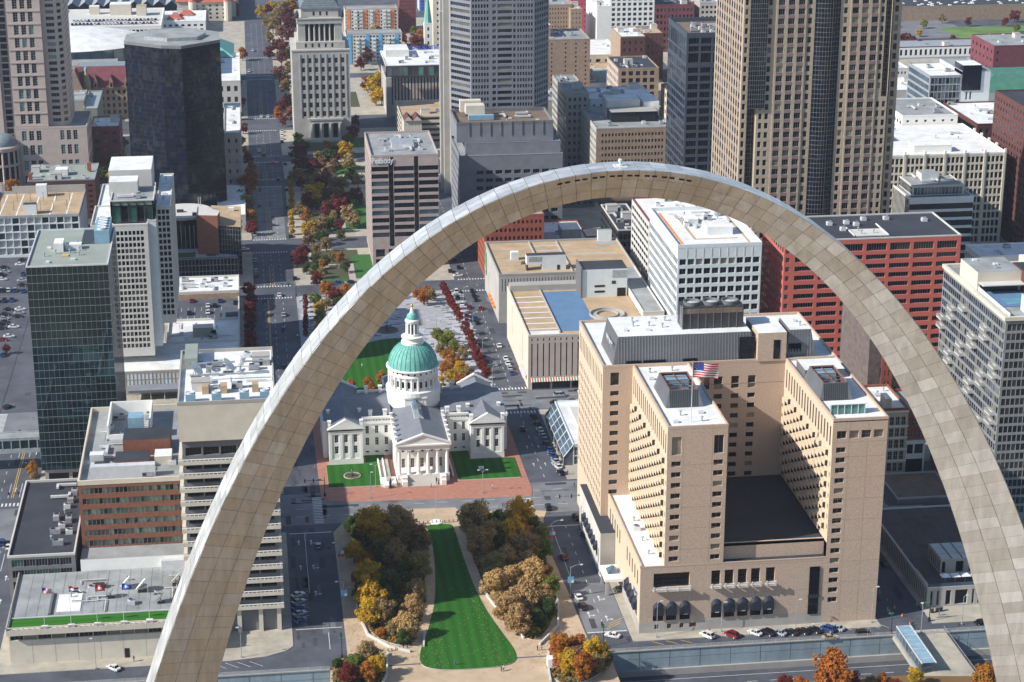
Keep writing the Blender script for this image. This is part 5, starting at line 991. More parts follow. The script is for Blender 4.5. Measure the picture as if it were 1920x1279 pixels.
    seg(143.3, 146, 500.5, [(.6, 1.9)]); seg(149.6, 156, 499, [(.9, 2.3), (3.4, 4.9)]); seg(156, 168.4, 498.6, [(.8, 3.5), (4.9, 7.6), (9.0, 11.7)], 'stone_rose', (3, 1)); seg(168.4, 172, 499, [(.8, 2.4)])
    seg(182.4, 186.4, 499, [(1.3, 2.9)]); seg(186.4, 198.4, 498.6, [(.6, 3.3), (4.6, 7.3), (8.7, 11.4)], 'stone_rose', (3, 1)); seg(198.4, 203.6, 499, [(.7, 2.0), (3.2, 4.6)], z1=92); seg(198.4, 201, 499, [(.7, 2.0)], z0=92)
    seg(204.6, 208.2, 501, [(.8, 2.3)])
    for (xa, ya, xb, yb) in ((146, 500.5, 146, 503), (149.6, 503, 149.6, 499), (156, 499, 156, 498.6), (168.4, 498.6, 168.4, 499), (186.4, 499, 186.4, 498.6), (198.4, 498.6, 198.4, 499), (203.6, 499, 203.6, 503)): T.wall.poly([(xa, ya, 0), (xb, yb, 0), (xb, yb, Z1), (xa, ya, Z1)], 'stone_cream')
    face(T, 143.3, 208.2, 500.5, 548, 0, Z1, 'S', 'stone_cream', dict(n=11, wf=.62, m=(1, 1.5), rows=rr, d=.35, sm='stone_rose', panes=K['panes'])); face(T, 143.3, 208.2, 501, 548, 0, Z1, 'N', 'stone_cream', None); face(T, 143.3, 208.2, 500.5, 548, 0, Z1, 'W', 'stone_cream', None)
    g = MB()
    def grid(x0, x1, y, z0, z1, n, bow=0):
        X = [x0+(x1-x0)*k/n for k in range(n+1)]; Y = [y-bow*sin(pi*k/n) for k in range(n+1)]; z = z0
        while z < z1-.1:
            zt = min(z+1.915, z1)
            for k in range(n): T.st.poly([(X[k], Y[k], z), (X[k+1], Y[k+1], z), (X[k+1], Y[k+1], zt), (X[k], Y[k], zt)], R.choice(('glass_navy', 'glass_navy', 'glass_black', 'glass_dark')))
            for k in range(n): g.poly([(X[k], Y[k]-.06, z-.06), (X[k+1], Y[k+1]-.06, z-.06), (X[k+1], Y[k+1]-.06, z+.06), (X[k], Y[k]-.06, z+.06)], 'frame_grey')
            z = zt
        for k in range(n+1): g.box(X[k]-.06, X[k]+.06, Y[k]-.08, Y[k]+.02, z0, z1, 'metal_char')
    grid(172, 182.4, 499.4, 0, Z1, 9, 1.7); grid(146, 149.6, 503, 0, 88.5, 4); grid(145.4, 152.6, 498.2, 88.5, Z1, 8); grid(201, 204.6, 500.8, 92, Z1, 3)
    T.wall.poly([(145.4, 498.2, 88.5), (152.6, 498.2, 88.5), (152.6, 499, 88.5), (145.4, 503, 88.5)], 'stone_rose'); g.build('mullion', T.e, kind='stuff'); boxpart(T, 'podium', (140, 212, 497, 550, 0, 30, 'stone_cream'))
    T.done()
    # ---- balcony condominium at the right edge
    T = Bld('condominium_tower', (190, 310, .13), 'grey glass apartment tower with white balconies and a rooftop pool at the right edge', 'apartment tower')
    x0, x1, y0, y1 = 174.4, 215, 283, 340; rr = [(4+3.05*k, 6.2+3.05*k) for k in range(21)]; gp = ('glass_mid', 'glass_dark', 'glass_curtain', 'glass_mid', 'glass_dark')
    fac(T, (x0, y1), -pi/2, y1-y0, 0, 68, even(y1-y0, 30, .86, .4), rr, d=.06, wm='condo_grey', panes=gp, mull=(1, 2), fm='frame_grey'); face(T, x0, x1, y0, y1, 0, 68, 'E', 'condo_grey', dict(n=26, wf=.86, rows=rr, d=.12, panes=('glass_dark', 'glass_mid', 'glass_dark'), mull=(1, 2), fm='frame_grey', minpx=5)); face(T, x0, x1, y0, y1, 0, 68, 'N', 'metal_grey', None); face(T, x0, x1, y0, y1, 0, 68, 'W', 'metal_grey', None)
    boxpart(T, 'spandrel', *[(x0-.12, x0, y0, y1, r[0]-.85, r[0]-.1, 'granite_grey') for r in rr]); flat_roof(T, x0-.5, x1, y0-.5, y1, 69.6, 1.2, 'roof_grey', 'stone_beige', 1.0, .1)
    bal = MB(); bal.box(-1.9, 0, -2.2, 2.2, 0, .45, 'stone_beige'); bal.box(-1.95, -1.82, -2.2, 2.2, .45, 1.25, 'condo_grey'); bal.box(-1.9, 0, -2.25, -2.15, .3, 1.25, 'frame_light'); bal.box(-1.9, 0, 2.15, 2.25, .3, 1.25, 'frame_light'); bm = bal.mesh('balcony')
    for j, y in enumerate((287.5, 297.5, 307.5, 317.5, 327.5, 336.5)):
        for k in range(2, 20):
            if (k+j*2) % 5 in (0, 1): inst('balcony', bm, Vector((x0, y, 2.9+3.05*k))-T.loc, 0, T.e)
    boxpart(T, 'penthouse', (171.9+3.6, 190, 312, 328, 68.4, 75, 'stone_beige', 'roof_grey'), (190, 196, 309, 320, 68.4, 75.5, 'brick_dark', 'roof_dark'), (196, 215, 300, 330, 68.4, 75, 'stone_beige', 'roof_white')); boxpart(T, 'pool_terrace', (176.5, 190, 296, 312, 68.4, 68.6, 'deck_blue')); boxpart(T, 'pool', (181, 190, 298, 304, 68.6, 68.7, 'pool')); boxpart(T, 'terrace_front', (176.5, 189, 311.6, 312, 68.5, 71.5, 'glass_dark'), (176, 190.5, 308, 312.5, 71.5, 71.8, 'concrete_light'))
    boxpart(T, 'plant_screen', (183, 196, 284.5, 293, 68.4, 73.5, 'metal_char', 'roof_white'), (182.8, 183, 284.3, 293, 68.4, 73.7, 'frame_light')); 
    for k in range(5): boxpart(T, 'screen_post', (183+2.9*k, 183.35+2.9*k, 284.2, 284.5, 68.4, 73.6, 'frame_light'))
    boxpart(T, 'guard_screen', (176, 176.15, 284, 312, 68.5, 70.4, 'frame_light')); clutter(T, 184, 195, 285, 292, 73.5, 5, 61, ('air_handler', 'fan_unit', 'vent')); clutter(T, 177, 188, 313, 327, 75, 3, 62, ('vent', 'hatch')); T.done()
    # ---- old red brick houses right of the hotel
    ob = dict(rows=[(3.5+4.1*k, 6.5+4.1*k) for k in range(5)], d=.35, mull=(2, 2), fm='frame_light', panes=('glass_dark', 'glass_mid', 'glass_black'))
    T = Bld('brick_building', (156, 332, .13), 'old red brick loft building with arched top window and pale sills beside the hotel', 'building')
    block(T, 150.4, 159.3, 322, 345, 0, 26, 'brick_brown', 'roof_white', .8, 'brick_brown', E=dict(ob, n=4, wf=.72, m=.5, wm='brick_tan2')); boxpart(T, 'sill', *[(150.2, 159.5, 321.8, 322, z, z+.35, 'stone_white') for z in (7.1, 11.2, 15.3, 19.4, 24.6)]); boxpart(T, 'stair_head', (152, 154, 324, 330, 25.2, 28.6, 'brick_tan2', 'roof_white')); clutter(T, 151, 159, 331, 345, 25.2, 5, 63, ('vent', 'duct', 'vent')); T.done()
    T = Bld('brick_building', (163, 330, .13), 'narrow red brick front with tall paired windows, lower half painted cream', 'building'); block(T, 159.4, 166.6, 325, 345, 0, 24, 'brick_red', 'roof_grey', .8, 'brick_red', E=dict(ob, n=4, wf=.6, rows=[(14.2, 16.8), (18.2, 21)])); boxpart(T, 'cream_front', (159.4, 166.4, 323.6, 325, 0, 13.6, 'stone_white', 'roof_grey')); boxpart(T, 'shop_window', (160.2, 162.2, 323.5, 323.6, 9, 12.2, 'glass_dark'), (162.8, 165.6, 323.5, 323.6, 9, 12.2, 'glass_mid'), (160, 165.8, 323.5, 323.6, 1, 7, 'glass_dark')); T.done()
    T = Bld('brick_building', (162, 355, .13), 'tall narrow red brick building with white window surrounds behind the arch leg', 'building'); block(T, 158.7, 162.4, 350, 372, 0, 41, 'brick_red', 'roof_grey', .8, 'brick_dark', E=dict(n=2, wf=.45, m=.5, za=18, zb=38, nf=5, hf=.5, fm='frame_light', mull=(1, 2)), S=dict(wm='brick_dark')); block(T, 162.7, 171, 352, 372, 0, 35, 'brick_ochre', 'roof_tan', .8, 'brick_ochre', E=dict(n=3, wf=.4, za=10, zb=32, nf=5, hf=.5, fm='frame_light')); T.done()
    T = Bld('brick_building', (156, 360, .13), 'plain grey brown brick building with a blank side wall behind the old lofts', 'building'); block(T, 154.4, 158.6, 352, 385, 0, 44, 'brick_grey', 'roof_dark', .6, 'concrete'); T.done()
    # ---- low buildings behind the right leg
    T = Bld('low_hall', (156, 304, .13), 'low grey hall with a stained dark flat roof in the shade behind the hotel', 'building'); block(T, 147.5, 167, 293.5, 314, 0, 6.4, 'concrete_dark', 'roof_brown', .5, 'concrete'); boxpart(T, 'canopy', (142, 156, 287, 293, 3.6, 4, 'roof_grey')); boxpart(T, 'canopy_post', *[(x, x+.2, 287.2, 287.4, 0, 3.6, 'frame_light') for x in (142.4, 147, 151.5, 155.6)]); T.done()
    T = Bld('pavilion_building', (146, 255, .13), 'grey concrete podium with ribbed walls, a paved roof terrace and small pavilion', 'building')
    block(T, 136, 168, 229.5, 286, 0, 6.6, 'concrete', 'terrace_dark', .4, 'concrete_light', E=dict(cols=[(1.0+k*1.9, 1.75+k*1.9) for k in range(2)]+[(5.6, 7.2), (8.4, 12.2)]+[(13.5+k*1.8, 14.2+k*1.8) for k in range(9)], rows=[(.6, 5.2)], d=.6, panes=('glass_dark', 'glass_navy')), S=dict(n=34, wf=.45, m=.6, rows=[(.8, 5.4)], d=.5, panes=('glass_black',), fm=None))
    block(T, 142.6, 156, 238, 249, 6.2, 11, 'concrete', 'roof_grey', .3, 'concrete', E=dict(cols=[(.4, 1.5), (4.6, 7.0), (8.6, 11)], rows=[(6.6, 10.2)], d=.4, panes=('glass_navy',)), S=dict(n=6, wf=.6, rows=[(6.6, 10.3)], d=.4, panes=('glass_black',)))
    for k in range(4):
        for q in range(3): boxpart(T, 'roof_panel', (142.8+k*3.3, 145.6+k*3.3, 238.2+q*3.6, 241.5+q*3.6, 10.9, 11.15, 'concrete_light'))
    for k in range(9): boxpart(T, 'paving_line', (137+k*3.2, 137.12+k*3.2, 250, 285, 6.2, 6.24, 'roof_brown'))
    for k in range(10): boxpart(T, 'paving_line', (136.5, 166, 251+k*3.6, 251.12+k*3.6, 6.2, 6.24, 'roof_brown'))
    b = MB()
    for k in range(4): x = 140.5+k*3; b.hip(x, x+2.8, 230.4, 233, 8.8, 9.5, 1.1, 'flag_white'); b.tube((x+1.4, 231.7, 6.2), (x+1.4, 231.7, 8.8), .06, .06, 5, 'frame_light')
    b.build('sunshade', T.e); boxpart(T, 'rail', (136, 160, 229.4, 229.5, 6.6, 7.6, 'glass_sky'), (136, 136.1, 229.5, 240, 6.6, 7.6, 'frame_light')); T.done()
    T = Bld('glass_pavilion', (57, 370, .13), 'small white roofed glass pavilion with sloping blue glazed side on the street corner', 'building')
    b = MB(); A0, A1, B0, B1 = 48.3, 51.6, 349, 391
    for k in range(6):
        y = B0+k*7; b2 = MB(); b2.poly([(A0, y+.3, 3.2), (A0, y+6.7, 3.2), (A1, y+6.7, 7.4), (A1, y+.3, 7.4)][::-1], 'glass_sky'); b2.poly([(A0, y+.3, .3), (A0, y+6.7, .3), (A0, y+6.7, 3.1), (A0, y+.3, 3.1)][::-1], 'glass_mid')
        for q in range(4): f = q/3; b2.box(A0+(A1-A0)*f-.06, A0+(A1-A0)*f+.06, y+.3, y+6.7, 3.2+4.2*f, 3.32+4.2*f, 'frame_light')
        b2.build('glazed_bay', T.e); b.poly([(A0-.02, y-.3, 0), (A0-.02, y+.3, 0), (A0-.02, y+.3, 3.2), (A0-.02, y-.3, 3.2)][::-1], 'concrete_light'); b.poly([(A0, y-.3, 3.25), (A0, y+.3, 3.25), (A1, y+.3, 7.45), (A1, y-.3, 7.45)][::-1], 'concrete_light')
    b.build('frame', T.e); block(T, A1, 66, B0, B1, 0, 7.8, 'panel_white', 'roof_white', .3, 'panel_white', E=dict(n=8, wf=.86, m=.3, rows=[(.4, 3.3), (3.6, 6.6)], d=.2, panes=('glass_sky', 'glass_mid', 'glass_dark'), fm='frame_light', mull=(2, 2)))
    T.wall.poly([(A0, B0, 0), (A1, B0, 0), (A1, B0, 7.4), (A0, B0, 3.2)], 'glass_sky'); boxpart(T, 'skylight', (56, 64, 362, 384, 7.5, 7.9, 'concrete_light')); T.done()
    # ---- dark museum like building, black tower
    T = Bld('dark_glass_block', (-74, 605, .13), 'low dark glass block with a red brick fin, round pale roof and brown roof', 'building')
    dk = dict(n=19, wf=.93, m=.1, rows=[(.5, 2.9), (3.1, 5.6), (5.8, 8.6)], d=.1, panes=('glass_navy', 'glass_dark'), minpx=5)
    block(T, -90, -60.3, 584, 600, 0, 9.2, 'frame_grey', 'plaza_light', .2, 'frame_dark', E=dk, N=dict(n=6, wf=.93, rows=[(.5, 8.6)]))
    boxpart(T, 'roof_lawn', (-88, -79, 586, 593, 9.1, 9.3, 'turf'), (-74, -70, 587, 590, 9.1, 9.3, 'turf'))
    T.wall.prism([(-72, 592), (-58.6, 587), (-58.4, 622), (-72, 626)], 0, 21.8, 'glass_navy', 'roof_tan'); gg = MB()
    for k in range(12): x = -72+13.4*k/11; y = 592-5*k/11; gg.box(x-.07, x+.07, y-.12, y-.02, 0, 21.8, 'frame_grey')
    for k in range(9):
        for q in range(11): x = -72+13.4*q/11; y = 592-5*q/11; gg.box(x, x+1.22, y-.6, y-.5, 2+2.3*k, 2.1+2.3*k, 'frame_grey')
    gg.build('mullion', T.e); b = MB(); b.prism([(-77.8, 590.5), (-68.6, 588.5), (-67.6, 596), (-77.4, 608)], 0, 27, 'brick_brown', 'concrete_light'); b.build('brick_fin', T.e)
    b = MB(); b.lathe(-84, 615, [(12, 0), (12, 21.4)], 40, 'glass_navy'); b.lathe(-84, 615, [(12.6, 21.4), (12.9, 22.6), (12.4, 22.6)], 40, 'concrete_light'); b.build('round_hall', T.e); boxpart(T, 'roof_box', (-87, -84, 612, 614, 22.6, 23.6, 'metal_dark'), (-80, -76.5, 606, 608, 22.6, 23.6, 'metal_dark'), (-77.5, -77.2, 618, 618.3, 22.6, 28, 'frame_light'), (-76.6, -76.3, 618, 618.3, 22.6, 28, 'frame_light'), (-64, -61.5, 614, 616, 21.9, 23.4, 'roof_white'))
    for k in range(7): boxpart(T, 'white_fin', (-89+k*1.9, -88.8+k*1.9, 598.5, 598.7, 9, 20, 'frame_light'))
    T.done()
    T = Bld('black_tower', (-88, 690, .13), 'black glass office tower with angled faces and a pale roof plant box', 'office tower')
    P = [(-110.3, 686), (-92.7, 672.6), (-83.2, 670.1), (-65.3, 684.5), (-66, 706), (-80, 718), (-98, 718), (-110, 704)]; S = dict(m=0, wf=.975, za=0, zb=86, nf=38, hf=.965, d=.03, panes=('glass_navy', 'glass_navy', 'glass_navy', 'glass_black', 'glass_dark'), fm=None, minpx=99)
    for i in range(8):
        a, b_ = P[i], P[(i+1) % 8]; w = hypot(a[0]-b_[0], a[1]-b_[1]); pf(T, a, b_, 0, 86, 'frame_navy' if i < 4 or i == 7 else 'glass_navy', dict(S, n=int(w/1.25)) if i in (0, 1, 2, 3) else None)
    b = MB(); b.prism(P, 86, 87.4, 'concrete_dark', 'roof_grey'); b.build('parapet', T.e); b = MB(); b.prism([(-101, 690), (-90, 682), (-76, 684), (-72, 696), (-84, 706), (-98, 704)], 87.4, 89, 'metal_grey', 'roof_grey'); b.build('plant_room', T.e); T.n = 400; T.done()
    # ---- gardens' neighbour with the company name on top
    T = Bld('banded_office', (15, 610, .13), 'dark glass and pink granite banded office with the name Peabody on its top edge', 'office building')
    x0, x1, y0, y1 = -.4, 29.5, 589.5, 635.5; rr = [(14.2+3.36*k, 16.3+3.36*k) for k in range(10)]; bands = [(x0, x0+7.7), (x0+9.9, x0+19.0), (x0+21, x1)]
    for (a, b_) in bands: fac(T, (a, y0), 0, b_-a, 10, 51.4, [(.05, b_-a-.05)], rr, d=.3, wm='granite_pink', panes=('glass_sky', 'glass_dark', 'glass_navy', 'glass_mid'), mull=(6, 1), fm='frame_dark')
    for (a, b_) in ((x0+7.7, x0+9.9), (x0+19, x0+21)): fac(T, (a, y0+2), 0, b_-a, 10, 51.4, [(.02, b_-a-.02)], rr, d=.1, wm='metal_dark', panes=('glass_black',), fm=None); boxpart(T, 'reveal', (a-.01, a+.02, y0, y0+2, 10, 51.4, 'granite_pink'), (b_-.02, b_+.01, y0, y0+2, 10, 51.4, 'granite_pink'))
    fac(T, (x0, y0), 0, x1-x0, 0, 10, even(x1-x0, 5, .72, .5), [(.5, 4), (5, 8.6)], d=.6, wm='granite_pink', panes=('glass_black',)); face(T, x0, x1, y0, y1, 0, 51.4, 'S', 'granite_pink', dict(n=16, wf=.62, m=1, za=2, zb=48, nf=14, hf=.6, d=.4, panes=('glass_dark', 'glass_mid'))); face(T, x0, x1, y0, y1, 0, 51.4, 'N', 'granite_pink', dict(n=12, wf=.7, za=6, zb=48, nf=12, hf=.6)); face(T, x0, x1, y0, y1, 0, 51.4, 'W', 'granite_pink', None)
    flat_roof(T, x0, x1, y0, y1, 51.8, .9, 'roof_grey', 'granite_pink'); txt('Peabody', 3.6, (4.6, 589.2, 48.2), 0, 'flag_white', T.e, ext=.1, sx=.78, bold=.06); clutter(T, 5, 26, 598, 628, 50.9, 15, 71, ('duct', 'air_handler', 'pipe_run', 'fan_unit')); boxpart(T, 'plant_room', (10, 20, 605, 616, 50.9, 53, 'metal_light', 'metal_grey')); T.done()
    # ---- stepped grey concrete office
    T = Bld('stepped_office', (68, 655, .13), 'stepped grey granite office block with ribbed upper walls and a tan plant box on top', 'office building')
    block(T, 43.2, 89, 642, 671, 44, 53.6, 'granite_grey', 'roof_brown', 1.6, 'concrete_dark'); boxpart(T, 'rib', *[(49+5*k, 49.25+5*k, 641.7, 642, 47, 53.6, 'concrete_dark') for k in range(8)])
    block(T, 47, 92.2, 640, 673, 34.5, 44.1, 'granite_grey', 'roof_grey', .3, 'granite_grey'); rr = [(31.2-3.85*k-1.9, 31.2-3.85*k) for k in range(8)][::-1]
    block(T, 44, 93, 638, 675, 0, 38.5, 'granite_grey', 'roof_grey', .3, 'granite_grey', E=dict(n=9, wf=.72, m=(7.5, 1.5), rows=rr, d=.6, panes=('glass_navy', 'glass_black'), mull=(3, 1)), S=dict(n=8, wf=.5, rows=rr+[(33, 36)], d=.5, panes=('glass_navy',)))
    boxpart(T, 'plant_box', (49, 58, 655, 661, 54.5, 58.6, 'stone_beige', 'stone_beige'), (47, 57, 662, 666, 54, 59.6, 'stone_beige', 'stone_beige'), (50, 62, 652, 655, 52.2, 54.5, 'metal_blue')); clutter(T, 62, 86, 645, 668, 52.1, 5, 72, ('hatch', 'vent', 'duct')); T.done()
    T = Bld('telephone_tower', (70, 725, .13), 'tall grey stepped skyscraper with small square windows and dark strips, top out of frame', 'skyscraper'); Z1 = 150; zz = [k for k in range(44)]
    rr = [(8+3.08*k, 9.75+3.08*k) for k in zz]; Kp = ('glass_navy', 'glass_black', 'glass_dark', 'glass_dark', 'glass_mid', 'glass_curtain')
    fac(T, (56.6, 700), 0, 31.4, 0, Z1, [(.7+1.42*k, 1.65+1.42*k) for k in range(6)]+[(10.6, 12.5), (13.2, 20.4), (21.0, 22.2)]+[(23+1.35*k, 23.9+1.35*k) for k in range(6)], rr, d=.35, wm='granite_grey', panes=Kp, minpx=7)
    pf(T, (47.5, 712), (56.6, 700), 0, Z1, 'granite_grey', dict(cols=[(.6, 14.4)], rows=rr, d=.5, panes=Kp, mull=(8, 1))); pf(T, (88, 700), (97, 712), 0, Z1, 'granite_grey', dict(n=6, wf=.6, rows=rr)); face(T, 47.5, 97, 712, 755, 0, Z1, 'S', 'concrete', None); face(T, 47.5, 97, 712, 755, 0, Z1, 'N', 'granite_grey', None); face(T, 47.5, 97, 712, 755, 0, Z1, 'W', 'granite_grey', None)
    boxpart(T, 'buttress', (44.6, 47.5, 716, 720, 0, 150, 'concrete'), (43.6, 47.5, 724, 727, 0, 92, 'concrete'), (44.6, 47.5, 732, 740, 0, 122, 'concrete')); T.done()
middle()
ORD_ = ['first', 'second', 'third', 'fourth', 'fifth', 'sixth', 'seventh', 'eighth', 'ninth', 'tenth']
def far():
    gd = ('glass_dark', 'glass_black', 'glass_mid'); nv = ('glass_navy', 'glass_black')
    def simple(name, label, x0, x1, y0, y1, z, wm, rm='roof_grey', E=None, S=None, N=None, cat='building', ph=.6, pm=None, cl=3, group=None, seed=None, kinds=None):
        T = Bld(name, ((x0+x1)/2, (y0+y1)/2, .13), label, cat, group); block(T, x0, x1, y0, y1, 0, z, wm, rm, ph, pm or wm, E=E, S=S, N=N)
        if cl: clutter(T, x0, x1, y0, y1, z-ph, cl, seed or int(x0*3+y0), kinds or ('air_handler', 'vent', 'hatch', 'penthouse', 'duct', 'fan_unit'))
        return T
    f = lambda n, nf, wf=.5, hf=.5, **k: dict(dict(n=n, nf=nf, wf=wf, hf=hf, panes=gd, d=.35), **k)
    # civil courts tower
    T = Bld('courts_tower', (-12, 860, .13), 'limestone courts tower with rows of square windows, a colonnade and a stepped roof', 'tower')
    cols = [(5.3+3.67*k, 7.1+3.67*k) for k in range(7)]
    rr = [(13.5+5.05*k, 16.4+5.05*k) for k in range(7)]
    fac(T, (-28, 845), 0, 32.2, 0, 50.6, cols, rr, d=.5, wm='stone_lime', panes=gd, mull=(2, 2)); face(T, -28, 4.2, 845, 885, 0, 50.6, 'S', 'stone_lime', f(7, 7, .4, .55, m=(4, 4), za=13, zb=49)); face(T, -28, 4.2, 845, 885, 0, 50.6, 'N', 'stone_lime', f(7, 7, .4, .55, m=(4, 4), za=13, zb=49)); face(T, -28, 4.2, 845, 885, 0, 50.6, 'W', 'stone_lime', None)
    boxpart(T, 'entrance', (-19, -1.2, 843, 845, 0, 11.6, 'stone_lime'), (-20, -.2, 842.6, 845, 11.6, 12.6, 'stone_lime'), (-24, 4, 838, 843, 0, 1.6, 'stone_lime')); boxpart(T, 'doorway', *[(-16.6+5.2*k, -14+5.2*k, 842.9, 843, 1.6, 9.8, 'glass_black') for k in range(3)])
    for k in range(4): b = MB(); b.lathe(-18+5.2*k+.1, 842.4, [(.75, 1.6), (.6, 2), (.55, 9.4), (.8, 9.8)], 10, 'stone_lime'); b.build('column', T.e)
    boxpart(T, 'pier', *[(-28+a-.22, -28+a+.22, 844.7, 845, 13, 49, 'stone_lime') for a in [4.4+3.67*k for k in range(8)]])
    T.roof.poly([(-28, 845, 50.6), (4.2, 845, 50.6), (4.2, 885, 50.6), (-28, 885, 50.6)], 'roof_slate'); boxpart(T, 'cornice', (-28.3, 4.5, 844.7, 885.3, 50.6, 51.3, 'stone_lime'))
    T.wall.box(-25.5, 2, 848, 882, 51.3, 55.2, 'stone_lime'); T.wall.box(-21, -2.6, 852.5, 878, 55.2, 66, 'glass_black'); boxpart(T, 'attic_window', *[(-20.5+3.7*k, -19.6+3.7*k, 847.9, 848, 52.3, 54.4, 'glass_black') for k in range(5)])
    T.wall.box(-24, -20, 850.5, 880, 55.2, 65.5, 'stone_lime'); T.wall.box(-3.6, .6, 850.5, 880, 55.2, 65.5, 'stone_lime')
    for k in range(7): b = MB(); b.lathe(-20.6+2.87*k, 851, [(.55, 55.2), (.45, 64.6), (.7, 65)], 10, 'stone_lime'); b.build('column', T.e)
    boxpart(T, 'entablature', (-24.6, 1.2, 850, 881, 65, 67.6, 'stone_lime'), (-25, 1.6, 849.6, 881.4, 67.6, 68.2, 'stone_lime')); T.wall.box(-22, -1.2, 853, 879, 68.2, 73, 'stone_lime'); boxpart(T, 'attic_window', *[(-15.5+3.7*k, -14.6+3.7*k, 852.9, 853, 69.3, 71.4, 'glass_black') for k in range(3)])
    b = MB()
    for k in range(14): i = k*.72; b.box(-22.6+i, -.6-i, 852.4+i, 879.6-i, 73+k*1.15, 73+(k+1)*1.15, 'roof_slate')
    b.build('stepped_roof', T.e)
    for x in (-24.4, .8): b = MB(); b.lathe(x, 851, [(.9, 68.2), (1.2, 70), (.7, 72), (.1, 73)], 8, 'metal_dark'); b.build('finial', T.e)
    T.done()
    # left side towers and halls
    T = Bld('pink_tower', (-165, 775, .13), 'pink granite tower with triple windows, glazed centre and a domed rotunda at its foot', 'tower'); Z1 = 125
    fac(T, (-172, 757), 0, 16.8, 22, Z1, [(3.2, 5.6), (6.9, 9.3), (10.6, 13.0)], [(33+6.55*k, 38+6.55*k) for k in range(14)], d=.4, wm='stone_pink', panes=('glass_teal', 'glass_dark', 'glass_navy'), mull=(2, 4), fm='frame_light', minpx=7)
    boxpart(T, 'string_course', *[(-172.2, -155.2, 756.7, 757, 31.6+6.55*k, 32.1+6.55*k, 'granite_pink') for k in range(15)]); rr = [(33.2+3.27*k, 35+3.27*k) for k in range(28)]
    fac(T, (-155.2, 760), 0, 7, 22, Z1, [(2.2, 6.3)], rr, d=.4, wm='stone_pink', panes=('glass_teal', 'glass_dark', 'glass_navy'), mull=(3, 1)); pf(T, (-148.2, 760), (-144.6, 764), 22, Z1, 'stone_pink', dict(n=1, wf=.6, m=.4, rows=rr, d=.4)); fac(T, (-144.6, 764), pi/2, 26, 22, Z1, even(26, 6, .6, 1), rr, d=.4, wm='stone_pink')
    T.wall.poly([(-155.2, 757, 22), (-155.2, 760, 22), (-155.2, 760, Z1), (-155.2, 757, Z1)], 'stone_pink'); fac(T, (-192, 758.5), 0, 11.6, 28, Z1, even(11.6, 9, .86, .1), levels(28, Z1, 60, .88), d=.1, wm='frame_grey', panes=('glass_tower', 'glass_navy'), minpx=99); boxpart(T, 'pier', (-180.4, -177.6, 757.6, 760, 22, Z1, 'stone_pink')); fac(T, (-177.6, 759.5), 0, 5.6, 22, Z1, [(1.2, 4.6)], levels(24, Z1, 30, .8), d=.2, wm='stone_pink', panes=('glass_mid', 'glass_navy')); T.wall.box(-192, -145, 764, 800, 0, Z1, 'stone_pink')
    block(T, -172, -136, 756, 792, 0, 31.5, 'stone_pink', 'roof_grey', 1, 'stone_pink', E=dict(cols=[(3.2, 5.6), (6.9, 9.3), (10.6, 13.0), (22.5, 24.6), (25.8, 27.9), (29.1, 31.2)], rows=[(2, 6), (9, 14), (17, 22), (24.5, 29.5)], panes=('glass_teal', 'glass_navy'), mull=(2, 4), fm='frame_light'), N=dict(n=8, wf=.5, rows=[(2, 6), (9, 14), (17, 22), (24.5, 29.5)]))
    b = MB(); b.lathe(-180, 757, [(9.6, 0), (9.6, 5)], 36, 'stone_pink'); b.lathe(-180, 757, [(8.6, 5), (8.6, 20.6)], 36, 'glass_dark', cap=False); b.lathe(-180, 757, [(9.6, 20.4), (10, 21), (10, 22.4), (9.2, 23)], 36, 'stone_pink'); b.lathe(-180, 757, [(9.6, 12.6), (9.6, 13.8)], 36, 'stone_pink'); b.build('rotunda', T.e)
    for k in range(18): a = 2*pi*k/18; c = MB(); c.lathe(-180+9.2*cos(a), 757+9.2*sin(a), [(.6, 4), (.5, 20.4)], 8, 'stone_pink'); c.build('column', T.e)
    b = MB(); b.lathe(-180, 757, [(8.6*cos(q*pi/16), 23+6*sin(q*pi/16)) for q in range(8)]+[(.1, 29)], 36, 'roof_slate'); b.build('dome', T.e); b = MB(); b.lathe(-178.9, 758.3, [(1.8, 0)], 3, 'frame_light'); b = MB(); b.prism([(-178.6+1.7*cos(a*pi/8), 0+1.7*sin(a*pi/8)) for a in range(16)], 0, .1, 'metal_light'); o = b.build('seal', T.e); o.rotation_euler = (pi/2, 0, 0); o.location = Vector((-184+.2, 758.2, 34.5))-T.loc; o.data.transform(Matrix.Translation(o.data.vertices[0].co*0-Vector((-178.6, 0, 0))+T.loc*1.0)) if 0 else None
    bpy.data.objects.remove(o); T.done()
    simple('brick_building', 'small red brick building with a white roof and white windows behind the trees', -136.5, -121.5, 787, 812, 24, 'brick_purple', 'roof_white', f(3, 5, .5, .42, fm='frame_light', mull=(2, 2), panes=('glass_curtain', 'glass_mid')), None, f(5, 5), cl=4).done()
    simple('grey_office', 'grey green slab office behind the pink tower', -156, -142, 822, 850, 31, 'concrete', 'roof_grey', None, None, f(10, 8, .7, .5), cl=2).done(); simple('grey_office', 'lower grey green block with ribbed side beside the slab office', -142, -134.5, 815, 862, 28, 'roof_greygreen', 'metal_grey', None, None, f(16, 9, .8, .6, panes=('glass_mid',)), cl=1).done()
    T = simple('brick_warehouse', 'dark brown brick warehouse with arched top windows and a busy pale roof', -160.5, -128.5, 690, 722, 20, 'brick_dark', 'roof_greygreen', f(9, 6, .55, .4, za=2, zb=18), None, f(10, 6, .5, .4), pm='metal_grey', cl=9); boxpart(T, 'chimney', (-160, -158.4, 692, 694, 20, 23, 'brick_red'), (-133, -131.2, 706, 708, 20, 24, 'brick_red'), (-148, -142, 700, 706, 19.5, 22.5, 'roof_white')); T.done()
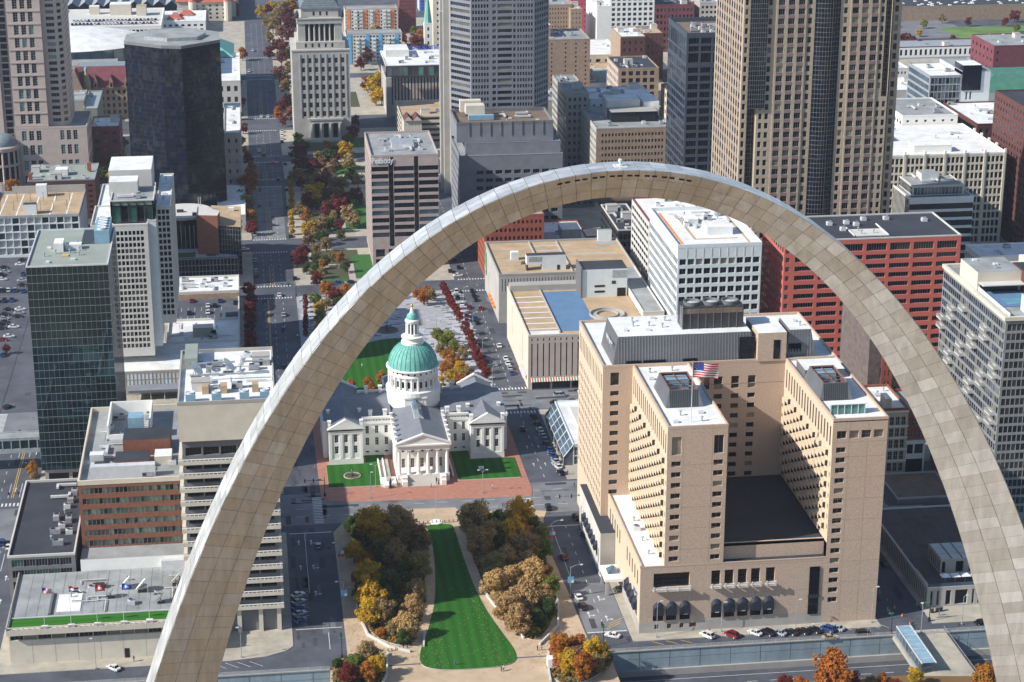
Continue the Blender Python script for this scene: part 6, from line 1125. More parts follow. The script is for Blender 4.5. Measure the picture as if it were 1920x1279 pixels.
    T = Bld('parking_deck', (-148, 645, .13), 'white gridded parking garage with a tan open roof at the left edge', 'car park'); block(T, -172, -131.6, 627, 672, 0, 19.6, 'panel_white', 'roof_tan', 1.2, 'metal_grey', E=dict(n=12, wf=.88, m=.3, za=1, zb=19, nf=5, hf=.84, d=.6, panes=('metal_grey', 'glass_mid', 'metal_grey')), N=dict(n=1, wf=.98, za=16.5, zb=19, nf=1, hf=.3))
    boxpart(T, 'stair_head', (-157, -151, 633, 637, 18.4, 23, 'panel_white', 'roof_dark'), (-154, -149, 664, 668, 18.4, 24, 'panel_white', 'roof_white'), (-165.8, -131.7, 671.5, 672, 18.4, 22, 'concrete')); T.n = 0; b = MB()
    for x in range(-168, -132, 6): b.box(x, x+.15, 640, 640.15, 18.4, 23, 'frame_dark'); b.box(x, x+.15, 656, 656.15, 18.4, 23, 'frame_dark')
    b.build('lamp_post', T.e); m = MB()
    for k in range(5): m.box(-168+k*7.5, -167.4+k*7.5, 628, 670, 18.41, 18.44, 'roof_white')
    m.build('deck_joint', T.e); T.done()
    simple('brick_building', 'strip of purple brick front with white bands at the far left edge', -200, -172.5, 626, 670, 20, 'brick_purple', 'roof_grey', f(6, 6, .7, .5)).done()
    T = Bld('white_pavilion', (-112, 640, .13), 'white roofed angular block just behind the slab hotel', 'building'); block(T, -118, -95, 560, 600, 0, 40, 'concrete_light', 'roof_white', .6); T.done()
    # long buildings south of the avenue, seen edge on right of the black tower
    T = simple('limestone_block', 'limestone block with small square windows right of the black tower', -66, -57.5, 720, 790, 34, 'stone_lime', 'roof_white', f(2, 6, .3, .4), None, f(14, 6, .4, .4), cl=2); T.done(); simple('limestone_block', 'lower limestone annexe with pale roof right of the black tower', -70, -56.5, 655, 715, 9, 'stone_lime', 'roof_white', f(3, 2, .4, .5), None, f(10, 2), cl=1).done(); simple('white_hall', 'white roofed hall along the avenue behind the black tower', -80, -57.5, 910, 1000, 22, 'concrete_light', 'roof_white', f(5, 3), None, f(14, 3, .5, .4), cl=4).done()
    simple('office_block', 'pale office block with green glass hipped top behind the black tower', -104, -84, 930, 985, 37, 'stone_lime', 'roof_copper', f(8, 6), cl=0).done()
    T = Bld('green_hall', (-84, 1000, .13), 'hall with a bright green hipped roof behind the black tower', 'building'); T.wall.box(-106, -62, 985, 1030, 0, 22, 'stone_lime'); T.roof.hip(-107, -61, 984, 1031, 22, 30, 14, 'roof_copper'); T.done()
    # city hall with steep red roofs
    T = Bld('city_hall', (-135, 925, .13), 'french style city hall with steep red roofs, grey ridge, dormers and tan lower walls', 'city hall'); face(T, -160, -117, 915, 945, 0, 19, 'E', 'brick_ochre', f(13, 4, .45, .55, za=2, zb=18, mull=(1, 2))); face(T, -160, -117, 915, 945, 0, 19, 'N', 'brick_ochre', None)
    T.roof.hip(-161, -116, 914, 946, 19, 30, 9, 'brick_purple', 'roof_slate', insy=9); T.roof.gable(-158, -148, 906, 920, 17, 31, 'brick_purple', 'y', 'brick_ochre'); T.wall.box(-158, -148, 906.2, 915, 0, 17, 'brick_ochre')
    for x in (-152.5, -142, -133, -124): b = MB(); b.gable(x-1.3, x+1.3, 913, 919, 22, 26, 'brick_purple', 'y', 'brick_ochre'); b.box(x-1.1, x+1.1, 913.3, 918, 18.5, 22, 'brick_ochre'); b.box(x-.5, x+.5, 913.2, 913.3, 19.4, 21.4, 'glass_black'); b.build('dormer', T.e)
    b = MB(); b.lathe(-147, 913, [(2.4, 0), (2.4, 23), (.1, 31)], 12, 'brick_ochre'); b.lathe(-147, 913, [(1.0, 29), (.9, 31), (.1, 32)], 8, 'roof_copper'); b.build('turret', T.e); b = MB()
    T.done()
    # arena and station
    T = Bld('arena', (-150, 1030, .13), 'oval sports arena with a sweeping white roof and blue glass band', 'arena'); b = MB(); N = 40; EL = lambda rx, ry: [(-168+rx*cos(2*pi*k/N), 1052+ry*sin(2*pi*k/N)) for k in range(N)]
    b.prism(EL(58, 44), 0, 13, 'stone_lime', 'concrete_light'); b.build('concourse', T.e)
    b = MB(); b.prism(EL(52, 40), 13, 22.5, 'glass_sky'); b.build('glass_band', T.e)
    for k in range(N): a = 2*pi*k/N; c = MB(); x, y = -168+52.2*cos(a), 1052+40.2*sin(a); c.box(x-.15, x+.15, y-.15, y+.15, 13, 22.5, 'frame_dark'); c.build('mullion', T.e)
    b = MB(); rg = [[(-168+(55*f)*cos(2*pi*k/N), 1052+(43*f)*sin(2*pi*k/N), 22.5+7.5*(1-f*f)) for k in range(N)] for f in (1, .85, .65, .4, .01)]
    for q in range(4):
        for k in range(N): b.poly([rg[q][k], rg[q][(k+1) % N], rg[q+1][(k+1) % N], rg[q+1][k]], 'roof_white')
    b.build('domed_roof', T.e); T.done()
    T = simple('theatre', 'pale stone theatre block with a wide dark glass front before the arena', -168, -134, 985, 1003, 19, 'stone_lime', 'roof_grey', dict(cols=[(3, 29)], rows=[(6, 16)], mull=(16, 5), panes=('glass_navy',), fm='frame_grey'), cl=0); T.done(); simple('theatre', 'small tan side wing with green roof vents beside the glass fronted theatre', -133, -120, 975, 1003, 16, 'stone_beige', 'roof_tan', f(2, 2, .4, .4), cl=5).done()
    T = Bld('train_shed', (-120, 1330, .13), 'huge blue grey train shed with a row of ridged roof bays', 'station shed')
    for k in range(16): x = -205+k*9.2; b = MB(); b.poly([(x, 1265, 9), (x+4.6, 1265, 12.5), (x+4.6, 1430, 12.5), (x, 1430, 9)], 'metal_grey'); b.poly([(x+4.6, 1265, 12.5), (x+9.2, 1265, 9), (x+9.2, 1430, 9), (x+4.6, 1430, 12.5)], 'roof_slate'); b.poly([(x, 1265, 0), (x+9.2, 1265, 0), (x+9.2, 1265, 9), (x+4.6, 1265, 12.5), (x, 1265, 9)], 'glass_navy'); b.build('roof_bay', T.e)
    T.done()
    T = Bld('parking_deck', (-148, 1185, .13), 'white parking garage crowded with cars on its roof near the station', 'car park'); block(T, -182, -112, 1150, 1225, 0, 14, 'stone_white', 'concrete_light', .8, 'stone_white', E=dict(n=24, wf=.75, za=1, zb=12, nf=3, hf=.6, panes=('glass_navy',), d=1)); boxpart(T, 'stair_head', (-165, -158, 1205, 1212, 13.2, 19, 'stone_beige', 'roof_white'), (-150, -135, 1200, 1212, 13.2, 21, 'stone_beige', 'roof_white'), (-131, -124, 1196, 1206, 13.2, 20, 'stone_beige', 'roof_tan')); T.done()
    global DECK; DECK = (-178, -116, 1156, 1195, 13.3)
    T = Bld('station_building', (-78, 1290, .13), 'pale turreted station building with orange tiled hip roofs at the top edge', 'station'); T.wall.box(-104, -60, 1262, 1300, 0, 12, 'stone_beige'); T.roof.hip(-105, -59, 1261, 1301, 12, 20, 12, 'roof_tilered', insy=18); face(T, -92, -66, 1245, 1262, 0, 14, 'E', 'stone_beige', f(5, 4, .35, .5)); face(T, -92, -66, 1245, 1262, 0, 14, 'N', 'stone_beige', None); T.roof.hip(-93, -65, 1244, 1270, 14, 22, 10, 'roof_tilered', insy=12)
    for x in (-92, -66): b = MB(); b.lathe(x, 1245, [(3, 0), (3, 15), (.1, 23)], 12, 'stone_beige'); b.lathe(x, 1245, [(3.3, 15), (.1, 23.5)], 12, 'roof_tilered'); b.build('turret', T.e)
    T.done(); simple('white_annexe', 'white flat roofed annexe with red hipped roof lights before the station', -128, -82, 1195, 1240, 9, 'stone_white', 'roof_white', f(10, 2), cl=5).done()
    for x, y, lb in ((-104, 1208, 'small red hipped roof on the white annexe, left one'), (-96, 1224, 'small red hipped roof on the white annexe, right one')): b = MB(); b.hip(x-6, x+6, y-5, y+5, 8.5, 12, 4, 'roof_tilered'); tag(b.build('roof_pavilion', loc=(x, y, 8.5)), lb, 'pavilion')
    # university building and garage
    T = simple('university_building', 'tan ribbed university building with a glass top floor and white roof', 28.4, 66, 900, 945, 24, 'stone_lime', 'roof_white', dict(n=19, wf=.42, m=.4, rows=[(7, 23.2)], d=.5, panes=('glass_dark', 'glass_navy'), mull=(1, 9), wm='stone_pink'), dict(n=2, wf=.1, rows=[(4, 20)]), cl=0); block(T, 28, 66.5, 898.5, 946, 24, 31, 'glass_mid', 'roof_white', .4, 'roof_white', E=dict(n=12, wf=.95, rows=[(24.6, 30)], d=.1, panes=('glass_sky', 'glass_teal', 'glass_mid')), S=None); T.wall.box(28, 31.2, 897, 900, 0, 24, 'concrete'); clutter(T, 34, 64, 905, 940, 30.6, 7, 81, ('air_handler', 'duct', 'hatch')); boxpart(T, 'plant_room', (30, 44, 925, 944, 30.6, 35, 'roof_white'))
    txt('SAINT LOUIS UNIVERSITY', 3.0, (50.5, 946.2, 31.4), pi, 'cobalt', T.e, ext=.15, bold=.05); T.done()
    T = simple('parking_deck', 'open parking garage with a tan roof and dark floor slots beneath the university building', 31, 60, 824, 866, 16.8, 'stone_beige', 'roof_tan', dict(n=1, wf=.94, m=.3, za=1, zb=16.6, nf=5, hf=.52, panes=('glass_black',), d=1.2), dict(n=1, wf=.95, za=1, zb=16.6, nf=5, hf=.5, panes=('glass_black',), d=1.2), cat='car park', cl=1); T.done()
    T = Bld('gabled_house', (37, 822, .13), 'small cream building with twin gables set into the corner of the garage', 'house'); T.wall.box(31.5, 41.5, 812, 823.8, 0, 17, 'stone_beige'); fac(T, (31.5, 811.9), 0, 10, 0, 17, even(10, 5, .45, .5), levels(2, 16, 4, .5), d=.2, wm='stone_beige'); T.roof.gable(31.5, 36.5, 811, 823.9, 17, 19.5, 'brick_dark', 'y', 'stone_beige'); T.roof.gable(36.5, 41.5, 811, 823.9, 17, 19.5, 'brick_dark', 'y', 'stone_beige'); T.done()
    # coloured apartment slabs
    for (x0, x1, y0, z, c, lb) in ((13, 50.5, 1062, 21, 'sky_blue', 'apartment slab with sky blue balcony stripes beyond the park trees'), (18, 56, 1172, 19, 'orange', 'apartment slab with orange balcony stripes behind the blue striped one'), (85, 108, 1105, 30, 'yellow', 'apartment tower with yellow panels, right of the blue striped slab'), (80, 112, 1270, 30, 'cobalt', 'apartment slab with bright blue stripes along the top edge')):
        T = Bld('apartment_slab', ((x0+x1)/2, y0+8, .13), lb, 'apartment block', 'coloured apartment slabs'); n = int((x1-x0)/2.1); block(T, x0, x1, y0, y0+15, 0, z, 'concrete_light', 'roof_grey', .5, 'concrete', E=dict(n=n, wf=.55, m=.3, za=1, zb=z-1, nf=int(z/2.6), hf=.5, panes=('glass_dark', 'glass_mid', 'glass_blind')), S=None)
        for f_ in (.06, .38, .6, .9): boxpart(T, 'colour_stripe', (x0+(x1-x0)*f_-1, x0+(x1-x0)*f_+1.4, y0-.25, y0-.05, 0, z-.6, c))
        for f_ in (.2, .3, .5, .75, .83): boxpart(T, 'balconies', *[(x0+(x1-x0)*f_-1, x0+(x1-x0)*f_+1.2, y0-1.2, y0-.05, 1+2.62*k, 1.9+2.62*k, 'panel_white') for k in range(int(z/2.7))])
        T.done()
    simple('purple_slab', 'purple brick slab between the coloured apartment blocks', 58, 70, 1180, 1200, 28, 'brick_purple', 'roof_grey', f(8, 9, .25, .3)).done(); simple('cream_tower', 'cream end wall tower beside the yellow panelled apartments', 76, 84, 1110, 1140, 36, 'stone_beige', 'roof_white', f(1, 8, .4, .4)).done(); simple('church_tower', 'white church tower with a pointed green spire between the apartment blocks', 68, 73.5, 1090, 1096, 22, 'stone_white', 'roof_slate', f(1, 4, .3, .5), cl=0, cat='church').done()
    b = MB(); b.lathe(70.7, 1093, [(2.9, 22), (1.2, 36), (.1, 42)], 8, 'roof_copper'); tag(b.build('spire', loc=(70.7, 1093, 22)), 'tall green church spire on the white tower', 'spire')
    simple('brick_building', 'salmon brick slab at the left edge of the grey skyscraper', 79.5, 84.5, 1020, 1045, 26, 'granite_pink', 'roof_grey', f(3, 9, .4, .4)).done()
    # centre right background
    T = simple('tan_brick_slab', 'plain tan brick slab with three columns of tiny dark windows', 115, 150.5, 900, 935, 44, 'brick_ochre', 'roof_grey', dict(cols=[(9.6, 10.4), (12, 12.8), (20.2, 21.2), (26.5, 27.5), (32.4, 33.4)], za=2, zb=42.6, nf=15, hf=.4, d=.3, panes=('glass_black',)), cl=9); boxpart(T, 'lift_house', (116, 128, 910, 925, 43.4, 51, 'brick_ochre', 'roof_white'), (117, 129, 925, 933, 43.4, 58, 'stone_beige', 'roof_tan')); T.done()
    simple('tan_hotel', 'tan brick hotel with rows of paired windows behind the plain brick slab', 140, 170, 1090, 1120, 33, 'brick_ochre', 'roof_grey', f(15, 10, .4, .45), None, None).done(); simple('tan_hotel', 'sunlit tan end tower joined to the tan brick hotel', 168, 176, 1082, 1110, 31, 'brick_ochre', 'roof_tan', f(3, 9, .3, .4)).done()
    simple('crimson_warehouse', 'crimson brick warehouse with a blank side wall', 178, 206, 1145, 1200, 27, 'pink', 'roof_grey', f(12, 6, .3, .3)).done(); simple('blue_garage', 'blue panelled garage at the foot of the crimson warehouse', 187, 196, 1105, 1120, 16, 'metal_blue', 'roof_grey', f(1, 4, .8, .5, panes=('glass_navy',)), cl=0).done()
    simple('white_loft', 'bright white loft building with a dense grid of windows at the top edge', 195, 226, 1080, 1125, 44, 'stone_white', 'roof_white', f(8, 12, .62, .6, mull=(4, 1), panes=('glass_curtain', 'glass_mid')), None, cl=3).done(); simple('white_loft', 'lower blank white wing attached to the white loft building', 186, 195, 1080, 1125, 33, 'stone_white', 'roof_white').done()
    simple('red_loft', 'red and purple brick loft building right of the white loft', 226.5, 254, 1080, 1120, 33, 'brick_purple', 'roof_dark', f(10, 7, .62, .5, mull=(3, 1)), cl=6).done(); simple('brown_loft', 'brown brick block with three windows and a white roof', 183, 199, 975, 1010, 31, 'brick_ochre', 'roof_white', f(4, 6, .3, .4, wm='brick_dark'), cl=4).done(); simple('brown_loft', 'dark red brick neighbour of the brown brick block', 199.5, 214, 990, 1015, 30, 'brick_dark', 'roof_tan', f(5, 6, .25, .35, fm='frame_light')).done()
    simple('cream_slab', 'narrow cream slab with regular windows behind the dark skyscraper', 217, 232, 960, 990, 26, 'stone_beige', 'roof_grey', f(6, 10, .5, .5)).done(); simple('lilac_office', 'lilac grey office with rows of windows at the top edge', 258, 274, 1080, 1110, 34, 'concrete', 'roof_grey', f(5, 9, .6, .5)).done(); simple('white_tower_block', 'white and blue striped block at the top edge near the granite tower', 275, 292, 1060, 1090, 34, 'stone_white', 'roof_slate', f(5, 8, .5, .5, panes=('glass_navy',))).done(); simple('lilac_office', 'pale trellised block beside the big granite tower', 292, 312, 1050, 1080, 34, 'stone_pink', 'roof_grey', f(6, 8, .6, .5)).done()
    simple('white_hall', 'wide white roofed hall with a tan front section in the middle distance', 152, 190, 1005, 1060, 14, 'stone_beige', 'roof_white', f(6, 2)).done(); simple('low_hall', 'low tan roofed hall before the white roofed one', 150, 188, 960, 1000, 10, 'roof_tan', 'roof_tan', cl=2).done(); simple('classical_hall', 'pale classical hall with columns and a green edged roof', 142, 178, 905, 950, 16, 'stone_white', 'roof_greygreen', f(9, 1, .45, .7, panes=('glass_blind',)), cl=6).done()
    T = simple('corner_block', 'yellow ochre five storey block with a pale corner and big square windows', 160, 184, 858, 895, 34, 'brick_ochre', 'roof_dark', dict(cols=[(2.0+4.2*k-.0, 4.6+4.2*k) for k in range(5)], za=4, zb=33, nf=7, hf=.62, panes=('glass_dark', 'glass_navy'), mull=(3, 2)), f(8, 7, .45, .55, wm='stone_pink'), cl=5); T.done(); simple('low_brick', 'small cream and brick building beside the dark skyscraper', 188, 200, 838, 870, 22, 'brick_brown', 'roof_tan', f(3, 4), f(6, 4, wm='stone_beige')).done()
    simple('grey_slab', 'light grey slab with one column of windows in shade', 108.5, 121, 800, 830, 29, 'concrete', 'roof_grey', dict(cols=[(9, 10)], za=3, zb=27, nf=8, hf=.5)).done(); simple('grey_slab', 'light grey lower block with windows beside the grey slab', 121.5, 139, 790, 830, 27, 'concrete', 'roof_white', dict(cols=[(8, 9.2)], za=3, zb=25, nf=8, hf=.5), cl=6).done(); simple('grey_slab', 'low grey block at the foot of the tan brick slab', 100, 108, 772, 800, 20, 'concrete_dark', 'roof_white', f(3, 5), cl=2).done()
    simple('purple_block', 'little maroon block beside the grey slab roofs', 103, 113, 850, 875, 26, 'brick_purple', 'roof_white', f(2, 5)).done(); simple('shop_row', 'row of small shops in deep shade between grey office and brown hotel block', 100, 116, 680, 720, 9, 'concrete_dark', 'roof_grey', f(5, 2)).done()
    T = simple('brown_block', 'grey brown office block with a rooftop terrace and rows of small windows', 118, 155, 690, 740, 38, 'stone_lime', 'roof_grey', dict(n=19, wf=.6, m=2.5, za=2, zb=36, nf=10, hf=.45, panes=('glass_dark', 'glass_mid', 'glass_curtain'), wm='brick_ochre'), f(14, 10, .5, .5), cl=5); boxpart(T, 'penthouse', (128, 152, 704, 716, 37, 42.6, 'glass_dark', 'concrete'), (128, 145, 716, 730, 37, 46, 'concrete_light', 'roof_white'), (147, 155, 716, 735, 37, 45, 'stone_white', 'roof_white')); T.done()
    simple('brown_block', 'taller grey block with striped side rising behind the terrace roof', 111, 123, 742, 790, 45, 'concrete', 'roof_grey', f(4, 11, .5, .5), f(16, 12, .7, .5), cl=5).done(); simple('white_penthouse_block', 'white rooftop block with a blue tank behind the terrace building', 124, 158, 745, 775, 41, 'panel_white', 'roof_white', f(9, 8, .3, .4), cl=9).done()
    T = Bld('dark_skyscraper', (150, 620, .13), 'dark grey skyscraper with a metal frame grid left of the granite tower', 'skyscraper'); rr = [(4+3.75*k, 6.6+3.75*k) for k in range(22)]; bz = {i: nv for i in range(30)}
    block(T, 142.6, 172, 600, 640, 0, 101, 'steel_frame', 'roof_brown', 2, 'steel_frame', E=dict(n=5, wf=.84, m=.5, rows=rr+[(87.5, 91.8), (92.6, 95), (96, 98.6)], d=.4, mull=(4, 1), fm='steel_frame', panes=nv), S=dict(n=8, wf=.84, m=.5, rows=rr+[(87.5, 91), (92, 98.5)], d=.4, mull=(2, 1), fm='steel_frame', panes=('glass_navy', 'glass_mid'))); clutter(T, 146, 170, 605, 635, 99.2, 10, 82, ('duct', 'air_handler', 'fan_unit')); T.done()
    # behind the arch: red brick block, low white roofs, garages
    simple('red_brick_block', 'red brick block with square dark windows under the arch curve', 47.5, 73.8, 568, 604, 28.5, 'brick_red', 'roof_grey', dict(n=13, wf=.52, m=.6, za=1.5, zb=27, nf=7, hf=.45, panes=gd), dict(n=10, wf=.5, za=1.5, zb=27, nf=7, hf=.45)).done()
    T = simple('low_white_block', 'low block with white roofs inside a red brick parapet', 75.5, 98, 590, 626, 9, 'brick_red', 'roof_white', None, pm='brick_red', cl=1); boxpart(T, 'roof_box', (86, 95, 594, 606, 8.4, 13.5, 'metal_grey', 'roof_white'), (76, 84, 592, 604, 8.4, 9.8, 'metal_grey', 'metal_grey')); T.done()
    simple('dark_block', 'dark glass fronted low block beside the striped garage', 107, 119, 568, 612, 20, 'metal_dark', 'roof_dark', f(6, 5, .8, .6, panes=('glass_black',)), f(8, 5, .8, .6, panes=('glass_black',)), pm='concrete_light', cl=4).done()
    simple('striped_garage', 'white and maroon striped parking garage behind the pale office', 109, 134, 510, 548, 40, 'brick_purple', 'roof_white', dict(n=1, wf=.98, za=3, zb=38, nf=11, hf=.5, panes=('glass_black',), d=1, wm='concrete_light'), dict(n=8, wf=.86, m=(1, 1), za=3, zb=38, nf=11, hf=.5, panes=('glass_dark',), d=1, wm='concrete_light'), cat='car park', cl=3).done()
    # right of the granite tower
    T = simple('banded_block', 'black glass office with white floor bands and a glazed penthouse', 239.5, 269.5, 567, 604, 30.4, 'stone_white', 'roof_grey', dict(cols=[(.02, 29.98)], rows=[(1+3.95*k, 3.7+3.95*k) for k in range(7)], mull=(20, 1), panes=nv, fm='frame_dark', d=.4), dict(n=22, wf=.85, m=.1, rows=[(1, 29.6)], d=.4, panes=('glass_black',)), cl=0); block(T, 242, 266, 571, 596, 30.2, 34.8, 'frame_light', 'roof_grey', .3, 'concrete_light', E=dict(n=14, wf=.92, rows=[(30.6, 34)], d=.1, panes=('glass_sky', 'glass_mid')), S=dict(n=14, wf=.92, rows=[(30.6, 34)], d=.1)); boxpart(T, 'lift_house', (243, 262, 596, 603, 30, 38.5, 'stone_beige', 'roof_grey'), (249, 257, 580, 588, 34.6, 38, 'metal_light', 'metal_grey')); clutter(T, 245, 264, 574, 594, 34.6, 6, 83, ('duct', 'vent', 'pipe_run')); T.done()
    rr = [(1.8+3.82*k, 4.6+3.82*k) for k in range(11)]
    T = simple('cream_office', 'long cream office block with piers and groups of four windows', 224, 292.5, 590, 650, 44.5, 'stone_beige', 'roof_white', dict(cols=[(2+9.55*g+2.05*q, 3.5+9.55*g+2.05*q) for g in range(7) for q in range(4) if 3.5+9.55*g+2.05*q < 70], rows=rr, d=.4, panes=('glass_dark', 'glass_navy')), f(16, 11), ph=.7, pm='stone_white', cl=5); boxpart(T, 'pier', *[(224+k*9.55+.2, 224+k*9.55+1.2, 589.6, 590, 0, 44.6, 'stone_beige') for k in range(8)]); boxpart(T, 'finial', *[(224+k*9.55+.3, 224+k*9.55+1.3, 589.6, 590.6, 44.5, 46, 'stone_white') for k in range(8)], *[(291.6, 292.6, 602+10*k, 603+10*k, 44.5, 46, 'stone_white') for k in range(4)])
    block(T, 250, 268, 596, 604, 43.8, 47.3, 'stone_white', 'roof_white', .4, 'stone_white'); T.done(); T = simple('cream_office', 'upper white set back block with small windows on the cream office roof', 262, 290, 650.5, 690, 49, 'stone_white', 'roof_grey', dict(n=6, wf=.3, za=42, zb=47.5, nf=2, hf=.4), f(9, 3, .6, .5, za=36, zb=47), cl=3); T.done(); simple('cream_office', 'white rear wing with groups of windows beside the set back block', 222, 262, 672, 720, 37, 'stone_white', 'roof_white', f(14, 9, .6, .5), None, cl=2).done()
    T = simple('blue_glass_tower', 'blue glass tower with stacked balconies and a grey blank side', 292, 309, 700, 735, 58, 'metal_grey', 'roof_white', dict(n=8, wf=.94, za=1, zb=57, nf=15, hf=.86, d=.2, panes=('glass_sky', 'glass_mid', 'glass_navy')), dict(n=1, wf=.97, za=1, zb=57, nf=15, hf=.7, panes=('glass_sky',)), cl=1); block(T, 309, 324, 700, 735, 0, 60, 'panel_white', 'roof_grey', .4, 'metal_grey', E=dict(cols=[(2.5, 3.5), (4.6, 5.6)], za=4, zb=50, nf=8, hf=.7), roof=True); boxpart(T, 'crown', (309, 319, 699.5, 712, 50, 63, 'glass_navy', 'roof_white')); T.done()
    simple('brick_building', 'deep red brick building with white windows below the orange stair block', 258, 300, 740, 770, 29, 'brick_purple', 'roof_grey', f(9, 5, .4, .5, fm='frame_light', panes=('glass_teal', 'glass_mid'))).done(); simple('orange_stair', 'orange rendered stair block with dark opening', 259, 268, 725, 739, 33, 'roof_tilered', 'roof_grey', dict(cols=[(4, 6.5)], rows=[(20, 30)]), cl=0).done()
    simple('grey_warehouse', 'grey corrugated warehouse roof in the middle distance', 262, 300, 800, 850, 22, 'metal_grey', 'roof_slate').done(); simple('terracotta_block', 'terracotta brick block with a flat white dotted roof', 270, 318, 870, 910, 19, 'brick_ochre', 'roof_white', f(14, 3, .3, .4), cl=8).done(); simple('maroon_block', 'long maroon brick block behind the terracotta one', 280, 340, 950, 985, 20, 'brick_purple', 'roof_white', f(18, 4), cl=8).done()
    simple('brown_tower', 'dark brown brick tower with dense small windows at the right edge', 298, 330, 575, 625, 66, 'brick_dark', 'roof_dark', f(16, 18, .4, .45), f(14, 18, .4, .45)).done(); simple('brown_block_right', 'brown brick block with arched upper windows and blue roof tanks', 300, 330, 650, 700, 44, 'brick_dark', 'roof_white', f(9, 9, .5, .55), f(9, 9), cl=5).done()
    T = Bld('library_building', (380, 820, .13), 'stone and brick hall with a green copper hip roof at the right edge', 'building'); face(T, 352, 402, 790, 830, 0, 29, 'E', 'brick_dark', f(16, 6, .4, .5, za=1, zb=22)); face(T, 352, 402, 790, 830, 0, 29, 'S', 'stone_beige', f(14, 6, .4, .5, za=1, zb=22)); boxpart(T, 'cornice', (351, 403, 789, 831, 22, 29, 'stone_lime')); T.roof.hip(351, 403, 789, 831, 29, 37, 14, 'roof_green', insy=12); T.done()
    simple('brick_warehouse', 'tall purple red brick warehouse with a blank wall at the right edge', 402, 440, 900, 940, 34, 'brick_purple', 'roof_grey', dict(cols=[(2, 3.2)], za=4, zb=32, nf=6, hf=.35), f(6, 6, .3, .4)).done()
    simple('white_roof_block', 'pale stone block with a bright white roof and planted strip behind the condominium', 262, 300, 534, 553, 12, 'stone_white', 'roof_white', f(14, 2, .5, .5, panes=('glass_dark',)), f(8, 2), pm='stone_white', cl=2).done(); simple('glass_vault_hall', 'brown roofed hall with a blue curved glass vault at the right edge', 296, 330, 560, 572, 8, 'brick_brown', 'brick_paving', cl=4).done()
    # far right: warehouses with skylights and the white school
    T = simple('warehouse', 'vast tan warehouse with a dark roof dotted with white skylights, top right', 430, 560, 1180, 1255, 11, 'brick_ochre', 'roof_dark', None, cl=0, cat='warehouse'); r = random.Random(4)
    sk = MB(); sk.box(-1, 1, -1.2, 1.2, 0, .5, 'flag_white'); sm = sk.mesh('skylight')
    for k in range(90): inst('skylight', sm, Vector((r.uniform(434, 556), r.uniform(1184, 1250), 10.5))-T.loc, 0, T.e)
    T.done(); simple('warehouse', 'smaller tan warehouse with grey roof left of the skylit one', 370, 415, 1150, 1200, 10, 'brick_ochre', 'roof_slate', cl=3, cat='warehouse').done()
    T = simple('school', 'long low white building with a maroon roof edge and dark windows', 372, 452, 1040, 1066, 7.5, 'stone_white', 'metal_grey', dict(n=20, wf=.5, rows=[(1.5, 5.5)], m=(6, 4), panes=('glass_navy',)), pm='brick_purple', cl=2, cat='school'); T.done(); simple('white_shed', 'flat white roofed sheds on the car lot far right', 335, 380, 900, 940, 8, 'concrete_light', 'roof_white', cl=5).done()
    for x0, x1, y0, y1, m in ((380, 700, 1260, 1480, 'field_grass'), (455, 700, 1070, 1150, 'field_grass'), (360, 700, 1000, 1035, 'pavement'), (380, 440, 1215, 1250, 'pavement')): sheet('field', rect(x0, x1, y0, y1), .15, m)
    # filler town blocks beyond, each its own building
    cl = [('brick_ochre', 'tan brick'), ('brick_purple', 'maroon brick'), ('stone_lime', 'pale stone'), ('concrete', 'grey concrete'), ('stone_white', 'white')]
    r = random.Random(9); n = 0; rn = ('roof_white', 'white'), ('roof_grey', 'grey'), ('roof_tan', 'tan'), ('roof_dark', 'dark')
    TB = [(160, 1180), (215, 1160), (235, 1170), (262, 1150), (290, 1140), (320, 1120), (330, 1060), (160, 1250), (200, 1260), (240, 1250), (285, 1230), (335, 1210), (-30, 1330), (0, 1345), (320, 990), (345, 960), (150, 1330), (200, 1340), (255, 1320), (300, 1310), (350, 1300), (110, 1180), (125, 1250), (100, 1340), (60, 1330), (228, 900), (246, 940), (250, 1000), (232, 1020), (300, 900)]
    TB.sort(); seen = {}
    for x, y in TB:
        m, c = r.choice(cl); rm, rc = r.choice(rn); w, d, h = r.uniform(14, 24), r.uniform(20, 40), r.uniform(8, 19); n += 1
        where = ''; pl = ('left of the spire' if x < 70 else 'behind the tan slab' if x < 190 else 'behind the dark skyscraper' if x < 300 else 'near the far fields')+(', topmost row' if y > 1290 else ', upper row' if y > 1200 else ', nearer row'); seen[pl] = seen.get(pl, 0)+1
        simple('town_building', '%s block with %s roof, %s, %s from left' % (c, rc, pl, ORD_[seen[pl]-1]), x, x+w, y, y+d, h, m, rm, f(int(w/2.2), int(h/3.2), .5, .45), cl=3, group='town buildings in the background').done()
far()
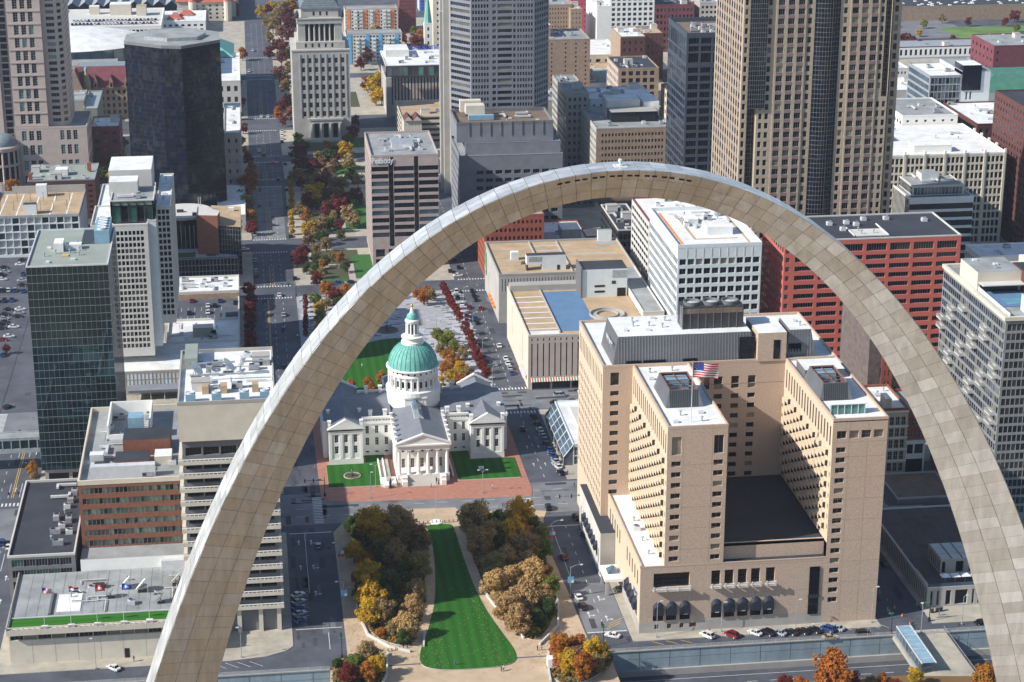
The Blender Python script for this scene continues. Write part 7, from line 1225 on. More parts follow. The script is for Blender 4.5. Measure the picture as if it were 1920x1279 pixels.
CARS = {
 'market street': [(-36.9,293.8,0,'silver','hatchback'),(-43.5,460.5,0,'black','car'),(-42.4,506.7,0,'blue','car'),(-42.0,525.6,0,'silver','car'),(-43.1,553.1,0,'white','car'),(-35.8,576.5,0,'black','car'),(-52.8,582.7,0,'black','car'),(-52.7,590.0,0,'silver','car'),(-52.8,606.8,0,'silver','car'),(-57.5,625.6,90,'white','car'),(-35.8,644.6,0,'black','car'),(-52.5,650.4,0,'silver','car'),(-35.5,654.8,0,'white','car'),(-35.8,664.4,0,'white','car'),(-35.9,698.1,0,'black','car'),(-35.6,733.0,0,'black','car'),(-39.5,754.6,0,'black','car'),(-34.8,787.9,0,'black','car'),(-41.0,791.1,90,'pink','car'),(-45.9,810.2,0,'black','car'),(-48.3,820.5,0,'white','car'),(-35.3,839.6,0,'black','car'),(-35.1,847.5,0,'white','car'),(-34.9,856.8,0,'white','car'),(-34.6,866.4,0,'white','car'),(-46.0,907.5,0,'white','car'),(-41.9,907.0,0,'white','car'),(-52.1,1046.0,0,'white','car'),(-48.9,1119.4,0,'white','car')],
 'angled bays on the avenue': [(-44.2,244.1,60,'blue','car'),(-44.1,248.2,60,'silver','car'),(-44.3,252.0,60,'blue','car'),(-44.2,255.8,60,'silver','car'),(-44.2,260.4,60,'white','car')],
 'seventh street': [(-27.0,568.2,90,'blue','car'),(-21.9,567.5,90,'red','car'),(-16.8,567.7,90,'blue','car'),(-11.2,567.7,90,'black','car')],
 'park street': [(42.6,223.3,-60,'white','car'),(37.2,242.1,-12,'black','suv'),(37.0,248.5,-10,'white','car'),(50.1,251.8,85,'green','car'),(46.6,262.0,-8,'white','car'),(37.0,276.1,-10,'red','car'),(46.0,291.1,-12,'black','suv'),(45.7,305.2,-12,'black','suv'),(37.9,313.9,0,'black','suv')],
 'street beside the courthouse': [(46.4,342.5,-14,'black','car'),(46.3,347.7,-14,'white','car'),(46.1,352.5,-14,'silver','car'),(45.8,357.9,-14,'blue','car'),(45.5,363.3,-14,'blue','car'),(45.4,368.9,-14,'black','car'),(45.3,376.0,-14,'silver','car'),(45.1,382.2,-14,'white','car'),(39.2,384.0,0,'black','car'),(45.1,388.0,-14,'black','car'),(44.7,396.1,-14,'black','car')],
 'cross street behind the courthouse': [(54.8,408.5,90,'black','car'),(61.4,408.8,90,'black','car'),(57.6,416.1,90,'silver','van'),(66.9,418.9,90,'white','car')],
 'plaza street': [(43.1,442.7,0,'blue','car'),(43.0,448.2,0,'silver','car'),(42.9,453.8,0,'white','car'),(35.0,457.3,0,'black','car'),(42.8,459.5,0,'white','car'),(34.5,462.4,0,'blue','car'),(42.2,475.0,0,'white','car'),(34.6,477.3,0,'blue','car'),(36.9,504.9,0,'black','car'),(32.9,508.9,0,'silver','car'),(36.7,510.6,0,'blue','car'),(33.5,514.5,0,'pink','car'),(40.7,523.8,20,'red','car'),(35.9,525.8,15,'red','car'),(33.3,530.6,0,'white','car'),(39.8,535.7,0,'black','car'),(32.4,539.7,0,'black','suv'),(39.6,541.8,0,'black','car'),(32.7,548.8,0,'white','suv'),(39.6,548.7,0,'black','car'),(36.1,572.2,90,'white','car'),(33.2,579.1,0,'black','car'),(37.6,584.3,0,'black','car'),(37.0,597.1,0,'black','car')],
 'bays before the brown hotel': [(69.0,219.9,-38,'white','suv'),(75.9,219.3,-38,'red','suv'),(82.7,219.8,-38,'white','car'),(86.1,219.3,-42,'black','suv'),(89.5,218.9,-42,'silver','car'),(92.7,218.8,-42,'black','car'),(96.2,219.0,-42,'black','car'),(99.7,219.2,-42,'black','car'),(103.7,219.3,-42,'blue','suv'),(106.5,219.6,-42,'silver','car')],
 'highway side street': [(-95.3,221.9,-45,'white','car'),(102.9,214.2,88,'beige','car'),(112.9,215.2,88,'black','suv'),(148.3,217.6,80,'black','car')],
 'left street': [(-131.6,305.2,0,'white','car'),(-134.2,308.7,0,'blue','suv'),(-144.6,429.6,40,'black','car')],
 'surface car park': [(-154.6,506.8,90,'red','car'),(-152.5,511.2,90,'white','car'),(-156.4,521.9,90,'black','car'),(-151.8,523.4,90,'white','car'),(-156.5,527.5,90,'black','car'),(-156.8,534.5,90,'silver','car'),(-151.4,536.7,90,'black','car'),(-157.0,540.3,90,'black','car'),(-151.5,541.7,90,'silver','car'),(-156.3,546.7,90,'black','car'),(-151.5,546.8,90,'white','car'),(-152.6,572.5,0,'blue','car'),(-162.1,574.4,0,'black','car'),(-160.5,574.2,0,'black','car'),(-158.9,574.0,0,'silver','car'),(-156.4,573.7,0,'blue','car'),(-153.9,581.2,90,'black','car'),(-154.6,588.4,90,'silver','car'),(-163.6,591.1,90,'white','car'),(-163.6,602.5,90,'silver','car'),(-164.6,609.2,90,'black','car'),(-158.0,613.4,90,'white','car'),(-157.4,620.1,90,'black','car')],
}
ORD = ['first', 'second', 'third', 'fourth', 'fifth', 'sixth', 'seventh', 'eighth', 'ninth', 'tenth', 'eleventh', 'twelfth', 'thirteenth', 'fourteenth', 'fifteenth', 'sixteenth', 'seventeenth', 'eighteenth', 'nineteenth', 'twentieth', 'twenty first', 'twenty second', 'twenty third', 'twenty fourth', 'twenty fifth', 'twenty sixth']
for k, c in dict(car_white=(.75, .75, .74), car_black=(.012, .013, .016), car_silver=(.38, .42, .46), car_blue=(.02, .06, .20), car_red=(.22, .012, .02), car_pink=(.45, .05, .10), car_green=(.10, .16, .10), car_beige=(.45, .36, .22)).items(): mat(k, c, .25, .2, .03, 1, spec=.8)
mat('lamp_lens', (.7, .7, .65), .1); mat('tail_lens', (.4, .01, .01), .2)
_cars = {}
def loft(rings, m, mb, cap=True):
    n = len(rings[0])
    for a, b in zip(rings, rings[1:]):
        for k in range(n): mb.poly([a[k], a[(k+1) % n], b[(k+1) % n], b[k]], m)
    if cap: mb.poly(rings[0][::-1], m); mb.poly(rings[-1], m)
def car_meshes(kind, col):
    key = (kind, col)
    if key in _cars: return _cars[key]
    L, Wd, H, nose = {'car': (4.5, 1.8, 1.42, 1.15), 'suv': (4.7, 1.9, 1.75, 1.0), 'hatchback': (4.1, 1.75, 1.5, .9), 'van': (5.0, 1.95, 1.8, .8)}[kind]
    m = 'car_'+col; w = Wd/2; bt = .62*H; y0, y1 = -L/2, L/2; tail = .75 if kind == 'car' else .15
    sec = [(y0, .78, .42, bt*.80), (y0+.18, .92, .28, bt*.95), (y0+.9, 1, .22, bt), (0, 1, .22, bt), (y1-nose-.2, 1, .22, bt*.98), (y1-.35, .93, .26, bt*.80), (y1, .78, .38, bt*.62)]
    b = MB(); loft([[(-w*s, y, lo), (w*s, y, lo), (w*s*1.0, y, (lo+hi)/2), (w*s*.93, y, hi), (-w*s*.93, y, hi), (-w*s, y, (lo+hi)/2)] for y, s, lo, hi in sec], m, b)
    cy0, cy1 = y0+tail, y1-nose; R_ = [(cy0+.45, .74), (cy0+.95, .76), (cy1-1.0, .76), (cy1-.75, .74)]
    b.poly([(-w*.74, cy0+.5, H-.02), (w*.74, cy0+.5, H-.02), (w*.78, (cy0+cy1)/2, H), (w*.74, cy1-.85, H-.02), (-w*.74, cy1-.85, H-.02), (-w*.78, (cy0+cy1)/2, H)], m)
    for s in (-1, 1):                                    # pillars
        for (ya, yb) in ((cy0, cy0+.5), ((cy0+cy1)/2-.1, (cy0+cy1)/2-.1), (cy1, cy1-.85)): b.poly([(s*w*.925, ya-.06, bt-.02), (s*w*.925, ya+.1, bt-.02), (s*w*.765, yb+.06, H-.03), (s*w*.765, yb-.06, H-.03)], m)
        b.box(s*w*.95-.12, s*w*.95+.12, cy1-.5, cy1-.3, bt-.05, bt+.12, m)
    body = b
    g = MB(); A = [(-w*.91, cy0, bt-.03), (w*.91, cy0, bt-.03), (w*.91, cy1, bt-.05), (-w*.91, cy1, bt-.05)]; C_ = [(-w*.75, cy0+.5, H-.05), (w*.75, cy0+.5, H-.05), (w*.75, cy1-.85, H-.05), (-w*.75, cy1-.85, H-.05)]
    for k in range(4): j = (k+1) % 4; g.poly([A[k], A[j], C_[j], C_[k]], 'glass_black')
    wh = MB(); N = 12
    for s in (-.11, .11): wh.poly([(s, .33*cos(2*pi*k/N), .33*sin(2*pi*k/N)) for k in range(N)], 'tire'); wh.poly([(s*1.08, .2*cos(2*pi*k/N), .2*sin(2*pi*k/N)) for k in range(N)], 'frame_light')
    for k in range(N): a, c = 2*pi*k/N, 2*pi*(k+1)/N; wh.poly([(-.11, .33*cos(a), .33*sin(a)), (.11, .33*cos(a), .33*sin(a)), (.11, .33*cos(c), .33*sin(c)), (-.11, .33*cos(c), .33*sin(c))], 'tire')
    hl = MB(); hl.box(-.2, .2, -.03, .1, 0, .14, 'lamp_lens'); tl = MB(); tl.box(-.17, .17, -.06, .03, 0, .16, 'tail_lens')
    wl = [(s*(w-.08), y, .33) for s in (-1, 1) for y in (y0+.85, y1-.85)]; hp = [(s*w*.62, y1-.12, bt*.6) for s in (-1, 1)]; tp = [(s*w*.66, y0+.04, bt*.68) for s in (-1, 1)]
    full = MB()
    for src, offs in ((body, [(0, 0, 0)]), (g, [(0, 0, 0)]), (wh, wl)):
        for o in offs:
            for f, mi in zip(src.f, src.m): full.poly([(src.v[i][0]+o[0], src.v[i][1]+o[1], src.v[i][2]+o[2]) for i in f], src.ms[mi])
    _cars[key] = (body.mesh('body'), g.mesh('window'), wh.mesh('wheel'), hl.mesh('headlight'), tl.mesh('tail_light'), wl, hp, tp, full.mesh('parked_car')); return _cars[key]
def place_car(x, y, z, deg, col, kind, label, group, detail):
    bm, gm, wm_, hm, tm, wl, hp, tp, full = car_meshes(kind, col); rz = -radians(deg)
    if detail:
        T = empty('parked_car', (x, y, z), label, 'van' if kind == 'van' else 'car', group); T.rotation_euler = (0, 0, rz)
        inst('body', bm, (0, 0, 0), 0, T); inst('window', gm, (0, 0, 0), 0, T)
        for p in wl: inst('wheel', wm_, p, 0, T)
        for p in hp: inst('headlight', hm, p, 0, T)
        for p in tp: inst('tail_light', tm, p, 0, T)
        return T
    return tag(inst('parked_car', full, (x, y, z), rz), label, 'car', group)
place = {'market street': 'on the avenue left of the arch', 'angled bays on the avenue': 'in the angled bays left of the park', 'seventh street': 'parked beyond the plaza gardens', 'park street': 'on the street right of the park', 'street beside the courthouse': 'beside the glass pavilion street',
         'cross street behind the courthouse': 'on the cross street behind the courthouse', 'plaza street': 'on the street beside the plaza', 'bays before the brown hotel': 'in the bays before the brown hotel', 'highway side street': 'on the road above the highway', 'left street': 'on the far left street', 'surface car park': 'in the open car park at left'}
for k, v in CARS.items():
    cnt = {}; tot = {}
    for c in v: tot[(c[3], c[4])] = tot.get((c[3], c[4]), 0)+1
    for x, y, h, col, kind in v:
        q = (col, kind); i = cnt.get(q, 0); cnt[q] = i+1; kn = {'suv': 'large car', 'van': 'minivan'}.get(kind, kind)
        lb = '%s %s %s' % (col if col != 'pink' else 'bright red', kn, place[k]) if tot[q] == 1 else '%s %s %s, %s%s' % (col if col != 'pink' else 'bright red', kn, place[k], (ORD[i]+' ') if i else '', 'nearest')
        z = .14 if k == 'surface car park' else .02
        place_car(x, y, z, h, col, kind, lb, 'cars '+place[k], y < 450)
for i, ((x, y), c) in enumerate(zip([(-79.5, 527.1), (-72.8, 519.8), (-70.0, 519.6), (-67.9, 525.7), (-61.6, 522.6), (-87.2, 516.6), (-80.2, 510.8), (-72.7, 511.2), (-87.3, 509.6)], ('red', 'white', 'black', 'blue', 'black', 'black', 'black', 'white', 'blue'))):
    place_car(x, y, 7.12, 0, c, 'car', '%s car on the open roof deck behind the white roofs, %s from the left' % (c, ORD[[5, 8, 6, 0, 1, 2, 7, 3, 4].index(i) if False else i]), 'cars on the roof deck', False)
r = random.Random(18)
for row, (y, x0, n) in enumerate([(438, -172, 7), (450, -172, 7), (474, -174, 8), (488, -174, 8), (530, -178, 8), (560, -178, 8), (575, -178, 9), (598, -180, 9)]):
    for i in range(n):
        if r.random() < .25: continue
        c = r.choice(('white', 'black', 'silver', 'blue', 'black', 'red')); place_car(x0+i*3.1, y+r.uniform(-.3, .3), .14, r.choice((0, 180)), c, 'car', '%s car, %s from left in the %s row of the far left car park' % (c, ORD[i], ORD[row]), 'cars in rows in the far left car park', False)
r = random.Random(8)
for i in range(46):
    c = r.choice(('white', 'black', 'red', 'blue', 'silver', 'white')); place_car(DECK[0]+4+(i % 23)*2.6, DECK[2]+6+(i//23)*14+r.random(), DECK[4], 0 if r.random() < .5 else 180, c, 'car', '%s car, %s from left in the %s row of the distant station roof deck' % (c, ORD[i % 23], 'front' if i < 23 else 'back'), 'cars on the distant rooftop car park', False)
TREES = {
 'park_left': [(-25.5,300.5,3.0,'dark'),(-26.5,281.0,2.9,'yellow'),(-26.9,265.0,1.9,'orange'),(-24.5,295.2,2.7,'dark'),(-26.4,254.4,2.5,'dark'),(-24.0,274.0,2.6,'orange'),(-23.5,259.4,4.3,'yellow'),(-24.4,237.4,3.7,'yellow'),(-20.0,292.9,5.5,'yellow'),(-23.1,245.6,4.7,'yellow'),(-21.8,231.0,1.8,'orange'),(-17.9,276.2,3.6,'dark'),(-16.7,288.4,3.6,'yellow'),(-20.4,237.2,3.5,'brown'),(-19.0,249.2,2.8,'dark'),(-16.9,257.0,3.8,'dark'),(-18.9,230.6,2.1,'brown'),(-14.2,271.3,4.5,'brown'),(-12.0,293.5,5.3,'tan'),(-16.3,225.7,2.0,'dark'),(-15.2,229.3,3.5,'gold'),(-12.0,268.9,3.2,'green'),(-12.5,239.9,3.4,'gold'),(-7.5,283.7,4.6,'brown'),(-10.3,251.4,3.1,'tan'),(-8.3,265.5,4.0,'brown')],
 'park_right': [(11.6,293.2,5.4,'tan'),(11.7,275.7,4.9,'brown'),(15.8,286.0,4.1,'tan'),(13.9,263.8,3.8,'brown'),(12.9,249.8,4.1,'gold'),(18.8,290.3,4.2,'green'),(19.4,281.9,3.3,'dark'),(13.7,234.2,4.3,'gold'),(18.7,267.7,3.9,'tan'),(22.3,282.6,4.6,'yellow'),(18.6,255.0,3.5,'gold'),(16.1,227.1,3.9,'gold'),(26.5,297.7,4.6,'yellow'),(24.6,271.9,4.6,'brown'),(20.2,240.0,4.6,'gold'),(26.8,287.7,3.0,'orange'),(24.6,266.0,3.2,'tan'),(24.5,253.6,4.4,'gold'),(20.6,226.2,1.8,'green'),(30.6,294.6,2.5,'dark'),(22.4,230.7,2.6,'dark'),(29.3,273.9,3.6,'green'),(25.3,241.2,3.4,'gold'),(32.2,287.1,2.7,'brown'),(30.8,266.2,1.5,'orange'),(26.8,237.2,2.5,'dark'),(28.9,249.2,3.1,'green')],
 'bed_right': [(24.9,205.3,2.4,'orange'),(26.1,211.3,3.3,'orange'),(26.9,202.9,3.2,'yellow'),(31.0,213.7,2.7,'orange'),(30.4,207.3,2.5,'pink'),(30.5,199.5,3.2,'orange'),(34.3,206.8,3.5,'yellow'),(35.0,202.5,2.3,'brown')],
 'bed_left': [(-34.9,214.8,1.6,'dark'),(-32.3,204.5,2.6,'red'),(-30.2,208.0,2.9,'green'),(-28.3,211.3,2.1,'dark'),(-26.6,215.1,3.0,'tan'),(-27.3,204.7,2.6,'orange'),(-24.7,208.6,2.6,'yellow')],
 'plaza_row_north': [(27.3,548.6,1.8,'red'),(27.7,542.4,1.8,'red'),(28.0,536.3,1.8,'red'),(28.4,530.3,1.8,'red'),(28.7,524.4,1.8,'red'),(29.1,518.5,1.8,'red'),(29.4,512.8,1.8,'red'),(29.7,507.1,1.8,'red')],
 'plaza_row_south': [(30.6,490.2,2.2,'red'),(30.9,482.1,2.1,'red'),(31.1,474.2,2.1,'red'),(31.3,466.4,2.1,'red'),(31.5,458.7,2.1,'red'),(31.7,451.2,2.1,'red'),(31.9,443.8,2.0,'red'),(32.2,436.6,2.0,'red')],
 'plaza_row_market': [(-32.3,541.3,1.4,'red'),(-32.6,534.6,1.4,'red'),(-32.8,528.1,1.3,'red'),(-33.0,521.7,1.3,'red'),(-33.2,515.3,1.3,'red'),(-33.4,509.0,1.3,'red'),(-33.7,502.9,1.3,'red'),(-33.9,496.8,1.3,'red')],
 'street_market': [(-55.9,550.1,3.2,'red'),(-56.1,524.5,3.1,'red'),(-56.1,500.2,3.0,'maroon'),(-55.5,537.5,3.0,'maroon'),(-56.0,488.9,2.8,'red'),(-56.1,477.2,3.0,'red'),(-55.5,512.5,2.9,'red')],
 'plaza_garden': [(-28.3,535.6,2.7,'green'),(-27.5,521.6,2.9,'yellow'),(-27.5,509.7,2.6,'green'),(-27.5,500.1,2.6,'yellow'),(-23.2,548.2,3.2,'orange'),(-24.0,530.1,2.5,'brown'),(-20.1,537.3,3.2,'red'),(-18.7,530.0,2.7,'dark'),(-15.3,542.7,3.2,'orange'),(-14.1,535.3,2.7,'orange'),(15.0,539.3,2.3,'orange'),(17.3,531.9,2.9,'orange'),(19.5,544.1,2.1,'orange'),(20.8,537.7,2.5,'brown')],
 'plaza_corner': [(18.5,481.4,2.8,'green'),(17.9,466.0,2.5,'brown'),(14.7,429.4,2.0,'yellow'),(17.4,442.9,2.9,'orange'),(19.7,459.4,2.5,'orange'),(21.7,474.9,3.2,'green'),(18.6,432.7,2.6,'yellow'),(18.7,425.2,2.4,'brown'),(23.4,466.5,2.7,'green'),(21.6,449.0,3.1,'orange'),(21.5,428.8,2.6,'orange'),(23.2,441.0,2.9,'yellow'),(26.1,460.5,2.5,'brown'),(23.0,424.7,2.4,'orange'),(25.6,437.2,2.4,'brown')],
 'lawn_edge': [(-19.4,431.4,2.0,'orange'),(-12.8,432.2,2.2,'orange'),(-11.5,427.6,1.8,'orange'),(-7.3,436.7,2.4,'orange')],
 'garden_mall': [(-28.8,794.5,3.8,'red'),(-34.3,594.1,3.6,'red'),(-28.9,746.7,3.4,'brown'),(-33.2,606.3,2.4,'red'),(-30.7,680.6,3.0,'brown'),(-27.6,769.9,4.6,'maroon'),(-27.9,731.3,2.8,'red'),(-31.4,600.1,2.4,'red'),(-30.8,607.6,2.9,'maroon'),(-24.4,770.0,3.8,'pink'),(-27.5,668.3,3.1,'orange'),(-28.3,644.7,3.1,'yellow'),(-30.4,582.8,2.1,'dark'),(-24.3,735.0,3.3,'brown'),(-25.8,689.5,4.2,'red'),(-27.9,628.2,3.0,'pink'),(-24.4,694.7,5.1,'yellow'),(-25.1,648.1,2.8,'yellow'),(-20.7,756.7,4.0,'maroon'),(-26.4,599.8,2.1,'dark'),(-24.9,635.1,3.0,'brown'),(-27.0,581.4,2.4,'dark'),(-25.4,608.6,2.9,'brown'),(-26.6,566.1,2.7,'red'),(-20.6,707.6,4.0,'yellow'),(-18.9,746.2,2.9,'tan'),(-17.1,777.2,4.0,'brown'),(-20.2,688.3,2.9,'dark'),(-21.3,649.1,3.6,'brown'),(-17.8,727.5,3.6,'red'),(-21.6,628.1,3.2,'dark'),(-23.2,589.7,2.1,'orange'),(-23.6,575.7,2.2,'brown'),(-14.7,772.1,3.2,'pink'),(-17.2,708.5,3.0,'pink'),(-21.7,593.1,2.4,'dark'),(-15.2,738.6,3.8,'pink'),(-20.1,618.4,3.0,'brown'),(-17.7,672.4,4.2,'maroon'),(-10.8,813.9,2.7,'orange'),(-12.9,751.1,3.9,'brown'),(-11.5,777.0,4.5,'dark'),(-14.1,713.8,2.6,'brown'),(-16.6,652.6,3.1,'dark'),(-14.6,667.7,2.7,'brown'),(-17.7,602.0,2.2,'brown'),(-9.0,764.6,3.6,'pink'),(-7.2,799.4,3.0,'dark'),(-12.5,683.9,3.7,'red'),(-10.4,726.6,3.6,'brown'),(-6.9,787.9,2.6,'red'),(-11.9,672.4,2.9,'maroon'),(-10.4,702.2,3.6,'brown'),(-12.7,649.8,2.7,'maroon'),(-14.7,597.9,2.4,'orange'),(-12.4,635.6,2.5,'dark'),(-9.4,678.0,4.1,'red'),(-6.9,725.8,3.6,'brown'),(-7.4,697.0,3.1,'red'),(-13.4,583.3,2.5,'dark'),(-2.2,790.5,4.5,'yellow'),(-1.9,772.9,4.0,'tan'),(-7.3,659.1,4.7,'tan'),(-1.3,742.9,3.9,'green'),(-5.4,656.0,3.6,'tan'),(-1.6,699.8,3.8,'maroon'),(1.3,731.8,3.3,'tan')],
 'yellow_row': [(-32.4,748.0,2.0,'yellow'),(-32.9,732.6,1.9,'yellow'),(-33.3,717.5,1.9,'yellow'),(-33.7,702.9,1.9,'yellow'),(-34.1,688.7,1.9,'yellow'),(-34.5,674.8,1.8,'yellow'),(-34.9,661.3,1.8,'yellow'),(-35.2,648.2,1.8,'yellow')],
 'avenue_left': [(-61.8,820.0,3.6,'yellow'),(-59.6,1002.8,3.1,'orange'),(-59.2,901.3,2.9,'green'),(-58.8,702.9,3.8,'green'),(-58.3,831.4,3.0,'brown'),(-57.8,929.0,3.3,'red'),(-56.0,1084.9,3.7,'orange'),(-56.9,864.4,3.1,'red'),(-56.1,807.3,2.7,'orange'),(-56.7,678.9,2.6,'red'),(-55.8,685.9,4.5,'brown'),(-55.3,716.1,5.5,'orange'),(-54.5,787.4,2.9,'red'),(-53.7,746.0,4.2,'orange'),(-54.4,663.6,3.9,'orange'),(-52.9,772.7,2.8,'brown'),(-54.0,649.9,3.1,'red')],
 'green_grove': [(-136.0,781.8,3.8,'dark'),(-136.0,808.9,4.5,'dark'),(-129.1,759.8,4.6,'dark'),(-129.3,791.0,4.7,'dark'),(-124.6,756.2,4.0,'yellow'),(-126.6,815.2,4.2,'green'),(-122.9,777.5,4.3,'green'),(-122.7,805.3,3.6,'yellow'),(-122.9,832.7,3.6,'green')],
 'corner_left': [(-151.4,490.6,1.7,'red'),(-173.8,741.8,3.7,'orange'),(-129.5,361.8,2.4,'orange'),(-128.7,356.9,1.6,'brown')],
 'courts_foot': [(-26.5,824.4,3.6,'green'),(-25.8,799.2,3.5,'maroon'),(-22.3,815.6,2.7,'dark'),(-2.5,801.0,3.8,'tan'),(1.0,826.3,3.3,'dark'),(4.7,840.1,3.7,'maroon'),(7.4,870.1,3.1,'maroon')],
 'avenue_park': [(-41.3,1244.3,4.5,'yellow'),(-37.9,1209.5,4.4,'brown'),(-37.0,1265.8,3.7,'red'),(-38.1,1085.6,4.1,'maroon'),(-37.1,1147.3,3.8,'brown'),(-32.9,1269.8,4.2,'yellow'),(-33.7,1184.4,4.7,'brown'),(-32.2,1109.5,4.9,'maroon'),(-29.5,1240.2,4.9,'brown'),(-30.1,1200.3,3.8,'maroon'),(-35.8,898.2,3.6,'orange'),(-33.0,1006.7,4.9,'pink'),(-30.4,1063.7,4.4,'maroon'),(-27.4,1159.8,5.0,'pink'),(-34.0,879.7,2.8,'maroon'),(-24.6,1257.8,5.2,'brown'),(-32.5,915.7,4.2,'maroon'),(-27.3,1087.2,5.2,'maroon'),(-30.2,968.8,4.1,'brown'),(-29.1,994.0,3.6,'maroon'),(-30.3,929.6,3.9,'maroon'),(-21.9,1225.0,5.3,'maroon'),(-27.1,1027.3,4.2,'brown'),(-22.0,1188.3,4.8,'maroon'),(-29.3,890.5,3.9,'pink'),(-21.9,1151.0,4.6,'maroon'),(-24.1,1072.3,4.4,'dark'),(-17.7,1268.2,5.1,'orange'),(-16.9,1193.3,4.8,'pink'),(-16.1,1130.9,3.5,'orange'),(-12.4,1144.8,3.7,'brown'),(-7.4,1197.8,3.9,'brown'),(-1.0,1288.1,4.3,'maroon')],
 'memorial_park': [(22.5,1114.9,4.5,'maroon'),(20.1,1074.0,4.8,'maroon'),(21.4,1041.1,3.9,'maroon'),(26.2,1090.6,3.8,'tan'),(26.6,1061.7,5.1,'maroon'),(31.0,1119.2,5.3,'maroon'),(21.4,968.5,4.4,'pink'),(31.7,1098.9,3.9,'red'),(23.3,947.4,6.7,'yellow'),(38.0,1146.7,5.2,'tan'),(34.2,1084.0,4.4,'tan'),(23.8,930.5,3.9,'yellow'),(39.5,1124.3,5.3,'maroon'),(30.4,978.2,5.5,'yellow'),(27.7,934.2,4.6,'yellow'),(40.2,1081.9,3.7,'dark'),(44.9,1105.8,4.9,'maroon'),(49.8,1121.6,4.5,'maroon'),(48.9,1086.6,3.7,'orange'),(55.3,1126.3,4.6,'red'),(51.0,1069.8,3.7,'tan'),(55.8,1081.3,4.4,'tan'),(63.0,1122.3,4.2,'pink'),(64.3,1095.2,5.2,'maroon'),(68.8,1131.1,4.3,'orange'),(67.9,1082.0,4.1,'maroon')],
 'behind_church': [(66.2,1160.4,3.1,'green'),(81.0,1154.3,3.1,'yellow'),(123.7,810.9,3.3,'orange')],
 'far_right': [(405.7,1086.8,3.1,'maroon'),(412.7,1096.3,3.1,'maroon'),(456.0,1218.8,4.7,'yellow'),(412.0,1079.8,3.1,'maroon'),(456.2,1203.3,3.6,'tan'),(467.5,1235.5,3.9,'green'),(410.6,1063.9,3.1,'maroon'),(428.4,1115.3,2.6,'yellow'),(441.9,1147.0,3.1,'green'),(467.6,1219.1,3.6,'tan'),(411.5,1051.8,3.0,'pink'),(482.8,1241.5,3.3,'tan'),(463.0,1167.1,2.9,'brown'),(490.4,1235.6,3.5,'dark'),(442.8,1086.6,2.7,'maroon'),(477.7,1151.6,2.9,'maroon'),(467.3,1083.9,2.4,'maroon'),(504.9,1148.2,2.9,'red'),(521.8,1192.1,3.8,'red'),(519.1,1166.1,4.2,'red'),(504.2,1123.9,2.9,'green'),(538.0,1212.3,3.4,'dark'),(530.9,1186.1,3.8,'maroon')],
 'front_edge': [(81.9,184.8,2.3,'red'),(85.8,183.1,2.3,'orange'),(94.1,181.6,5.8,'orange'),(98.1,180.4,3.2,'red'),(104.6,182.5,2.0,'brown'),(108.4,183.2,2.1,'orange'),(111.1,180.0,2.0,'red'),(118.0,185.5,2.1,'yellow'),(134.9,178.8,3.6,'orange'),(138.7,175.1,2.7,'orange')],
}
# ---------------------------------------------------------------- trees
_cr = {}
def crown_mesh(v, lod):
    key = (v, lod)
    if key in _cr: return _cr[key]
    r = random.Random(v*13+lod); b = MB(); nc, nl, ls = ((38, 110, .10), (26, 60, .125), (18, 34, .19))[lod]
    cl = []
    for i in range(nc):
        a = r.uniform(0, 2*pi); u = r.uniform(-.75, 1); q = sqrt(max(0, 1-u*u)); rad = r.uniform(.55, .92)
        cl.append((cos(a)*q*rad*r.uniform(.8, 1.05), sin(a)*q*rad*r.uniform(.8, 1.05), u*rad*1.12, r.uniform(.2, .36)))
    cl += [(r.uniform(-.3, .3), r.uniform(-.3, .3), r.uniform(-.5, .6), .42) for _ in range(nc//4)]
    for (cx, cy, cz, cr) in cl:
        for k in range(nl):
            a = r.uniform(0, 2*pi); u = r.uniform(-1, 1); q = sqrt(1-u*u); d = cr*r.uniform(.55, 1.08)
            x, y, z = cx+cos(a)*q*d, cy+sin(a)*q*d, cz+u*d*.9; s = ls*r.uniform(.5, 1.05)
            t = Vector((r.uniform(-1, 1), r.uniform(-1, 1), r.uniform(-.6, .6))).normalized(); w = t.cross(Vector((cos(a)*q, sin(a)*q, u+.4))).normalized()*s*.6; t = t*s
            P = Vector((x, y, z)); b.poly([P-t, P-w*.9, P+t, P+w], 'leaf_gold')
    _cr[key] = b.mesh('crown'); return _cr[key]
_tr = {}
def trunk_mesh(v):
    if v in _tr: return _tr[v]
    r = random.Random(v+50); b = MB(); b.tube((0, 0, 0), (.02, .02, .8), .09, .06, 7, 'bark')
    for k in range(6): a = 2*pi*k/6+r.random(); h = r.uniform(.35, .8); b.tube((0, 0, h), (.55*cos(a), .55*sin(a), h+r.uniform(.5, .9)), .04, .012, 5, 'bark')
    _tr[v] = b.mesh('trunk'); return _tr[v]
tp = {'park_left': 'in the left park grove', 'park_right': 'in the right park grove', 'bed_right': 'in the shrub bed before the right leg', 'bed_left': 'in the small front left bed', 'plaza_row_north': 'in the far clipped row by the plaza', 'plaza_row_south': 'in the near clipped row by the plaza street',
      'plaza_row_market': 'in the thin row along the plaza edge', 'street_market': 'in the red row left of the avenue', 'plaza_garden': 'in the plaza gardens behind the arch', 'plaza_corner': 'in the gardens right of the dome', 'lawn_edge': 'at the edge of the oval lawn', 'garden_mall': 'in the garden mall beside the avenue',
      'yellow_row': 'in the yellow row along the avenue kerb', 'avenue_left': 'on the left pavement of the avenue', 'green_grove': 'in the grove by the black tower', 'corner_left': 'at the left edge streets', 'courts_foot': 'at the foot of the courts tower', 'avenue_park': 'in the park beside the distant avenue',
      'memorial_park': 'in the park beyond the courts tower', 'behind_church': 'among the far blocks', 'far_right': 'in the far right fields', 'front_edge': 'along the bottom right edge'}
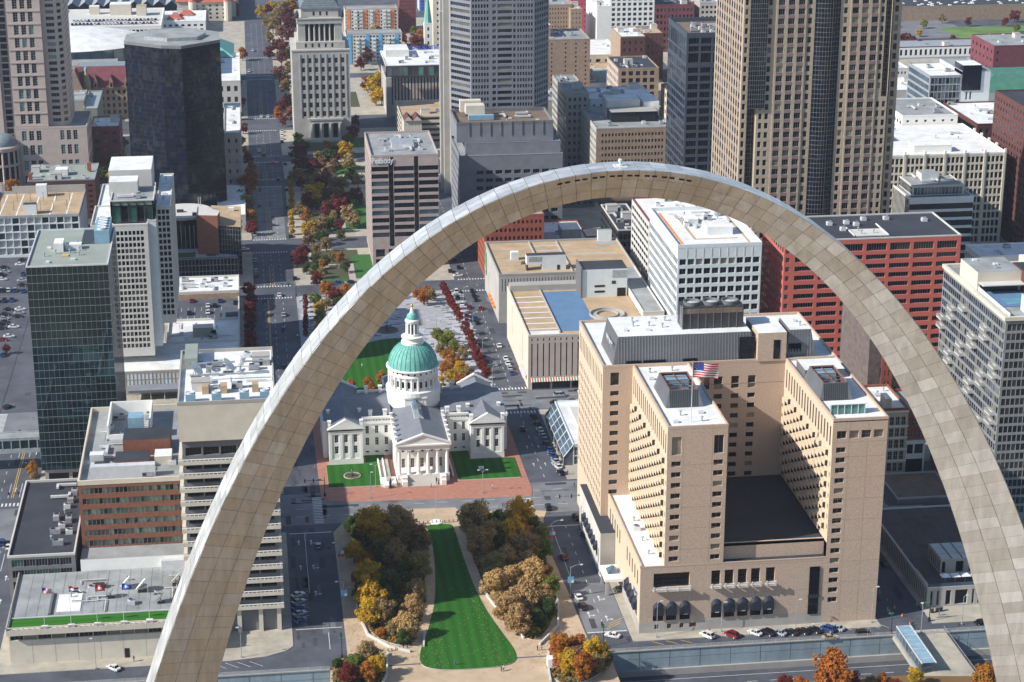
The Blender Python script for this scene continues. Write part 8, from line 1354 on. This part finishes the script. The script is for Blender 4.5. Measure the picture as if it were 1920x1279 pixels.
cn = dict(gold='golden', tan='tan brown', brown='brown', yellow='yellow', orange='orange', red='dark red', green='green', dark='dark green', maroon='maroon', pink='pinkish')
for k, v in TREES.items():
    cnt = {}; tot = {}; z0 = .28 if k[:3] in ('par', 'bed') else .14; base = z0
    for t in v: tot[t[3]] = tot.get(t[3], 0)+1
    for n, (x, y, rr, c) in enumerate(v):
        i = cnt.get(c, 0); cnt[c] = i+1; lod = 0 if y < 330 else 1 if y < 640 else 2; shrub = rr < 1.9 and k[:3] in ('par', 'bed', 'fro')
        kind = 'bush' if shrub else 'tree'; lb = '%s %s %s' % (cn[c], kind, tp[k]) if tot[c] == 1 else '%s %s %s, %s' % (cn[c], kind, tp[k], ORD[i]+' from left')
        T = empty('bush' if shrub else 'autumn_tree', (x, y, base), lb, kind, '%ses %s' % ('bush', tp[k]) if shrub else 'trees '+tp[k])
        row = 'row' in k; rs = rr*(.95 if row else 1.0); hz = 1.35 if not row else 1.9
        cz = rr*(1.25 if not shrub else .75)*(1.15 if row else 1)
        o = inst('crown', crown_mesh(n % 6, lod), (0, 0, cz), R.uniform(0, 6.28), T, 'leaf_'+c); o.scale = (rs*R.uniform(.95, 1.12), rs*R.uniform(.95, 1.12), rs*hz*(.82 if not shrub else .6))
        t = inst('trunk', trunk_mesh(n % 3), (0, 0, 0), R.uniform(0, 6.28), T); t.scale = (rr*.9, rr*.9, cz*1.05)
# low ground cover in the beds: too many plants to count
gc = MB(); r = random.Random(77)
def inside(p, P):
    c = False; j = len(P)-1
    for i in range(len(P)):
        if (P[i][1] > p[1]) != (P[j][1] > p[1]) and p[0] < (P[j][0]-P[i][0])*(p[1]-P[i][1])/(P[j][1]-P[i][1])+P[i][0]: c = not c
        j = i
    return c
for P, n in ((BEDL, 5200), (BEDR, 5200), (BEDS, 1500), (BEDT, 900)):
    xs = [p[0] for p in P]; ys = [p[1] for p in P]
    for _ in range(n):
        x, y = r.uniform(min(xs), max(xs)), r.uniform(min(ys), max(ys))
        if not inside((x, y), P): continue
        s = r.uniform(.25, .75); m = r.choice(('leaf_dark', 'leaf_green', 'leaf_dark', 'leaf_brown', 'leaf_tan', 'leaf_orange'))
        for q in range(3):
            a = r.uniform(0, pi*2); dx, dy = cos(a)*s, sin(a)*s; z = .3+r.uniform(0, .5); ox, oy = r.uniform(-.3, .3), r.uniform(-.3, .3)
            gc.poly([(x+ox-dx, y+oy-dy, z-.1), (x+ox+dy*.5, y+oy-dx*.5, z+.15), (x+ox+dx, y+oy+dy, z+.1+.4*r.random()), (x+ox-dy*.5, y+oy+dx*.5, z)], m)
o = gc.build('ground_cover'); tag(o, 'low mixed shrubs and leaf litter under the park trees', 'ground cover'); o['kind'] = 'stuff'
b = MB(); r = random.Random(31)                           # fallen leaves on the paths and lawn edges
for _ in range(5200):
    x, y = r.uniform(-31, 34), r.uniform(206, 314)
    if abs(x-1)+ (y-200)*.02 > 6 or r.random() < .25:
        s = r.uniform(.08, .2); z = .26; b.poly([(x-s, y, z), (x, y-s, z), (x+s, y, z), (x, y+s, z)], r.choice(('leaf_tan', 'leaf_brown', 'leaf_gold')))
o = b.build('leaf_litter'); tag(o, 'scattered fallen leaves on the lawn and paths', 'leaves'); o['kind'] = 'stuff'
# ---------------------------------------------------------------- street furniture, people, bridge, trailer
def lamp(x, y, ang, label, h=10, L=2.6, banner=None, double=False):
    T = empty('street_lamp', (x, y, .13), label, 'street lamp', 'street lamps'); b = MB(); b.tube((x, y, .13), (x, y, h), .11, .07, 7, 'metal_grey'); b.box(x-.25, x+.25, y-.25, y+.25, .13, .6, 'metal_grey'); b.build('pole', T)
    for s in ((1, -1) if double else (1,)):
        dx, dy = cos(ang)*s, sin(ang)*s; P = [(x, y, h-.6), (x+dx*L*.3, y+dy*L*.3, h+.1), (x+dx*L*.7, y+dy*L*.7, h+.35), (x+dx*L, y+dy*L, h+.35)]; a = MB()
        for p, q in zip(P, P[1:]): a.tube(p, q, .06, .05, 5, 'metal_grey')
        a.build('arm', T); c = MB(); c.box(P[-1][0]-.4, P[-1][0]+.4, P[-1][1]-.22, P[-1][1]+.22, h+.22, h+.42, 'metal_light'); c.build('lamp_head', T)
    if banner:
        for k, (c1, c2) in enumerate(banner): f = MB(); f.box(x+.15+k*.95-.95*(k == 1)*2, x+1.0+k*.95-.95*(k == 1)*2, y-.03, y+.03, 4.6, 6.6, c1); f.box(x+.15+k*.95-.95*(k == 1)*2, x+1.0+k*.95-.95*(k == 1)*2, y-.04, y-.03, 4.6, 5.5, c2); f.build('banner', T)
lamp(34.8, 249.5, 0, 'street lamp with blue and white banners between park path and road', 10, 3.2, (('sky_blue', 'flag_white'), ('sky_blue', 'sky_blue')))
lamp(34.2, 281.5, 0, 'street lamp with red and white banners beside the park street', 10, 3, (('flag_white', 'flag_red'), ('sky_blue', 'flag_red')))
lamp(-30.9, 276.1, pi, 'street lamp with red and white banners left of the park', 9, 2, (('flag_white', 'flag_red'), ('sky_blue', 'flag_red')))
lamp(-31.3, 249.3, pi, 'street lamp with a blue banner left of the park', 9, 2, (('sky_blue', 'flag_white'), ('sky_blue', 'sky_blue')))
lamp(54.8, 221.1, 0, 'tall lamp post before the left corner of the brown hotel', 11, 1.2); lamp(117.4, 222.2, 0, 'tall lamp post before the right corner of the brown hotel', 11, 1.2); lamp(94.9, 221.1, 0, 'lamp post in the middle of the hotel front', 9, 1.0); lamp(73.6, 222.2, 0, 'lamp post by the white car before the hotel', 9, 1.0)
lamp(142.5, 217.7, 0, 'lamp post before the concrete pavilion building', 9, 1.0); lamp(129.2, 213.9, pi/2, 'dark lamp post beside the covered footbridge', 9, .6)
lamp(18.4, 329.1, 0, 'double headed lamp before the right courthouse lawn', 8, 1.4, None, True); lamp(-16.2, 338.6, 0, 'double headed lamp before the left courthouse lawn', 8, 1.4, None, True); lamp(-18.4, 329.4, 0, 'dark thin lamp post on the red paving', 9, .5)
lamp(-100, 222.5, pi, 'lamp post before the pale podium wall, left one', 9, .8); lamp(-60.8, 224, pi, 'lamp post before the pale podium wall near the arch leg', 9, .8); lamp(-15.5, 404, 0, 'double headed lamp behind the courthouse, left of the dome', 8, 1.5, None, True); lamp(15.5, 404, 0, 'double headed lamp behind the courthouse, right of the dome', 8, 1.5, None, True)
for i, (x, y) in enumerate(((-36, 441), (-36, 475), (-36, 510), (34, 430), (34, 462), (34, 495), (34, 530))): lamp(x, y, 0 if x > 0 else pi, 'plaza edge lamp, %s from the courthouse along the %s side' % (ORD[i % 4 if x > 0 and i > 2 else i], 'right' if x > 0 else 'left') if x < 0 else 'plaza edge lamp, %s from the courthouse along the right side' % ORD[i-3], 8, 1.5)
for i, (x, y) in enumerate(((8.7, 496), (13.5, 485), (18.5, 489), (23.4, 478), (-3, 520))): lamp(x, y, 0, 'slim dark mast in the paved plaza, %s from the left' % ORD[[1, 2, 3, 4, 0][i]], 10, .4)
def signal(x, y, ang, L, label):
    T = empty('traffic_signal', (x, y, .13), label, 'traffic light', 'traffic lights'); b = MB(); b.tube((x, y, .13), (x, y, 7), .14, .1, 7, 'metal_dark'); b.box(x-.35, x+.35, y-.3, y+.3, .13, 1.2, 'metal_dark'); b.build('pole', T)
    a = MB(); a.tube((x, y, 5.6), (x+cos(ang)*L, y+sin(ang)*L, 5.9), .09, .06, 6, 'metal_dark'); a.build('arm', T)
    for f in (.55, .98): h = MB(); hx, hy = x+cos(ang)*L*f, y+sin(ang)*L*f; h.box(hx-.2, hx+.2, hy-.18, hy+.18, 5.2, 6.4, 'metal_dark'); h.build('signal_head', T)
    s = MB(); hx, hy = x+cos(ang)*L*.25, y+sin(ang)*L*.25; s.box(hx-.7, hx+.7, hy-.04, hy+.04, 5.8, 6.2, 'green_paint'); s.build('street_sign', T)
signal(-33.2, 333.2, pi, 6.5, 'dark traffic light arm at the left courthouse corner'); signal(49.8, 310, pi, 9, 'dark traffic light arm at the hotel corner'); signal(-36, 551, pi, 6, 'traffic light arm at the far plaza corner'); signal(-127.4, 335, pi, 7, 'traffic light arm on the far left street')
signal(120.8, 214.8, pi/2, 4, 'traffic signal pole by the footbridge'); signal(134, 221, pi, 4, 'traffic signal pole before the concrete pavilion'); signal(39, 217.5, pi/2, 3, 'traffic signal pole at the near end of the park street'); signal(-33.4, 220, pi/2, 3, 'traffic signal pole at the near left corner of the park')
FP = flag('flagpole', 1.0, 307.6, .13, 15.5, 'tall flagpole with a hanging American flag at the head of the lawn', None, 1.2, 2.2)

b = MB(); b.lathe(1.0, 307.6, [(2.0, .13), (1.9, .4), (1.2, .45)], 20, 'stone_white'); b.build('base', FP)
T = empty('bollard_row', (1, 305.9, .13), 'row of dark posts across the path at the top of the lawn', 'fence'); 
for k in range(15): b = MB(); x = -8.5+k*1.35; b.box(x-.12, x+.12, 307.9-1.1, 308.1-1.1, .13, 1.15, 'metal_dark'); b.build('post', T)
b = MB(); b.box(-8.6, 10.5, 306.75, 307.15, .13, .35, 'concrete'); b.build('base_strip', T)
for i in range(9): b = MB(); x = 25.2+i*1.4; y = 222.8-i*.5; b.box(x-.12, x+.12, y-.12, y+.12, .13, 1.0, 'metal_dark'); tag(b.build('bollard', loc=(x, y, .13)), 'dark bollard at the right exit of the park, %s from the left' % ORD[i], 'bollard', 'bollards at the right park exit')
for i in range(6): b = MB(); x = -20.6+i*1.1; y = 222.2+i*.3; b.box(x-.12, x+.12, y-.12, y+.12, .13, 1.0, 'metal_dark'); tag(b.build('bollard', loc=(x, y, .13)), 'dark bollard at the left exit of the park, %s from the left' % ORD[i], 'bollard', 'bollards at the left park exit')
# box trailer
T = empty('box_trailer', (22.8, 207.3, .13), 'small white box trailer parked on the tan paving beside the orange shrubs', 'trailer'); b = MB(); b.box(21.7, 24.1, 205.9, 208.6, .7, 3.3, 'flag_white'); b.build('body', T)
for x in (21.7, 24.0):
    b = MB(); b.box(x-.1, x+.2, 206.6, 207.4, .13, .8, 'tire'); b.build('wheel', T)
b = MB(); b.box(22.85, 22.9, 205.86, 205.9, .8, 3.2, 'metal_grey'); b.box(22.9, 23.0, 205.84, 205.9, 1.6, 2.1, 'metal_dark'); b.build('door', T)
for i, (x, y) in enumerate([(125+k*.6, 246-k*5.2) for k in range(6)]): b = MB(); b.lathe(x, y, [(.28, .02), (.28, .08), (.12, .5), (.05, .9)], 8, 'orange'); tag(b.build('traffic_cone', loc=(x, y, 0)), 'orange traffic cone in the shaded street right of the hotel, %s nearest' % ORD[5-i], 'cone', 'cones in the shaded street')
# pedestrians
def person(x, y, label, shirt, legs, h=1.72, stride=.22, rz=0):
    T = MB(); z = .13; s = h/1.75
    for sg in (-1, 1): T.tube((sg*.1*s, sg*stride, z), (sg*.09*s, 0, z+.85*s), .06*s, .095*s, 7, legs)
    T.lathe(0, 0, [(.13*s, z+.82*s), (.17*s, z+.95*s), (.16*s, z+1.1*s), (.21*s, z+1.38*s), (.08*s, z+1.47*s), (.06*s, z+1.52*s)], 9, shirt)
    for sg in (-1, 1): T.tube((sg*.21*s, 0, z+1.38*s), (sg*.27*s, -sg*stride*.5, z+1.08*s), .05*s, .04*s, 6, shirt); T.tube((sg*.27*s, -sg*stride*.5, z+1.08*s), (sg*.26*s, -sg*stride*.8+.05, z+.84*s), .04*s, .03*s, 6, 'skin')
    T.lathe(0, 0, [(.05*s, z+1.5*s), (.095*s, z+1.58*s), (.105*s, z+1.66*s), (.08*s, z+1.74*s), (.01, z+1.78*s)], 9, 'skin'); T.lathe(0, .015, [(.108*s, z+1.66*s), (.09*s, z+1.755*s), (.01, z+1.8*s)], 9, 'bark')
    o = bpy.data.objects.new('person', T.mesh('person', (0, 0, z))); COL.objects.link(o); o.location = (x, y, z); o.rotation_euler = (0, 0, rz); tag(o, label, 'person'); return o
person(9.1, 207.0, 'person in a blue jacket standing at the front edge of the lawn', 'cobalt', 'metal_dark'); person(9.7, 207.4, 'person in a white top beside the one in blue at the lawn edge', 'flag_white', 'metal_dark', 1.65, .1)
person(20.5, 217.5, 'person in dark blue walking on the tan path by the right bed', 'flag_blue', 'metal_dark', rz=1.2); person(21.7, 217.6, 'smaller person in red walking beside the right bed', 'flag_red', 'metal_char', 1.5, rz=1.2)
person(-25.8, 313.2, 'person at the upper left park corner by the crossing', 'metal_dark', 'metal_dark'); person(-35.6, 355, 'person in red on the brick pavement left of the courthouse', 'flag_red', 'metal_dark'); person(48.6, 372, 'person walking on the pavement by the glass pavilion', 'metal_dark', 'metal_char'); person(-13.5, 457, 'person in pale clothes on the oval lawn', 'flag_white', 'metal_grey'); person(23.5, 317, 'person standing on the path before the street at right', 'cobalt', 'metal_dark')
# road bridge with blue roofed walkway
sl_ = slab([(121, 190), (136.5, 188), (136.5, 216), (121, 216)], 'pavement', 'bridge_deck', .06, -1.2)
T = empty('covered_walkway', (123.5, 201, 0), 'blue roofed covered walkway crossing the sunken highway', 'walkway'); F = [(121.7, 212.8), (125.6, 212.9)]; N = 8
for k in range(N):
    y = 212.8-k*2.75; b = MB(); b.poly([(121.6, y-2.6, 3.35), (125.6, y-2.6, 3.35), (125.6, y-.1, 3.35), (121.6, y-.1, 3.35)], 'metal_blue'); b.box(121.6, 125.6, y-.1, y+.05, 3.25, 3.5, 'frame_light'); b.build('roof_panel', T)
    p = MB(); p.box(121.55, 121.7, y-.08, y+.07, 0, 3.3, 'metal_grey'); p.box(125.5, 125.65, y-.08, y+.07, 0, 3.3, 'metal_grey'); p.build('post', T)
    w = MB(); w.box(121.58, 121.63, y-2.6, y-.15, .3, 3.1, 'glass_sky'); w.build('side_panel', T)
b = MB(); b.box(121.5, 121.75, 190.7, 213, 3.2, 3.5, 'frame_light'); b.box(125.45, 125.7, 190.7, 213, 3.2, 3.5, 'frame_light'); b.build('edge_beam', T)
b = MB()
for k in range(30): y = 189+k*.88; b.box(136.3, 136.36, y, y+.06, .06, 1.3, 'metal_grey')
b.box(136.28, 136.38, 188, 215.4, 1.25, 1.33, 'metal_grey'); tag(b.build('bridge_rail', loc=(136.3, 200, 0)), 'grey metal railing along the right side of the road bridge', 'railing')
for i, (x, y, c) in enumerate(((136.5, 226, 'metal_dark'), (138.2, 226.4, 'metal_dark'), (139.4, 226.6, 'metal_dark'))): b = MB(); b.box(x-.4, x+.4, y-.4, y+.4, .13, 1.5, c); b.box(x-.45, x+.45, y-.45, y+.45, 1.5, 1.6, 'metal_char'); tag(b.build('waste_bin', loc=(x, y, .13)), 'dark square bin before the concrete pavilion, %s from the left' % ORD[i], 'bin', 'bins before the pavilion')
# ---------------------------------------------------------------- thin autumn haze
hm = bpy.data.materials.new('haze'); hm.use_nodes = True; hn = hm.node_tree.nodes
for q in list(hn):
    if q.type != 'OUTPUT_MATERIAL': hn.remove(q)
pv = hn.new('ShaderNodeVolumePrincipled'); pv.inputs['Density'].default_value = .00005; pv.inputs['Color'].default_value = (.80, .87, 1, 1); pv.inputs['Anisotropy'].default_value = .2
hm.node_tree.links.new(pv.outputs[0], [q for q in hn if q.type == 'OUTPUT_MATERIAL'][0].inputs['Volume']); M['haze'] = hm
b = MB(); b.box(-5200, 5200, -4200, 7200, -12, 290, 'haze'); o = b.build('haze'); o['kind'] = 'stuff'; tag(o, 'thin blue autumn haze over the far city', 'haze'); o['kind'] = 'stuff'
# more people on the pavements
r = random.Random(6)
for i, (x, y, w) in enumerate([(-8, 497, 'by the dark fountain'), (10, 520, 'on the plaza paving behind the fountain'), (22, 508, 'on the plaza paving near the masts'), (-20, 498, 'on the plaza left of the fountain'), (34.2, 428, 'at the plaza corner by the crossing'), (33.8, 551, 'at the far plaza corner'), (-33, 427, 'at the left plaza corner'), (48.5, 341, 'on the pavement by the hotel crossing'),
        (49, 330, 'waiting at the hotel street corner'), (2, 335.5, 'on the red paving before the courthouse steps'), (22, 332, 'on the red paving at right'), (-26, 334, 'on the red paving at left'), (-36.2, 372, 'on the left courthouse pavement'), (70, 221.5, 'on the pavement before the hotel arches'), (100, 221.3, 'on the pavement before the dark hotel panel'), (138, 224, 'before the concrete pavilion'), (-90, 225.5, 'on the pavement below the podium'), (34.0, 262, 'on the park path beside the road'), (-29, 262, 'on the park path at left'), (-3, 212, 'beside the lower lawn edge')]):
    person(x, y, 'person in %s %s' % (('dark clothes', 'a red top', 'a white top', 'a blue top')[i % 4], w), ('metal_dark', 'flag_red', 'flag_white', 'cobalt')[i % 4], 'metal_char', r.uniform(1.6, 1.82), .2, r.uniform(0, 6))
